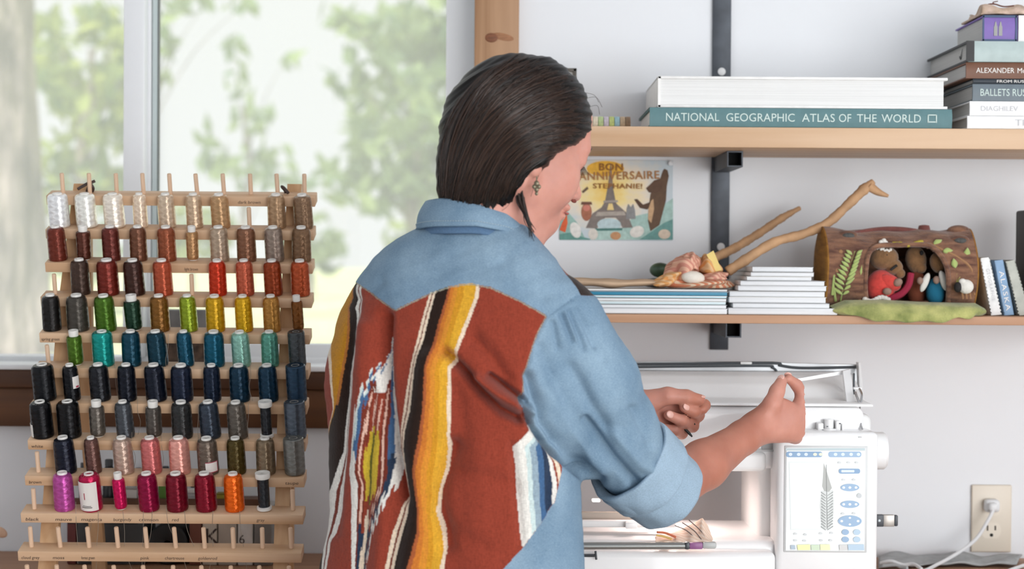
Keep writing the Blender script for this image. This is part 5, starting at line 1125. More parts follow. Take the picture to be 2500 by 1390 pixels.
# ------------------------------------------------------------------ outlet, plug, cord, things on the bench at the right
ou = thing('wall_outlet', 'almond duplex wall outlet plate on the white wall', 'outlet', tuple(P(2421, 1350, -0.003)))
M_alm = mat('almond_plastic', (218, 208, 192), 0.4)
m = MB(); pbox(m, 2371, 2471, 1185, 1349, -0.0062, 0.006, 0.0024, 3); m.build('plate', M_alm, ou, True)
for y in (1241, 1296):
    m = MB(); c = P(2420, y, -0.0066); q = []
    for i in range(24): a = 2 * math.pi * i / 24; q.append(c + Vector((0.0172 * math.cos(a), 0, max(-0.0135, min(0.0135, 0.0172 * math.sin(a))))))
    m.prism(q, (0, 0.003, 0)); soc = m.build('socket_face', mat('almond_face', (224, 214, 198), 0.35), ou)
    for x, hh in ((2411, 13), (2430, 11)): mm = MB(); pbox(mm, x - 2, x + 2, y - 6 - hh / 2, y - 6 + hh / 2, -0.0069, 0.0012); mm.build('slot', mat('slot_dark', (70, 60, 50), 0.8), soc)
    mm = MB(); mm.lathe([(0.003, 0), (0.003, 0.0006), (0, 0.0006)], 14, rot('X', 90), P(2420.5, y + 11, -0.0066)); mm.build('ground_hole', mat('slot_black', (16, 14, 12), 0.8), soc)
m = MB(); m.lathe([(0.0026, 0), (0.002, 0.001), (0, 0.0012)], 14, rot('X', 90), P(2421, 1268, -0.0062)); m.build('plate_screw', M_alm, ou, True)
pl = thing('power_plug', 'white plug and cord in the upper socket of the outlet', 'plug', tuple(P(2422, 1241, -0.01)))
M_cord = mat('white_cord', (226, 227, 228), 0.45)
m = MB(); m.box(P(2421, 1235, -0.017), (0.0255, 0.020, 0.022), bevel=0.006, seg=3); m.box(P(2424, 1238, -0.031), (0.016, 0.016, 0.0145), bevel=0.005, seg=3); m.build('plug_body', M_cord, pl, True)
m = MB(); m.tube(smooth_path([P(2425, 1246, -0.036), P(2415, 1266, -0.044), P(2390, 1308, -0.055), P(2368, 1330, -0.065), P(2330, 1356, -0.09), P(2290, 1378, -0.12), P(2240, on_bench(2240, -0.17) - 4, -0.17), P(2150, on_bench(2150, -0.2) - 4, -0.2)], 60), 0.0030, 10); m.build('cord', M_cord, pl, True)
M_gpad = mat('grey_felt', (168, 170, 170), 0.9, noise=(90, 0.12, 4), bump=(400, 0.5, 4))
def pad(u, v):
    px = 2145 + 350 * u; Y = -0.035 - 0.10 * v; zt_ = BENCH + 0.004 + 0.006 * (math.sin(u * 7.5 + 0.6) ** 2) * (1 - 0.6 * v) + 0.003 * math.sin(u * 13 + v * 3) ** 2
    zt_ -= 0.0 ; x = P(px, 1370, Y).x; return (x, Y + 0.02 * math.sin(u * 3.2) * 0.6 + 0.03 * u * v, max(BENCH + 0.002, zt_))
m = MB(); m.grid(pad, 50, 12)
tag(m.build('grey_cloth', M_gpad, None, True, auto=None, solid=0.003), 'rumpled grey felt cloth on the bench below the outlet', 'cloth')
for i, (pts, lab) in enumerate((([(2500, 1372, -0.10), (2470, 1385, -0.14), (2440, 1398, -0.18), (2380, 1420, -0.22)], 'pale cable crossing the bench corner at the lower right'), ([(2150, 1376, -0.13), (2175, 1371, -0.14), (2205, 1380, -0.15), (2230, 1378, -0.16), (2250, 1390, -0.18)], 'white cable looping on the bench beside the machine'), ([(2155, 1388, -0.15), (2185, 1380, -0.155), (2200, 1386, -0.16), (2215, 1392, -0.17)], 'short grey cable loop against the machine base'))):
    q = [P(*p) for p in pts]; q = [Vector((p.x, p.y, max(p.z, BENCH + (0.012 if i == 0 else 0.010)))) for p in q]
    if i == 0: q = [Vector((p.x, p.y, BENCH + 0.0036)) for p in q]
    m = MB(); m.tube(smooth_path(q, 30), 0.0030, 8); tag(m.build('cable', M_cord if i < 2 else M_gpad, None, True), lab, 'cable')

# ------------------------------------------------------------------ things behind the rack
YB = -0.135
def upright_item(name, label, cat, x0, x1, ytop, col, depth=0.09, rough=0.6, grp=None, txt=None):
    a = P(x0, ytop, YB); b_ = P(x1, ytop, YB); t = thing(name, label, cat, ((a.x + b_.x) / 2, YB + depth / 2, BENCH + 0.0005), grp)
    W = b_.x - a.x; H = a.z - BENCH - 0.0005; cx = (a.x + b_.x) / 2
    MB().box((cx, YB + depth / 2, BENCH + 0.0005 + H / 2), (W - 0.0006, depth, H), bevel=0.002).build('body', mat('item_' + name + str(x0), col, rough, noise=(30, 0.12, 3)), t, True)
    if cat == 'book': MB().box((cx, YB + depth / 2 + 0.001, BENCH + 0.0008 + H), (W - 0.005, depth - 0.006, 0.0008)).build('page_block', M_pageg, t)
    else: MB().box((cx, YB - 0.0006, BENCH + H * 0.75), (W * 0.8, 0.001, H * 0.03)).build('seam', mat('seam_dark', (22, 22, 24), 0.6), t)
    if txt:
        s, px, py, hpx = txt; text(s, 'spine_print', M_ink, t, P(px, py, YB - 0.0006), hpx / S(YB), None)
    return t
g2 = 'books and boxes behind the thread rack'
upright_item('binder', 'maroon binder standing behind the left rack legs', 'binder', 163, 186, 1242, (92, 36, 32), grp=g2)
upright_item('storage_box', 'charcoal storage box standing behind the rack', 'box', 187, 354, 1242, (58, 58, 58), grp=g2)
upright_item('book', 'rust-brown book standing behind the rack', 'book', 462, 492, 1242, (104, 56, 38), grp=g2)
upright_item('book', 'beige book with a black letter standing behind the rack', 'book', 494, 530, 1242, (188, 176, 160), grp=g2, txt=('K', 503, 1330, 40))
upright_item('book', 'plain tan book standing behind the rack between lettered ones', 'book', 532, 578, 1242, (172, 160, 146), grp=g2)
upright_item('book', 'off-white book with a black number standing behind the rack', 'book', 580, 618, 1242, (206, 202, 196), grp=g2, txt=('6', 584, 1328, 22))
upright_item('book', 'grey book standing behind the right rack leg', 'book', 620, 664, 1242, (140, 138, 134), grp=g2)
rl = thing('black_roll', 'black round roll end facing forwards behind the rack', 'roll', (P(408, 1330, YB).x, YB + 0.04, BENCH + 0.0005))
rr = 0.0335; c = Vector((P(408, 1330, YB).x, YB, BENCH + 0.0012 + rr)); m = MB(); m.lathe([(0.006, 0.002), (0.012, 0), (rr - 0.002, 0), (rr, 0.002), (rr, 0.088), (rr - 0.002, 0.09), (0.006, 0.09)], 40, rot('X', -90), c, closed=True); m.build('roll', mat('roll_black', (14, 14, 15), 0.5), rl, True)
ZT = P(400, 1242, YB).z
br_ = thing('wooden_tray', 'dark brown wooden board lying on the books behind the rack', 'board', (P(430, 1230, YB).x, YB + 0.04, ZT + 0.001))
a = P(180, 1230, YB); b_ = P(640, 1230, YB); mm = wood('tray_brown', '6a4226', '4c2c18', 'X', 0.5)
MB().box(((a.x + b_.x) / 2, YB + 0.04, ZT + 0.0025 + 0.004), (b_.x - a.x, 0.085, 0.008), bevel=0.0015).build('board', mm, br_, True)
MB().box(((a.x + b_.x) / 2, YB - 0.001, ZT + 0.0095), (b_.x - a.x, 0.006, 0.014), bevel=0.0015).build('lip', mm, br_, True)
ZT2 = ZT + 0.0111
M_bot = mat('bottle_black', (20, 21, 24), 0.35)
for i, (px, w_, lab) in enumerate(((203, 20, 'slim black bottle behind the second-lowest row, nearest the left leg'), (266, 30, 'wide black bottle behind the mauve brown spool'), (338, 24, 'squat black bottle left of the rose pink spool'), (404, 26, 'black bottle between the two pink spools'), (476, 22, 'black bottle between blush and taupe spools'))):
    c = P(px, 1200, YB + 0.03); r = w_ / 2 / S(YB + 0.03); ht = [0.060, 0.066, 0.052, 0.055, 0.045][i]
    t = thing('ink_bottle', lab, 'bottle', (c.x, c.y, ZT2), 'black bottles on the board behind the rack')
    MB().lathe([(r, 0), (r, ht * 0.7), (r * 0.6, ht * 0.82), (r * 0.6, ht * 0.84)], 20, None, (c.x, c.y, ZT2)).build('bottle', M_bot, t, True)
    MB().lathe([(r * 0.66, ht * 0.842), (r * 0.66, ht * 0.985), (r * 0.5, ht)], 18, None, (c.x, c.y, ZT2)).build('cap', M_mdark, t, True)
def smallbox(name, lab, cat, x0, x1, y0, col, d=0.03, dy=0.0, grp=None):
    a = P(x0, y0, YB + dy); b_ = P(x1, y0, YB + dy); H = a.z - ZT2 
    t = thing(name, lab, cat, ((a.x + b_.x) / 2, YB + dy + d / 2, ZT2), grp)
    MB().box(((a.x + b_.x) / 2, YB + dy + d / 2, ZT2 + H * 0.42 + 0.0001), (b_.x - a.x, d, H * 0.82), bevel=0.001).build('body', mat('sb_%s' % (col,), col, 0.6), t, True)
    MB().box(((a.x + b_.x) / 2, YB + dy + d / 2, ZT2 + H * 0.92), (b_.x - a.x + 0.001, d + 0.001, H * 0.16), bevel=0.0008).build('lid', mat('sbl_%s' % (col,), tuple(int(q * 0.8) for q in col), 0.6), t, True)
smallbox('card_box', 'little white card box behind the slim magenta spool', 'box', 306, 334, 1190, (206, 204, 200), 0.022, 0.002)
smallbox('tin', 'small dark grey tin behind the dark raspberry spool', 'tin', 352, 378, 1180, (70, 72, 72), 0.02, 0.002)
smallbox('green_tub', 'small green tub behind the raspberry and wine red spools', 'tub', 386, 412, 1176, (78, 120, 40), 0.02, 0.002)
smallbox('yellow_tub', 'small olive yellow tub behind the bright orange spool', 'tub', 528, 552, 1205, (150, 136, 40), 0.02, 0.002)
for i, lab in enumerate(('lowest of three white notepads stacked behind the crimson spool', 'middle one of three white notepads stacked behind the crimson spool', 'topmost of three white notepads stacked behind the crimson spool')):
    a = P(440, 1200, YB); b_ = P(500, 1200, YB); o = MB().box(((a.x + b_.x) / 2, YB + 0.02, ZT2 + 0.0035 + 0.0068 * i), (b_.x - a.x - 0.003 * (i % 2), 0.034, 0.0062), bevel=0.0006).build('notepad', mat('pad_%d' % i, [(200, 198, 194), (168, 168, 166), (206, 206, 202)][i], 0.7), None, True); tag(o, lab, 'notepad')
# weathered box on the window sill
SZ = zt + 0.0006
t = thing('sill_box', 'weathered dark box with a grey top standing on the window sill', 'box', (P(448, 880, 0.0).x, 0.0, SZ))
a = P(392, 757, -0.02); b_ = P(506, 757, -0.02); zm = P(448, 803, -0.02).z
MB().box(((a.x + b_.x) / 2, 0.002, (SZ + zm) / 2), (b_.x - a.x, 0.045, zm - SZ - 0.0004), bevel=0.002).build('body', mat('weathered_dark', (58, 46, 40), 0.8, noise=(60, 0.5, 5, (104, 84, 70))), t, True)
MB().box(((a.x + b_.x) / 2, 0.002, (zm + a.z) / 2), (b_.x - a.x + 0.002, 0.047, a.z - zm), bevel=0.002).build('lid', mat('weathered_grey', (124, 124, 124), 0.8, noise=(40, 0.2, 4)), t, True)
# wooden spoon tip entering from the left
t = thing('wooden_spoon', 'wooden spoon standing in a jar just at the left picture edge', 'spoon', (P(-40, 1390, -0.12).x, -0.12, BENCH + 0.008))
m = MB(); m.ell(P(0, 1300, -0.12), (0.013, 0.003, 0.0085), rot('Y', 25)); m.tube([P(-8, 1306, -0.12), P(-42, on_bench(-42, -0.12) - 12, -0.12)], 0.0032, 8); m.build('spoon', mat('spoon_wood', (214, 176, 148), 0.6), t, True)
t = thing('glass_jar', 'small jar holding the wooden spoon beyond the left picture edge', 'jar', (P(-42, 1390, -0.12).x, -0.12, BENCH + 0.0005))
c = (P(-42, 1390, -0.12).x, -0.12, BENCH + 0.0005); MB().lathe([(0.0, 0.003), (0.014, 0.003), (0.0145, 0.03), (0.016, 0.03), (0.016, 0.0), (0.0, 0.0)], 24, None, c).build('jar', mat('jar_ceramic', (200, 196, 190), 0.4), t, True)
# ------------------------------------------------------------------ the person: smooth-blended solids meshed with surface nets
class Field:
    def __init__(s, lo, hi, h):
        s.h = h; s.lo = np.array(lo, float); s.n = np.ceil((np.array(hi) - s.lo) / h).astype(int) + 1
        s.F = np.full(s.n, 0.5, np.float32)
    def sub(s, lo, hi):
        a = np.clip(np.floor((np.array(lo) - s.lo) / s.h).astype(int), 0, s.n); b = np.clip(np.ceil((np.array(hi) - s.lo) / s.h).astype(int) + 1, 0, s.n)
        ax = [s.lo[i] + s.h * np.arange(a[i], b[i]) for i in range(3)]
        return tuple(slice(a[i], b[i]) for i in range(3)), np.meshgrid(*ax, indexing='ij', sparse=True)
def smin(a, b, k):
    h = np.clip(0.5 + 0.5 * (b - a) / k, 0, 1); return b + (a - b) * h - k * h * (1 - h)
def d_cone(X, Y, Z, a, b, ra, rb):
    a = np.array(a); ba = np.array(b) - a; L2 = max(float(ba @ ba), 1e-12)
    h = np.clip(((X - a[0]) * ba[0] + (Y - a[1]) * ba[1] + (Z - a[2]) * ba[2]) / L2, 0, 1)
    return np.sqrt((X - a[0] - h * ba[0]) ** 2 + (Y - a[1] - h * ba[1]) ** 2 + (Z - a[2] - h * ba[2]) ** 2) - (ra + (rb - ra) * h)
def d_ell(X, Y, Z, c, r, R=None):
    x, y, z = X - c[0], Y - c[1], Z - c[2]
    if R is not None: x, y, z = (R[0][0] * x + R[1][0] * y + R[2][0] * z, R[0][1] * x + R[1][1] * y + R[2][1] * z, R[0][2] * x + R[1][2] * y + R[2][2] * z)
    k0 = np.sqrt((x / r[0]) ** 2 + (y / r[1]) ** 2 + (z / r[2]) ** 2); k1 = np.sqrt((x / r[0] ** 2) ** 2 + (y / r[1] ** 2) ** 2 + (z / r[2] ** 2) ** 2)
    return k0 * (k0 - 1) / np.maximum(k1, 1e-6)
def bbox(pr):
    if pr[0] == 'c': a, b, r = np.array(pr[1]), np.array(pr[2]), max(pr[3], pr[4]); return np.minimum(a, b) - r, np.maximum(a, b) + r
    c = np.array(pr[1]); r = max(pr[2]); return c - r, c + r
def evalp(pr, X, Y, Z): return d_cone(X, Y, Z, *pr[1:5]) if pr[0] == 'c' else d_ell(X, Y, Z, pr[1], pr[2], pr[3] if len(pr) > 3 else None)
def add_group(fl, prims, k, kg, pad=0.02):
    bb = [bbox(p) for p in prims]; lo = np.min([b[0] for b in bb], 0) - pad; hi = np.max([b[1] for b in bb], 0) + pad
    sl, (X, Y, Z) = fl.sub(lo, hi); g = None
    for p in prims:
        d = evalp(p, X, Y, Z); g = d if g is None else smin(g, d, k)
    fl.F[sl] = smin(fl.F[sl], g.astype(np.float32), kg)
def surface(F_, lo, h):
    """naive surface nets -> verts, quads"""
    ins = F_ < 0; nx, ny, nz = F_.shape
    c = ins[:-1, :-1, :-1].astype(np.uint8)
    tot = np.zeros((nx - 1, ny - 1, nz - 1), np.uint8)
    for dx in (0, 1):
        for dy in (0, 1):
            for dz in (0, 1): tot += ins[dx:nx - 1 + dx, dy:ny - 1 + dy, dz:nz - 1 + dz]
    act = (tot > 0) & (tot < 8); idx = np.full(act.shape, -1, np.int64); I = np.argwhere(act); idx[act] = np.arange(len(I))
    acc = np.zeros((len(I), 3)); cnt = np.zeros(len(I))
    corners = [(0, 0, 0), (1, 0, 0), (0, 1, 0), (1, 1, 0), (0, 0, 1), (1, 0, 1), (0, 1, 1), (1, 1, 1)]
    val = [F_[I[:, 0] + a, I[:, 1] + b, I[:, 2] + d] for a, b, d in corners]
    for i in range(8):
        for j in range(i + 1, 8):
            if sum(abs(corners[i][q] - corners[j][q]) for q in range(3)) != 1: continue
            m = (val[i] < 0) != (val[j] < 0); t = val[i][m] / (val[i][m] - val[j][m])
            p = np.array(corners[i]) + t[:, None] * (np.array(corners[j]) - np.array(corners[i])); acc[m] += p; cnt[m] += 1
    V = (I + acc / np.maximum(cnt, 1)[:, None]) * h + np.array(lo)
    Q = []
    for ax in range(3):
        b, d = (ax + 1) % 3, (ax + 2) % 3
        s0 = [slice(None)] * 3; s1 = [slice(None)] * 3; s0[ax] = slice(0, -1); s1[ax] = slice(1, None)
        e0, e1 = ins[tuple(s0)], ins[tuple(s1)]; E = np.argwhere(e0 != e1)
        E = E[(E[:, b] > 0) & (E[:, d] > 0) & (E[:, b] < F_.shape[b] - 1) & (E[:, d] < F_.shape[d] - 1)]
        fl_ = e0[tuple(E.T)]
        def g(ob, od):
            q = E.copy(); q[:, b] -= ob; q[:, d] -= od; return idx[tuple(q.T)]
        q = np.stack([g(1, 1), g(0, 1), g(0, 0), g(1, 0)], 1); q[~fl_] = q[~fl_][:, ::-1]; Q.append(q)
    return V, np.concatenate(Q)
def vnormals(V, Q):
    n = np.cross(V[Q[:, 2]] - V[Q[:, 0]], V[Q[:, 3]] - V[Q[:, 1]]); N_ = np.zeros_like(V)
    for k in range(4): np.add.at(N_, Q[:, k], n)
    return N_ / np.maximum(np.linalg.norm(N_, axis=1), 1e-12)[:, None]
def relax(V, Q, it=1, lam=0.5):
    e = np.concatenate([Q[:, [0, 1]], Q[:, [1, 2]], Q[:, [2, 3]], Q[:, [3, 0]]]); e = np.concatenate([e, e[:, ::-1]])
    cnt = np.bincount(e[:, 0], minlength=len(V))[:, None]
    for _ in range(it):
        s = np.stack([np.bincount(e[:, 0], V[e[:, 1], k], len(V)) for k in range(3)], 1); V = V + lam * (s / np.maximum(cnt, 1) - V)
    return V
def subdiv(V, Q):
    e = np.concatenate([Q[:, [0, 1]], Q[:, [1, 2]], Q[:, [2, 3]], Q[:, [3, 0]]]); es = np.sort(e, 1)
    u, inv = np.unique(es[:, 0] * len(V) + es[:, 1], return_inverse=True); a, b = u // len(V), u % len(V)
    M = (V[a] + V[b]) / 2; C = V[Q].mean(1); n = len(Q); o1 = len(V); o2 = o1 + len(M); em = inv.reshape(4, n) + o1; ce = np.arange(n) + o2
    q = [np.stack([Q[:, k], em[k], ce, em[(k - 1) % 4]], 1) for k in range(4)]
    return np.concatenate([V, M, C]), np.concatenate(q)
def np_mesh(name, V, Q, parent, m, colors=None):
    used = np.unique(Q); mp_ = np.zeros(len(V), np.int64); mp_[used] = np.arange(len(used)); V2 = V[used]; Q2 = mp_[Q]
    me = bpy.data.meshes.new(name); me.vertices.add(len(V2)); me.loops.add(Q2.size); me.polygons.add(len(Q2))
    org = np.array([V2[:, 0].mean(), V2[:, 1].mean(), V2[:, 2].min()])
    me.vertices.foreach_set('co', (V2 - org).ravel().astype(np.float32)); me.loops.foreach_set('vertex_index', Q2.ravel().astype(np.int32))
    me.polygons.foreach_set('loop_start', (np.arange(len(Q2)) * 4).astype(np.int32)); me.polygons.foreach_set('loop_total', np.full(len(Q2), 4, np.int32))
    me.polygons.foreach_set('use_smooth', np.ones(len(Q2), bool)); me.update(calc_edges=True)
    if colors is not None:
        at = me.color_attributes.new('Col', 'FLOAT_COLOR', 'POINT'); cc = np.ones((len(V2), 4), np.float32); cc[:, :3] = colors[used]; at.data.foreach_set('color', cc.ravel())
    if m: me.materials.append(m)
    o = bpy.data.objects.new(name, me); COL.objects.link(o); place(o, Vector(org), parent); return o
CR = np.array(CROT); CP = np.array(CAM)
def nproj(V):
    q = (V - CP) @ CR; return 1250 + q[:, 0] / -q[:, 2] * F, 695 - q[:, 1] / -q[:, 2] * F
def p3(px, py, Y): return np.array(P(px, py, Y))

person = thing('person', 'person in a denim shirt with a striped woven back, reaching over the machine', 'person', (P(1110, 1390, -0.75).x, -0.75, 0.0))
# ---- head frame
psi, pit, rol = math.radians(57), math.radians(18), math.radians(3)
fv = np.array([math.sin(psi) * math.cos(pit), math.cos(psi) * math.cos(pit), -math.sin(pit)]); lv = np.array([-math.cos(psi), math.sin(psi), 0.0]); uv = np.cross(fv, lv)
lv, uv = lv * math.cos(rol) + uv * math.sin(rol), uv * math.cos(rol) - lv * math.sin(rol)
HR = np.stack([fv, lv, uv], 1); HC = p3(1264, 331, -0.75)
def hl(x, y, z): return HC + HR @ np.array([x, y, z])
def he(x, y, z, rx, ry, rz): return ('e', hl(x, y, z), (rx, ry, rz), HR)
skin = Field((-0.27, -0.95, 0.93), (0.42, -0.40, 1.66), 0.0023)
head = [he(-0.010, 0, 0.015, .084, .072, .080), he(.036, 0, -.038, .056, .058, .066), ('c', hl(-0.008, .050, -.062), hl(.068, .008, -.093), .020, .017), ('c', hl(-0.008, -.050, -.062), hl(.068, -.008, -.093), .020, .017),
        he(.074, 0, -.091, .016, .020, .015), he(.054, .036, -.040, .028, .026, .034), he(.054, -.036, -.040, .028, .026, .034), he(.079, 0, .010, .015, .048, .018), he(.066, 0, .040, .022, .048, .036)]
add_group(skin, head, 0.02, 0.01)
add_group(skin, [('c', hl(.091, 0, -.004), hl(.108, 0, -.040), .0070, .0090), he(.109, 0, -.043, .0090, .0095, .0085), he(.099, .011, -.046, .009, .007, .0065), he(.099, -.011, -.046, .009, .007, .0065)], 0.006, 0.008)
add_group(skin, [he(.092, 0, -.065, .011, .023, .0075), he(.090, 0, -.077, .011, .020, .0075)], 0.003, 0.006)
add_group(skin, [he(.077, .031, -.006, .012, .015, .011)], 0.003, 0.006); add_group(skin, [he(.077, -.031, -.006, .012, .015, .011)], 0.003, 0.006)
for s in (1, -1):
    add_group(skin, [he(-.012, s * .073, -.014, .020, .007, .032), he(-.016, s * .077, -.012, .012, .006, .024), he(-.004, s * .072, -.046, .010, .006, .011)], 0.004, 0.006)
NB = p3(1178, 600, -0.745)
add_group(skin, [('c', hl(-.022, 0, -.075), NB, .050, .056), ('c', hl(.02, 0, -.085), p3(1235, 600, -0.70), .034, .040)], 0.03, 0.02)
# trunk and upper arms, hidden by the shirt
LS, RS_ = p3(915, 760, -0.70), p3(1375, 805, -0.79)
EL = p3(1636, 1192, -0.675); WR = p3(1846, 1047, -0.535); LE, LW = p3(1228, 1115, -0.545), p3(1552, 992, -0.497)
add_group(skin, [('c', NB, p3(1110, 1380, -0.75), .070, .085), ('c', LS, RS_, .028, .036)], 0.04, 0.03)
fr_ = RS_ * 0.35 + EL * 0.65
add_group(skin, [('c', RS_, EL, .043, .033), ('c', EL, EL * 0.62 + WR * 0.38, .033, .0325), ('c', EL * 0.62 + WR * 0.38, EL * 0.15 + WR * 0.85, .0325, .0225), ('c', EL * 0.15 + WR * 0.85, WR, .0225, .0205)], 0.012, 0.012)
add_group(skin, [('c', LS, LE, .030, .034), ('c', LE, LE * 0.5 + LW * 0.5, .033, .030), ('c', LE * 0.5 + LW * 0.5, LW, .030, .0205)], 0.012, 0.012)
def chain(pts, rs): return [('c', pts[i], pts[i + 1], rs[i], rs[i + 1]) for i in range(len(pts) - 1)]
# right hand: back of the hand to the viewer, index and thumb pinched upwards
q = lambda *a: [p3(*t) for t in a]
RI = q((1944, 1006, -.512), (1960, 966, -.500), (1945, 941, -.505), (1926, 925, -.512)); RT_ = q((1866, 1020, -.535), (1884, 988, -.540), (1897, 956, -.534), (1908, 932, -.522))
RM = q((1952, 1026, -.508), (1957, 1032, -.475), (1930, 1030, -.462), (1912, 1022, -.474)); RR = q((1950, 1046, -.509), (1953, 1050, -.478), (1925, 1048, -.465), (1906, 1040, -.478)); RP = q((1938, 1062, -.513), (1942, 1068, -.488), (1915, 1066, -.476), (1898, 1056, -.485))
add_group(skin, [('c', WR, RI[0], .0190, .0115), ('c', WR, RM[0], .0195, .0120), ('c', WR, RR[0], .0185, .0118), ('c', WR, RP[0], .0170, .0112), ('e', p3(1898, 1022, -.522), (.034, .016, .030))], 0.010, 0.012)
add_group(skin, [('c', p3(1858, 1032, -.535), RT_[1], .0170, .0125)] + chain(RT_[1:], (.0122, .0105, .0082)), 0.005, 0.010)
add_group(skin, chain(RI, (.0108, .0096, .0082, .0066)), 0.004, 0.006)
for c_ in (RM, RR, RP): add_group(skin, chain(c_, (.0112, .0095, .0085, .0070)), 0.004, 0.003)
# left hand: palm side, thumb on top, fingers curled back towards the viewer
TH = q((1582, 984, -.510), (1630, 967, -.516), (1676, 970, -.516), (1708, 977, -.510)); LI = q((1640, 985, -.482), (1690, 990, -.474), (1720, 990, -.486), (1716, 1000, -.500))
LM = q((1636, 1004, -.478), (1703, 1014, -.484), (1694, 1005, -.508), (1671, 995, -.516)); LR = q((1628, 1025, -.478), (1690, 1040, -.484), (1664, 1028, -.510), (1632, 1014, -.518)); LP = q((1616, 1044, -.480), (1664, 1058, -.486), (1648, 1052, -.504), (1622, 1046, -.508))
add_group(skin, [('c', LW, LI[0], .0200, .0130), ('c', LW, LM[0], .0200, .0130), ('c', LW, LR[0], .0195, .0130), ('c', LW, LP[0], .0180, .0125), ('e', p3(1592, 1030, -.492), (.018, .012, .017))], 0.010, 0.012)
add_group(skin, [('c', p3(1568, 985, -.505), TH[1], .0185, .0125)] + chain(TH[1:], (.0122, .0102, .0084)), 0.005, 0.006)
for c_, rr in ((LI, (.0100, .0090, .0084, .0074)), (LM, (.0105, .0098, .0088, .0076)), (LR, (.0105, .0096, .0086, .0074)), (LP, (.0098, .0088, .0078, .0068))): add_group(skin, chain(c_, rr), 0.004, 0.0025)
V, Q = surface(skin.F, skin.lo, skin.h); V = relax(V, Q, 2, 0.4); del skin
# skin colour: rosier hands, face and cheek
sm = bpy.data.materials.new('skin'); sm.use_nodes = True; nt = sm.node_tree; N = nt.nodes; L = nt.links; b = N['Principled BSDF']
b.inputs['Roughness'].default_value = 0.48; b.inputs['Specular IOR Level'].default_value = 0.4; b.inputs['Subsurface Weight'].default_value = 0.25; b.inputs['Subsurface Radius'].default_value = (0.010, 0.004, 0.002); b.inputs['Subsurface Scale'].default_value = 0.5
tc = N.new('ShaderNodeTexCoord'); n1 = N.new('ShaderNodeTexNoise'); n1.inputs['Scale'].default_value = 28; n1.inputs['Detail'].default_value = 5; L.new(tc.outputs['Object'], n1.inputs['Vector'])
r = N.new('ShaderNodeValToRGB'); r.color_ramp.elements[0].position = 0.3; r.color_ramp.elements[1].position = 0.72; r.color_ramp.elements[0].color = lin((188, 118, 98)); r.color_ramp.elements[1].color = lin((210, 148, 130))
at = N.new('ShaderNodeAttribute'); at.attribute_name = 'Col'; r.color_ramp.elements[0].color = (0.88, 0.80, 0.78, 1); r.color_ramp.elements[1].color = (1.08, 1.06, 1.05, 1)
mxc = N.new('ShaderNodeMix'); mxc.data_type = 'RGBA'; mxc.blend_type = 'MULTIPLY'; mxc.inputs[0].default_value = 1.0
L.new(n1.outputs['Fac'], r.inputs['Fac']); L.new(at.outputs['Color'], mxc.inputs[6]); L.new(r.outputs[0], mxc.inputs[7]); L.new(mxc.outputs[2], b.inputs['Base Color'])
n2 = N.new('ShaderNodeTexNoise'); n2.inputs['Scale'].default_value = 420; n2.inputs['Detail'].default_value = 3; L.new(tc.outputs['Object'], n2.inputs['Vector']); bp = N.new('ShaderNodeBump'); bp.inputs['Strength'].default_value = 0.18; bp.inputs['Distance'].default_value = 0.0008; L.new(n2.outputs['Fac'], bp.inputs['Height']); L.new(bp.outputs['Normal'], b.inputs['Normal'])
bx_, by_ = nproj(V); tone = np.interp(bx_ + 0.0 * by_, [1440, 1600, 1660, 1700, 1840, 1890, 2000], [0.0, 0.15, 0.4, 1.0, 1.0, 0.3, 0.3]); tone = np.where(by_ < 640, 0.0, tone)
CF = np.array(lin((206, 150, 134))[:3]); CA = np.array(lin((180, 120, 100))[:3])
body = np_mesh('body', V, Q, person, sm, CF[None] * (1 - tone[:, None]) + CA[None] * tone[:, None])
# nails, lashes, brow
M_nail = mat('nail', (224, 176, 162), 0.3)
def nail(tip, prev, nrm, w=.0052, l=.0062):
    t_ = Vector(tip - prev).normalized(); n = Vector(nrm); n = (n - t_ * n.dot(t_)).normalized(); s = t_.cross(n); R_ = Matrix((s, t_, n)).transposed()
    MB().ell(Vector(tip) + n * 0.0066 + t_ * 0.001, (w, l, 0.0014), R_, 12, 8).build('nail', M_nail, body, True)
nail(RT_[3], RT_[2], (-0.5, -0.85, 0.3)); nail(LM[3], LM[2], (-0.1, -1, 0.35)); nail(LR[3], LR[2], (-0.1, -1, 0.35)); nail(TH[3], TH[2], (0.3, -0.3, 0.9)); nail(RI[3], RI[2], (0.3, 0.9, 0.4))
M_lash = mat('lash', (44, 30, 26), 0.7)
m = MB()
for i in range(7):
    y = -.020 - .004 * i; a = Vector(hl(.0885 - .0010 * i, y, -.0125)); e = Vector(hl(.0985 - .0010 * i, y - .002, -.0195)); m.tube([a, a.lerp(e, .5) + Vector((0, 0, -.001)), e], [.0007, .0005, .0002], 5)
m.build('eyelashes', M_lash, body, True)
m = MB(); m.tube(smooth_path([Vector(hl(.0955, -.014, .012)), Vector(hl(.0940, -.028, .016)), Vector(hl(.084, -.044, .013))], 12), [.0012, .0018, .002, .0022, .0022, .0022, .002, .002, .0018, .0014, .001, .0006], 6); m.build('eyebrow', M_lash, body, True)
m = MB(); m.tube(smooth_path([Vector(hl(.0885, -.018, -.012)), Vector(hl(.0885, -.030, -.0145)), Vector(hl(.081, -.044, -.010))], 10), .0009, 5); m.build('eyelid_line', M_lash, body, True)
m = MB(); m.ell(Vector(hl(.1035, -.0125, -.0525)), (.0042, .0020, .0026), Matrix(HR.tolist())); m.build('nostril', mat('nostril', (120, 58, 48), 0.8), body, True)
M_lip = mat('lip', (186, 92, 84), 0.45)
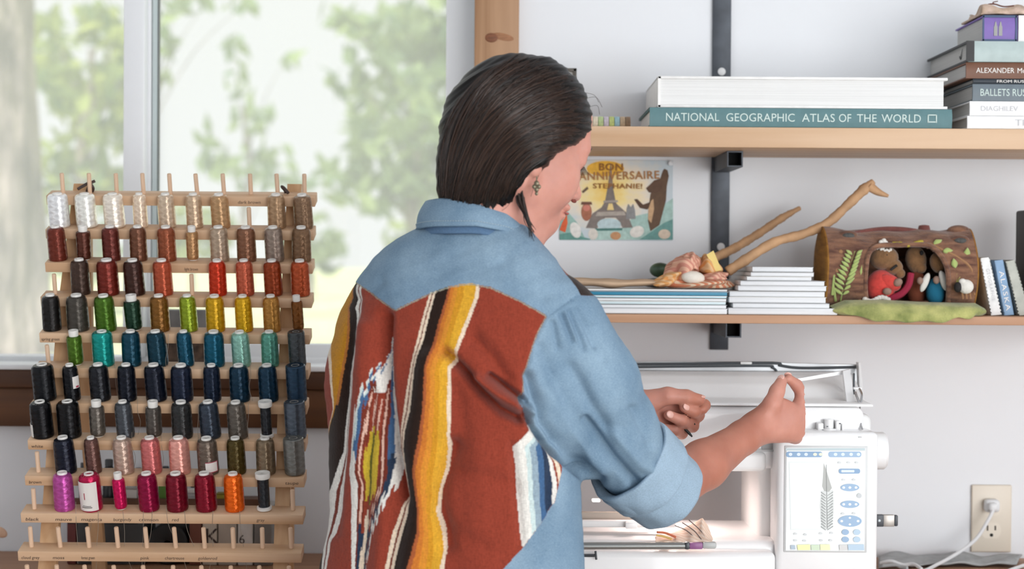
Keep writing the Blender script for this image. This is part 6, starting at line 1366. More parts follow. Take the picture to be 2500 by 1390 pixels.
m = MB(); m.tube(smooth_path([Vector(hl(.1030, 0, -.071)), Vector(hl(.1000, -.012, -.0715)), Vector(hl(.089, -.0225, -.0735))], 10), [.003, .003, .0029, .0028, .0026, .0024, .002, .0016, .0012, .0006], 6, flat=0.7); m.build('lips', M_lip, body, True)
# earring
ear = thing('earring', None, None, hl(-.004, -.079, -.055), parent=person); del ear
m = MB(); p = Vector(hl(-.004, -.081, -.056)); m.tube([p, p + Vector((0, -.001, -.006))], .0009, 6)
for dx, dz, r_ in ((0, -.009, .0034), (-.003, -.013, .0026), (.003, -.013, .0026), (0, -.0165, .003), (0, -.0215, .0022)): m.ell(p + Vector((dx, -.001, dz)), (r_, r_ * 0.7, r_ * 1.1), None, 10, 6)
m.build('earring', mat('earring_pewter', (120, 112, 92), 0.35, 0.7), person, True)
bpy.data.objects.remove([o for o in person.children if o.type == 'EMPTY'][0])

# ---- hair mass
hr = Field((-0.14, -0.90, 1.40), (0.14, -0.58, 1.70), 0.0022)
def pc_(px, py, Y): return p3(px, py, Y)
s_ = 1 / S(-0.75)
hb = [('e', p3(1282, 300, -0.752), (163 * s_, .090, 168 * s_)), ('e', p3(1215, 285, -0.765), (112 * s_, .083, 125 * s_)), ('c', p3(1188, 330, -0.765), p3(1168, 425, -0.768), .058, .050), ('c', p3(1168, 425, -0.768), p3(1150, 520, -0.77), .046, .038), ('c', p3(1230, 400, -0.775), p3(1205, 500, -0.775), .045, .034), ('c', p3(1285, 385, -0.790), p3(1268, 440, -0.795), .034, .024)]
add_group(hr, hb, 0.03, 0.001, 0.05)
sl, (X, Y, Z) = hr.sub(hr.lo, hr.lo + hr.h * (hr.n - 1))
Yc = -0.80; dep = (Yc - CAM.y); GXp = 1250 + (X / dep) * F; GYp = None
# carve the face: right of a slanting line behind the ear and below a hairline above the cheek
zref = lambda py: P(1300, py, Yc).z
xref = lambda px: P(px, 400, Yc).x
def halfplane(x1, y1, x2, y2):
    """signed distance (m) in the picture-parallel plane, positive on the right-hand side going from 1 to 2"""
    ax, az, bx_, bz = xref(x1), zref(y1), xref(x2), zref(y2); nx_, nz_ = (bz - az), -(bx_ - ax); l = math.hypot(nx_, nz_); return ((X - ax) * nx_ + (Z - az) * nz_) / l + 0 * Y
A_ = halfplane(1262, 486, 1362, 374); B_ = halfplane(1335, 392, 1452, 318)
rem = np.maximum(-A_, -B_)                              # inside the face wedge both are negative
cutd = -smin(-(-A_), -(-B_), 0.02)
wedge = np.maximum(-A_, -B_)
F0 = hr.F
hr.F = np.maximum(F0, -wedge + 0.0).astype(np.float32) if False else (-smin(-F0, wedge.astype(np.float32), 0.014)).astype(np.float32)
HF = hr.F.copy(); HLO = hr.lo.copy(); HH = hr.h
V, Q = surface(hr.F, hr.lo, hr.h); V = relax(V, Q, 3, 0.5)
px_, py_ = nproj(V); Nn = vnormals(V, Q)
# combed ridges along the strand direction
fl1 = (px_ * 0.62 + py_ * 0.35) ; dirc = np.sin((px_ - 1265) * 0.10 + (py_ - 130) * 0.115 + 2.5 * np.sin(py_ * 0.012)); d2 = np.sin((px_ * 0.29 + py_ * 0.30) + 3 * np.sin(px_ * 0.011))
cr_ = np.hypot(px_ - 1365, py_ - 505); an_ = np.arctan2(py_ - 505, px_ - 1365)
V = V + Nn * (0.0008 * np.sin(cr_ * 0.125 + 2.2 * np.sin(an_ * 3.0) + 1.5 * np.sin(cr_ * 0.031)) + 0.0008 * np.sin(cr_ * 0.31 + 3 * np.sin(an_ * 4.0 + 1)) + 0.0004 * np.sin(cr_ * 0.74 + 4 * np.sin(an_ * 5)))[:, None]
M_hair = mat('hair', (15, 11, 9), 0.42, spec=0.2, noise=((90, 90, 90), 0.4, 4))
hair = np_mesh('hair', V, Q, person, M_hair)
def hvals(p):
    t = (p - HLO) / HH; i = np.clip(np.floor(t).astype(int), 0, np.array(HF.shape) - 2); f = np.clip(t - i, 0, 1); out = np.zeros(len(p))
    for a in (0, 1):
        for b in (0, 1):
            for c in (0, 1):
                w = (f[:, 0] if a else 1 - f[:, 0]) * (f[:, 1] if b else 1 - f[:, 1]) * (f[:, 2] if c else 1 - f[:, 2]); out += w * HF[i[:, 0] + a, i[:, 1] + b, i[:, 2] + c]
    return out
# depth of the hair's near and far surface over a picture-parallel grid, for laying strands on it
GX_, GY_ = np.meshgrid(np.arange(1050, 1462, 4), np.arange(120, 560, 4), indexing='ij'); gsh = GX_.shape
RD = np.stack([(GX_.ravel() - 1250) / F, -(GY_.ravel() - 695) / F, -np.ones(GX_.size)], 1) @ CR.T
HD = {}
for side in (-1, 1):
    ys = np.arange(-0.89, -0.60, 0.003)[::-side]; dep_ = np.full(GX_.size, np.nan); prevv = None
    for y in ys:
        pnt = CP + RD * ((y - CP[1]) / RD[:, 1])[:, None]; v = hvals(pnt)
        hit = (v < 0) & np.isnan(dep_)
        if prevv is not None: dep_[hit] = y - (ys[1] - ys[0]) * (v[hit] / np.minimum(v[hit] - prevv[hit], -1e-6))
        else: dep_[hit] = y
        prevv = v
    HD[side] = dep_.reshape(gsh)
def on_hair(px, py, side=-1):
    i, j = (px - 1050) / 4, (py - 120) / 4; a, b = int(i), int(j)
    if a < 0 or b < 0 or a >= gsh[0] - 1 or b >= gsh[1] - 1: return None
    D = HD[side]; f, g = i - a, j - b; y = D[a, b] * (1 - f) * (1 - g) + D[a + 1, b] * f * (1 - g) + D[a, b + 1] * (1 - f) * g + D[a + 1, b + 1] * f * g
    return None if np.isnan(y) else p3(px, py, y)
rng = np.random.RandomState(4)
ST = [(1200, 168), (1262, 138), (1330, 158), (1385, 190), (1418, 222), (1434, 262), (1436, 310), (1420, 345), (1385, 372), (1345, 380)]     # roots from crown over the front hairline
EN = [(1078, 470), (1082, 478), (1095, 484), (1115, 486), (1135, 488), (1155, 490), (1180, 490), (1205, 488), (1230, 480), (1248, 470)]
MID = [(1100, 300), (1130, 270), (1165, 280), (1200, 290), (1225, 310), (1250, 330), (1270, 345), (1280, 365), (1285, 385), (1290, 402)]
VS, FS = [], []
NS = 3800
sv = []; mbS = MB()
tt = np.linspace(0, 9, 10)
for k in range(NS):
    side = -1 if k % 4 else 1
    u = rng.rand() * 9; a = np.array([np.interp(u, tt, [q_[0] for q_ in ST]), np.interp(u, tt, [q_[1] for q_ in ST])]); u2 = np.clip(u + rng.normal() * 0.5, 0, 9)
    mdd = np.array([np.interp(u2, tt, [q_[0] for q_ in MID]), np.interp(u2, tt, [q_[1] for q_ in MID])]) + rng.normal(size=2) * 5
    e_ = np.array([np.interp(u2, tt, [q_[0] for q_ in EN]), np.interp(u2, tt, [q_[1] for q_ in EN])]) + rng.normal(size=2) * 5
    t0, t1 = rng.rand() * 0.45 - 0.03, 1.03 - rng.rand() * 0.30; pts = []
    lift = abs(rng.normal()) * 0.0016 + 0.0003
    for t in np.linspace(t0, t1, 11):
        c = (1 - t) ** 2 * a + 2 * t * (1 - t) * (2 * mdd - 0.5 * a - 0.5 * e_) + t * t * e_
        p = on_hair(c[0], c[1], side)
        if p is None:
            if len(pts) >= 4: break
            pts = []; continue
        pts.append(Vector(p) + Vector((0, side * lift, lift * 0.4)))
    if len(pts) < 4: continue
    n = len(pts); w_ = 0.0004 + 0.0007 * rng.rand()
    mbS.tube(pts, [w_ * math.sin(math.pi * (0.12 + 0.80 * i / (n - 1))) for i in range(n)], 4, cap=False)
M_str = bpy.data.materials.new('hair_strand'); M_str.use_nodes = True; nt = M_str.node_tree; N = nt.nodes; b = N['Principled BSDF']; b.inputs['Roughness'].default_value = 0.32
g = N.new('ShaderNodeNewGeometry'); r = N.new('ShaderNodeValToRGB'); r.color_ramp.elements[0].color = lin((15, 10, 8)); r.color_ramp.elements[1].color = lin((66, 45, 33)); nt.links.new(g.outputs['Random Per Island'], r.inputs['Fac']); nt.links.new(r.outputs[0], b.inputs['Base Color'])
so = mbS.build('hair_strands', M_str, hair, True, auto=None); so['kind'] = 'stuff'
# loose lock in front of the collar and wisps
m = MB()
for k in range(26):
    j = rng.normal(size=6) * 4; yy = -0.815 + rng.rand() * 0.012
    m.tube(smooth_path([P(1268 + j[0], 440 + j[1], yy), P(1272 + j[2], 490, yy - .004), P(1288 + j[3], 535, yy - .006), P(1300 + j[4] * 1.2, 572 + j[5] * 2, yy)], 12), [0.0011 * (1 - 0.07 * i) for i in range(12)], 4)
for pts in (((1420, 225), (1450, 232), (1462, 250)), ((1430, 240), (1456, 238), (1470, 262)), ((1435, 262), (1458, 258), (1464, 280)), ((1330, 400), (1310, 440), (1296, 480)), ((1340, 385), (1318, 420), (1308, 450)), ((1250, 488), (1238, 505), (1225, 515))):
    m.tube(smooth_path([P(a, b_, -0.815 if a < 1400 else -0.74) for a, b_ in pts], 10), 0.00022, 4)
m.build('loose_lock', M_str, hair, True, auto=None)['kind'] = 'stuff'
# ------------------------------------------------------------------ shirt
ROWP = [(540, 1060, 1285, .050), (556, 1022, 1294, .058), (575, 985, 1306, .066), (600, 948, 1328, .078), (630, 912, 1352, .090), (660, 888, 1376, .100), (690, 866, 1404, .108), (730, 848, 1428, .114), (770, 833, 1428, .118), (810, 815, 1412, .120), (850, 802, 1398, .122), (900, 789, 1392, .122), (950, 787, 1394, .121), (1000, 792, 1400, .119), (1060, 797, 1406, .117), (1150, 797, 1413, .116), (1250, 797, 1419, .117), (1330, 789, 1423, .120), (1390, 776, 1425, .124), (1480, 765, 1430, .130), (1580, 760, 1434, .133)]
YT_ = -0.75
zz = np.array([P(1100, r_[0], YT_).z for r_ in ROWP])[::-1]
xl_ = np.array([P(r_[1], r_[0], YT_).x for r_ in ROWP])[::-1]; xr2 = np.array([P(r_[2], r_[0], YT_).x for r_ in ROWP])[::-1]; dd = np.array([r_[3] for r_ in ROWP])[::-1]
sh = Field((-0.31, -0.95, float(zz[0]) - 0.01), (0.26, -0.47, float(zz[-1]) + 0.02), 0.0026)
sl, (X, Y, Z) = sh.sub(sh.lo, sh.lo + sh.h * (sh.n - 1))
zc = np.clip(Z, zz[0], zz[-1]); cx_ = np.interp(zc, zz, (xl_ + xr2) / 2); hw = np.interp(zc, zz, (xr2 - xl_) / 2); hd = np.interp(zc, zz, dd)
yy_ = Y + 0.75 + 0.22 * (X - cx_)
ex = (np.abs(X - cx_) / hw); ey = (np.abs(yy_) / hd)
q_ = (ex ** 2.5 + ey ** 2.3) ** (1 / 2.4)
dt = ((q_ - 1) * np.minimum(hw, hd)).astype(np.float32); del ex, ey, q_
dt = np.maximum(dt, (Z - zz[-1]).astype(np.float32) * 0.6 + 0 * dt); dt = np.maximum(dt, (zz[0] - Z).astype(np.float32) + 0 * dt)
SA = [p3(1372, 800, -0.800), p3(1432, 940, -0.785), p3(1490, 1060, -0.745), p3(1560, 1148, -0.705)]; SR = [.056, .064, .060, .047]
arm = np.full(sh.n, 0.5, np.float32)
def into(arr, prims, k):
    bb = [bbox(p) for p in prims]; lo = np.min([b_[0] for b_ in bb], 0) - 0.06; hi = np.max([b_[1] for b_ in bb], 0) + 0.06; sl, (x, y, z) = sh.sub(lo, hi); g = None
    for p in prims: d = evalp(p, x, y, z); g = d if g is None else smin(g, d, k)
    arr[sl] = np.minimum(arr[sl], g.astype(np.float32))
into(arm, chain(SA, SR), 0.02)
larm = np.full(sh.n, 0.5, np.float32)
into(larm, [('c', LS + np.array([.012, 0, -.02]), LE, .056, .052), ('c', LE, LE * 0.45 + LW * 0.55, .050, .043)], 0.02)
tot = smin(smin(dt, arm, 0.022), larm, 0.02)
V, Q = surface(tot, sh.lo, sh.h); V = relax(V, Q, 2, 0.5)
def samp(A, V):
    i = np.clip(np.round((V - sh.lo) / sh.h).astype(int), 0, np.array(A.shape) - 1); return A[i[:, 0], i[:, 1], i[:, 2]]
V, Q = subdiv(V, Q); V = relax(V, Q, 2, 0.5)
px_, py_ = nproj(V); Nn = vnormals(V, Q); back = Nn[:, 1] < 0.25
sa, sd, sl3 = samp(arm, V), samp(dt, V), samp(larm, V)
def dist_poly(px, py, pts):
    d = np.full(len(px), 1e9)
    for (x1, y1), (x2, y2) in zip(pts[:-1], pts[1:]):
        ux, uy = x2 - x1, y2 - y1; t = np.clip(((px - x1) * ux + (py - y1) * uy) / (ux * ux + uy * uy), 0, 1); d = np.minimum(d, np.hypot(px - x1 - t * ux, py - y1 - t * uy))
    return d
YOKE = [(860, 684), (880, 696), (920, 726), (955, 752), (966, 757), (985, 748), (1010, 736), (1050, 716), (1100, 700), (1150, 693), (1200, 703), (1270, 735), (1336, 772)]
SEAM = [(1405, 722), (1336, 772), (1312, 820), (1298, 860), (1286, 900), (1278, 960), (1272, 988), (1298, 1035), (1330, 1078), (1385, 1126), (1422, 1152)]
FOLD = [ # polyline, height (m), width (px)
 ([(1085, 860), (1130, 905), (1180, 962), (1222, 1002), (1268, 1022)], -.0150, 12), ([(1165, 925), (1215, 962), (1255, 985), (1295, 1006)], .0110, 13), ([(1195, 918), (1240, 950), (1290, 985)], -.0120, 8), ([(1160, 830), (1200, 872), (1235, 925)], -.0060, 20),
 ([(940, 770), (938, 870), (948, 1010), (968, 1140), (985, 1215)], -.0120, 15), ([(1045, 880), (1012, 1080), (1030, 1230), (1000, 1390)], .0090, 28), ([(1105, 1090), (1066, 1210), (1092, 1330)], -.0100, 20), ([(1180, 1080), (1165, 1390)], .0035, 45),
 ([(868, 730), (845, 900), (832, 1100), (815, 1300)], -.0045, 14), ([(892, 800), (884, 1000), (880, 1150)], .0050, 22), ([(908, 960), (890, 1200), (880, 1390)], -.0040, 14), ([(1090, 1150), (1180, 1165), (1260, 1192)], -.0030, 22), ([(1085, 1290), (1180, 1335)], -.0035, 22), ([(1110, 950), (1130, 1050), (1120, 1150)], -.003, 25), ([(940, 1230), (930, 1390)], .005, 22), ([(1250, 1090), (1262, 1220), (1272, 1330)], -.003, 12), ([(1352, 1080), (1340, 1240)], -.003, 14),
 ([(1272, 985), (1300, 1040), (1332, 1082), (1388, 1130), (1424, 1158)], -.0130, 9), ([(1290, 920), (1325, 1035), (1395, 1108), (1462, 1172)], -.0085, 13), ([(1335, 960), (1390, 1050), (1470, 1140)], .0045, 20), ([(1430, 1030), (1500, 1122), (1552, 1178)], -.0080, 12), ([(1395, 900), (1440, 985), (1480, 1045)], -.0055, 18), ([(1548, 1000), (1588, 1085)], -.003, 12), ([(1500, 1060), (1560, 1130), (1590, 1150)], .004, 14),
 ([(1372, 770), (1395, 830)], -.0035, 8), ([(1392, 762), (1425, 850)], -.004, 9), ([(1412, 758), (1452, 845)], -.0035, 9), ([(1350, 790), (1362, 850)], -.003, 8), ([(1382, 765), (1410, 835)], .002, 6), ([(1320, 850), (1345, 920)], -.003, 14), ([(1450, 800), (1475, 880)], -.002, 10),
 ([(900, 720), (930, 690)], -.0015, 12), ([(1230, 640), (1330, 720)], -.0020, 18), ([(1010, 600), (1060, 640), (1150, 650)], -.0012, 25)]
disp = np.zeros(len(V))
for pts, hgt, wd in FOLD:
    disp += 1.6 * hgt * np.exp(-(dist_poly(px_, py_, pts) / wd) ** 2)
issl = ((sa < sd) & (py_ > 1140)) | ((px_ > np.interp(py_, [s_[1] for s_ in SEAM], [s_[0] for s_ in SEAM])) & (py_ > 722) & (py_ <= 1152)) | ((sl3 < sd - 0.002) & ~back)
yk = np.interp(px_, [s_[0] for s_ in YOKE], [s_[1] for s_ in YOKE])
yoke = (~issl) & (py_ < yk) & (px_ < 1420)
fsl = (~issl) & (px_ > np.interp(py_, [630, 660, 700, 755], [1352, 1372, 1404, 1436])) & (py_ < 760)
DEN = [(1382, 1080), (1376, 1120), (1370, 1160), (1355, 1228), (1320, 1280), (1276, 1340), (1230, 1388), (1150, 1450), (1000, 1540)]
den = (~issl) & (py_ > 1040) & (px_ > np.interp(py_, [s_[1] for s_ in DEN], [s_[0] for s_ in DEN])) | ((py_ > 1540) & ~issl)
yoke &= ~fsl
reg = np.zeros(len(V), int); reg[yoke] = 1; reg[den] = 2; reg[issl] = 3; reg[fsl] = 0
disp += np.where(reg == 1, 0.0010, 0) + np.where(reg == 3, 0.0006, 0)
disp -= 0.0022 * np.exp(-(dist_poly(px_, py_, SEAM) / 4.5) ** 2) * (py_ > 730)
nz_ = 0.0007 * np.sin(px_ * 0.045 + 2 * np.sin(py_ * 0.02)) * np.sin(py_ * 0.03 + 1.3 * np.sin(px_ * 0.017)) + 0.0003 * np.sin(px_ * 0.13 + py_ * 0.08) * np.sin(py_ * 0.11 - px_ * 0.05)
V = V + Nn * (disp * np.where(back, 1, 0.3) + nz_)[:, None]
# ---- woven pattern
RUST = np.array(lin((142, 60, 43))[:3]); RUSTD = np.array(lin((116, 50, 36))[:3]); BLK = np.array(lin((38, 24, 18))[:3]); YEL = np.array(lin((214, 160, 48))[:3]); ORG = np.array(lin((190, 112, 44))[:3]); OCH = np.array(lin((184, 126, 20))[:3]); CRM = np.array(lin((228, 208, 184))[:3]); WHT = np.array(lin((226, 222, 214))[:3]); BLU = np.array(lin((66, 98, 136))[:3]); NVY = np.array(lin((42, 56, 78))[:3]); PNK = np.array(lin((220, 180, 162))[:3]); PALE = np.array(lin((196, 212, 210))[:3]); GRN = np.array(lin((92, 92, 26))[:3]); YG2 = np.array(lin((196, 168, 52))[:3]); PIPE = np.array(lin((158, 156, 138))[:3])
C = np.tile(RUST, (len(V), 1))
def curve(tab): ys = [t[0] for t in tab]; return lambda y: [np.interp(y, ys, [t[k] for t in tab]) for k in range(1, len(tab[0]))]
# main stripes: [y, lines0, lines1=black0, black1, orange1, yellow1, white1]
MAIN = curve([(700, 1054, 1068, 1096, 1118, 1162, 1171), (725, 1046, 1060, 1090, 1114, 1160, 1169), (800, 1025, 1041, 1067, 1096, 1130, 1140), (900, 1003, 1016, 1044, 1066, 1092, 1101), (1000, 987, 1008, 1038, 1061, 1090, 1099), (1050, 979, 994, 1031, 1058, 1091, 1099), (1100, 979, 991, 1023, 1054, 1088, 1096), (1150, 986, 996, 1016, 1046, 1079, 1087), (1200, 989, 1003, 1022, 1044, 1065, 1073), (1250, 979, 1001, 1028, 1046, 1061, 1070), (1300, 961, 987, 1026, 1048, 1072, 1081), (1350, 952, 974, 1013, 1046, 1081, 1089), (1390, 945, 965, 1003, 1040, 1074, 1084), (1600, 930, 950, 990, 1030, 1066, 1076)])
LEFT = curve([(690, 852, 858, 866, 872, 886), (750, 822, 828, 846, 858, 872), (800, 806, 812, 844, 862, 876), (850, 800, 808, 838, 855, 869), (900, 803, 810, 830, 849, 863), (950, 808, 813, 824, 843, 859), (1000, 812, 814, 816, 838, 853), (1050, 802, 803, 804, 833, 850), (1100, 796, 797, 798, 828, 846), (1150, 790, 790, 791, 816, 839), (1200, 785, 785, 786, 803, 830), (1250, 780, 780, 781, 799, 822), (1300, 775, 775, 776, 793, 811), (1390, 760, 760, 761, 786, 797), (1600, 740, 741, 742, 770, 780)])
yv = py_ + 0.8 * np.sin(px_ * 1.7)
def paint(mask, col): C[mask] = col
def three(a, b, x, c1=CRM, c2=RUSTD):
    t = (x - a) / (b - a); paint((t >= 0) & (t < 0.40), c1); paint((t >= 0.40) & (t < 0.60), c2); paint((t >= 0.60) & (t < 1.0), c1)
l0, b0, b1, o1, y1, w1 = MAIN(yv)
three(l0, b0, px_, CRM); paint((px_ >= b0) & (px_ < b1), BLK)
t = (px_ - b1) / (o1 - b1); m_ = (t >= 0) & (t < 1)
C[m_] = np.where((t[m_] < 0.25)[:, None], np.array(lin((156, 84, 48))[:3]), np.where((t[m_] < 0.6)[:, None], ORG, ORG * 0.5 + np.array(lin((216, 150, 50))[:3]) * 0.5))
t = (px_ - o1) / (y1 - o1); m_ = (t >= 0) & (t < 1); C[m_] = np.where((t[m_] < 0.35)[:, None], np.array(lin((200, 140, 38))[:3]), YEL)
paint((px_ >= y1) & (px_ < w1), CRM)
a0, a1, a2, a3, a4 = LEFT(yv)
paint((px_ >= a0) & (px_ < a1), CRM); paint((px_ >= a1) & (px_ < a2), OCH); m_ = (px_ >= a2) & (px_ < a3); C[m_] = BLK
t = (px_ - a2) / np.maximum(a3 - a2, 1); paint((t >= 0) & (t < 0.22) & (py_ < 990) , np.array(lin((168, 104, 48))[:3]))
three(a3, a4, px_, WHT); paint((px_ < a0 - 0) & (py_ > 1330) & (px_ < 782), OCH)
# stepped diamond motif
stp = np.floor(px_ / 6.0); ys_ = py_ + (stp * 37 % 11 - 5) * 3.2
ax_ = np.interp(ys_, [805, 900, 1000, 1120, 1250, 1390, 1600], [941, 932, 920, 905, 892, 874, 868]); lw = np.interp(ys_, [815, 850, 900, 960, 1000, 1060, 1120, 1200, 1390, 1600], [0, 2, 12, 38, 46, 44, 46, 40, 17, 14]); rw = np.interp(ys_, [815, 850, 900, 960, 1020, 1080, 1140, 1180, 1240, 1290, 1390, 1600], [0, 3, 9, 22, 36, 50, 68, 68, 46, 28, 14, 12])
sx_ = px_ - ax_; u = np.where(sx_ < 0, -sx_ / np.maximum(lw, .1), sx_ / np.maximum(rw, .1)); inm = (u < 1) & (py_ > 815)
up = ys_ < 1110
band = np.tile(WHT, (len(V), 1))
def pb(lo_, hi_, col, extra=None):
    mm_ = (u >= lo_) & (u < hi_)
    if extra is not None: mm_ &= extra
    band[mm_] = col
pb(0.62, 0.80, BLU, up); pb(0.62, 0.78, NVY, (~up) & (sx_ > 0)); pb(0.80, 0.90, PALE, up & (sx_ < 0)); pb(0.34, 0.62, RUSTD, py_ > 930); pb(0.42, 0.50, PNK, py_ > 950); pb(0.50, 0.54, RUSTD, py_ > 950)
pb(0.0, 0.34, RUST, py_ > 960); pb(0.0, 0.30, YG2, (ys_ > 1058) & (ys_ < 1225)); pb(0.0, 0.07, GRN, (ys_ > 1075) & (ys_ < 1225)); pb(0.12, 0.2, PNK, (ys_ <= 1058) & (ys_ > 960)); pb(0.0, 0.2, CRM, ys_ > 1260); pb(0.2, 0.5, NVY, ys_ > 1290)
C[inm] = band[inm]
# white to navy side stripe
W0 = np.interp(yv, [1015, 1042, 1092, 1130, 1220, 1300, 1345, 1390], [1300, 1302, 1252, 1258, 1263, 1270, 1277, 1290]); m_ = (px_ > W0) & (py_ > 1015) & (reg == 0); t = (px_ - W0) / 95.0
C[m_ & (t < 0.30)] = WHT; C[m_ & (t >= 0.30) & (t < 0.42)] = PALE; C[m_ & (t >= 0.42) & (t < 0.58)] = PALE * 0.45 + BLU * 0.55; C[m_ & (t >= 0.58) & (t < 0.74)] = BLU; C[m_ & (t >= 0.74)] = NVY
W1 = np.interp(yv, [1078, 1130, 1180, 1235], [1328, 1345, 1352, 1350]); m_ = (px_ > W1) & (py_ > 1070) & (py_ < 1245) & (reg == 0); t = (px_ - W1) / 24.0; C[m_] = RUST; C[m_ & (t < 0.38)] = WHT; C[m_ & (t >= 0.38) & (t < 0.55)] = RUST; C[m_ & (t >= 0.55) & (t < 0.9)] = CRM
C[fsl & (py_ < 722)] = BLK; C[fsl & (py_ < 672)] = RUSTD
dy_ = dist_poly(px_, py_, YOKE); C[(dy_ < 2.6) & (reg == 0)] = PIPE
C[(dist_poly(px_, py_, SEAM[1:7]) < 2.2) & (reg == 0)] = PIPE
# ---- materials
wm = bpy.data.materials.new('woven_wool'); wm.use_nodes = True; nt = wm.node_tree; N = nt.nodes; L = nt.links; b = N['Principled BSDF']; b.inputs['Roughness'].default_value = 0.95; b.inputs['Sheen Weight'].default_value = 0.12; b.inputs['Specular IOR Level'].default_value = 0.15
at = N.new('ShaderNodeAttribute'); at.attribute_name = 'Col'; tc = N.new('ShaderNodeTexCoord')
def noise_at(scale, det):
    mp = N.new('ShaderNodeMapping'); mp.inputs['Scale'].default_value = scale; L.new(tc.outputs['Object'], mp.inputs[0]); t = N.new('ShaderNodeTexNoise'); t.inputs['Scale'].default_value = 1; t.inputs['Detail'].default_value = det; L.new(mp.outputs[0], t.inputs['Vector']); return t
t1 = noise_at((620, 300, 160), 3); t2 = noise_at((260, 200, 900), 2); mm = N.new('ShaderNodeMath'); mm.operation = 'ADD'; L.new(t1.outputs['Fac'], mm.inputs[0]); L.new(t2.outputs['Fac'], mm.inputs[1])
hs = N.new('ShaderNodeHueSaturation'); L.new(at.outputs['Color'], hs.inputs['Color']); mr = N.new('ShaderNodeMapRange'); mr.inputs['From Min'].default_value = 0.7; mr.inputs['From Max'].default_value = 1.3; mr.inputs['To Min'].default_value = 0.80; mr.inputs['To Max'].default_value = 1.18; L.new(mm.outputs[0], mr.inputs['Value']); L.new(mr.outputs[0], hs.inputs['Value']); L.new(hs.outputs[0], b.inputs['Base Color'])
bp = N.new('ShaderNodeBump'); bp.inputs['Strength'].default_value = 0.5; bp.inputs['Distance'].default_value = 0.0012; L.new(mm.outputs[0], bp.inputs['Height']); L.new(bp.outputs['Normal'], b.inputs['Normal'])
dm = bpy.data.materials.new('light_denim'); dm.use_nodes = True; nt = dm.node_tree; N = nt.nodes; L = nt.links; b = N['Principled BSDF']; b.inputs['Roughness'].default_value = 0.85; b.inputs['Specular IOR Level'].default_value = 0.2
tc = N.new('ShaderNodeTexCoord'); t1 = noise_at((14, 14, 10), 6); t2 = noise_at((500, 500, 1400), 3); mx_ = N.new('ShaderNodeMath'); mx_.operation = 'MULTIPLY_ADD'; mx_.inputs[1].default_value = 0.45; L.new(t2.outputs['Fac'], mx_.inputs[0]); mu = N.new('ShaderNodeMath'); mu.operation = 'MULTIPLY'; mu.inputs[1].default_value = 0.55; L.new(t1.outputs['Fac'], mu.inputs[0]); L.new(mu.outputs[0], mx_.inputs[2])
r = N.new('ShaderNodeValToRGB'); r.color_ramp.elements[0].position = 0.32; r.color_ramp.elements[1].position = 0.68; r.color_ramp.elements[0].color = lin((90, 118, 142)); r.color_ramp.elements[1].color = lin((148, 172, 190)); L.new(mx_.outputs[0], r.inputs['Fac']); L.new(r.outputs[0], b.inputs['Base Color'])
bp = N.new('ShaderNodeBump'); bp.inputs['Strength'].default_value = 0.35; bp.inputs['Distance'].default_value = 0.0008; L.new(t2.outputs['Fac'], bp.inputs['Height']); L.new(bp.outputs['Normal'], b.inputs['Normal'])
# ---- split into the garment's panels
fr2 = np.sort(reg[Q], 1)[:, 1]; left_sl = (sl3[Q[:, 0]] < sd[Q[:, 0]]) & (fr2 == 3)
shirt = np_mesh('shirt', V, Q[fr2 == 0], person, wm, C); shirt['label'] = 'rust woven back panel with yellow, black and white stripes and a stepped diamond'
np_mesh('yoke', V, Q[fr2 == 1], shirt, dm)['label'] = 'light blue denim yoke with a pointed edge'
np_mesh('side_panel', V, Q[fr2 == 2], shirt, dm)
rs = np_mesh('sleeve', V, Q[(fr2 == 3) & ~left_sl], shirt, dm)
if left_sl.any(): np_mesh('sleeve', V, Q[left_sl], shirt, dm)
del V, Q, C, tot, arm, larm, dt
# ---- rolled cuffs
def cuff(a, b_, ra, rb, name, sq=1.0, flare=0.0):
    a, b_ = Vector(a), Vector(b_); t_ = (b_ - a).normalized(); u_ = t_.cross(Vector((0, 1, 0))).normalized(); v_ = t_.cross(u_)
    prof = [(0.16, ra - .004), (0.02, ra + .001), (-0.015, ra + .0045), (0.0, ra + .0075), (0.10, ra + .0080), (0.45, (ra + rb) / 2 + .0066), (0.80, rb + .0062), (0.95, rb + .0052), (1.0, rb + .002), (0.985, rb - .0025), (0.90, rb - .004), (0.6, rb - .005)]
    def fn(u, v):
        k = v * (len(prof) - 1); i = min(int(k), len(prof) - 2); f = k - i; s_ = prof[i][0] * (1 - f) + prof[i + 1][0] * f; rr = prof[i][1] * (1 - f) + prof[i + 1][1] * f; an = 2 * math.pi * u
        rr *= 1 + 0.022 * math.sin(3 * an + 1.0 + 2 * s_) + 0.016 * math.sin(5 * an + 6 * s_) + 0.008 * math.sin(11 * an - 5 * s_); return a + (b_ - a) * (s_ + 0.03 * math.sin(2 * an + 0.6)) + (u_ * math.cos(an) + v_ * math.sin(an) * sq) * rr
    m = MB(); m.grid(fn, 96, 44, wrap=True); return m.build(name, mat('denim_inside', (150, 172, 190), 0.9, noise=((500, 500, 900), 0.14, 3), bump=((500, 500, 900), 0.5, 3, 0.0008)), shirt, True, auto=None)
cf_ = cuff(P(1536, 1132, -0.714), P(1636, 1208, -0.666), .0525, .0505, 'rolled_cuff')
cuff(P(1530, 1118, -0.718), P(1590, 1168, -0.692), .0555, .0570, 'sleeve_roll')
d_ = LW - LE; cuff(LE + d_ * 0.50, LE + d_ * 0.72, .038, .036, 'rolled_cuff')
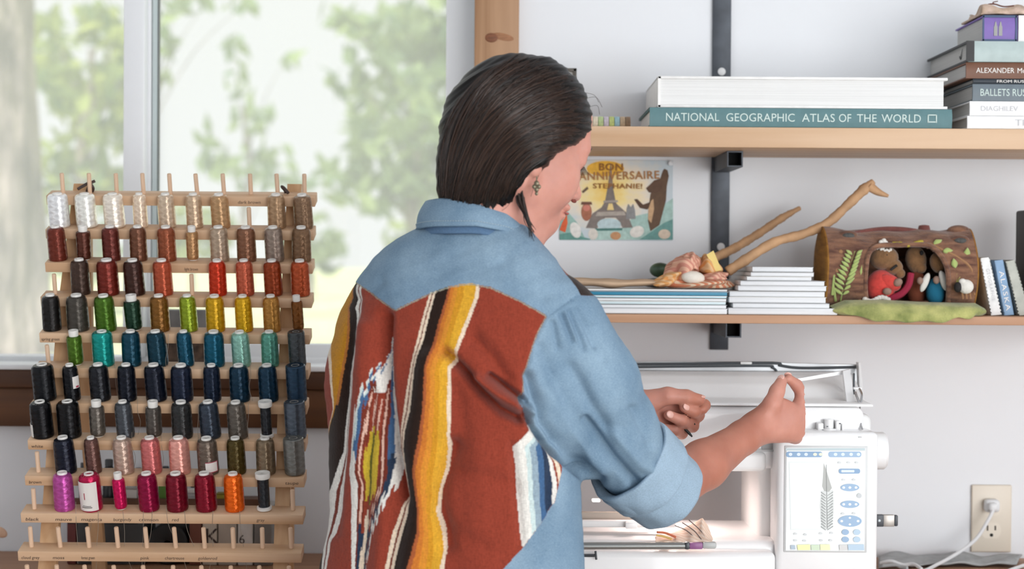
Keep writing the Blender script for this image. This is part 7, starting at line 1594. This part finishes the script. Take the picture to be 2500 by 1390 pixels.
# fold line on the cuff
# ---- collar
CT = [(95, 625, 668), (120, 575, 640), (150, 525, 598), (180, 494, 562), (225, 487, 554), (270, 491, 553), (300, 509, 566), (325, 540, 592), (345, 583, 622), (362, 618, 650), (385, 650, 690), (405, 668, 712)]
NC = P(1166, 545, -0.752)
def collar(u, v):
    ph = 95 + 310 * u; tp = np.interp(ph, [c[0] for c in CT], [c[1] for c in CT]); bt = np.interp(ph, [c[0] for c in CT], [c[2] for c in CT]); a = math.radians(ph)
    y = tp + (bt - tp) * v; bul = 0.0035 * math.sin(math.pi * min(1, v * 1.1)); rx = .0660 + .0115 * v + bul; ry = .0590 + .0125 * v + bul; Y = NC.y + ry * math.sin(a)
    return Vector((NC.x + rx * math.cos(a), Y, P(1166, y, -0.80).z))
m = MB(); m.grid(collar, 90, 16); co = m.build('collar', dm, shirt, True, auto=None, solid=0.0045)
def stand(u, v):
    ph = 95 + 310 * u; bt = np.interp(ph, [c[0] for c in CT], [c[2] for c in CT]); a = math.radians(ph); y = bt - 16 + 34 * v
    return Vector((NC.x + (.0695 + .005 * v) * math.cos(a), NC.y + (.0635 + .006 * v) * math.sin(a), P(1166, y, -0.80).z))
m = MB(); m.grid(stand, 80, 6); m.build('collar_stand', mat('denim_dark', (84, 112, 142), 0.9, noise=((500, 500, 900), 0.16, 3)), shirt, True, auto=None, solid=0.003)
M_st = mat('stitching', (176, 192, 200), 0.9)
def stitches(fn, n, v, name, parent):
    m = MB()
    for i in range(n):
        u0 = (i + 0.15) / n; u1 = (i + 0.75) / n; p0, p1 = fn(u0, v), fn(u1, v); c = Vector((NC.x, NC.y, p0.z)); o0 = (p0 - c).normalized() * .0028; o1 = (p1 - c).normalized() * .0028
        m.tube([p0 + o0, (p0 + p1) / 2 + o0 * 1.15, p1 + o1], .00042, 4)
    m.build(name, M_st, parent, True)
stitches(collar, 120, 0.80, 'stitching', co)
# ---- jeans and shoes below the frame
jn = Field((-0.34, -1.0, 0.05), (0.20, -0.48, 0.99), 0.008)
cxp = P(1110, 1390, -0.75).x
add_group(jn, [('e', (cxp, -0.75, 0.90), (.150, .105, .12)), ('e', (cxp, -0.78, 0.82), (.160, .115, .11))], 0.05, 0.03)
for s in (-1, 1): add_group(jn, [('c', (cxp + s * .085, -0.76, 0.80), (cxp + s * .10, -0.75, 0.46), .085, .062), ('c', (cxp + s * .10, -0.75, 0.46), (cxp + s * .105, -0.76, 0.10), .062, .050)], 0.04, 0.03)
V, Q = surface(jn.F, jn.lo, jn.h); V = relax(V, Q, 2, 0.5); np_mesh('jeans', V, Q, person, mat('dark_denim', (48, 60, 84), 0.9, noise=((500, 500, 900), 0.2, 3)))
for s in (-1, 1):
    m = MB(); c = Vector((cxp + s * .105, -0.72, 0))
    m.ell(c + Vector((0, 0.02, 0.038)), (.042, .115, .036)); m.ell(c + Vector((0, -0.05, 0.055)), (.040, .055, .050)); m.box(c + Vector((0, 0.012, 0.010)), (.080, .235, .018), bevel=.008); m.build('shoe', mat('shoe_leather', (84, 60, 44), 0.5), person, True)
# small black thread snips held in the curled left hand
sn = thing('thread_snips', 'tiny black sewing tool poking out of the curled left hand', 'sewing tool', tuple(P(1680, 1060, -0.49)))
m = MB(); m.tube([P(1664, 1040, -0.497), P(1682, 1058, -0.500), P(1690, 1067, -0.502)], [.0016, .0022, .0012], 8); m.build('blade', mat('snips_black', (22, 24, 26), 0.4), sn, True)
m = MB(); m.tube([P(1690, 1028, -0.494), P(1696, 1038, -0.497)], [.0018, .0016], 8); m.build('grip', MATS['snips_black'], sn, True)
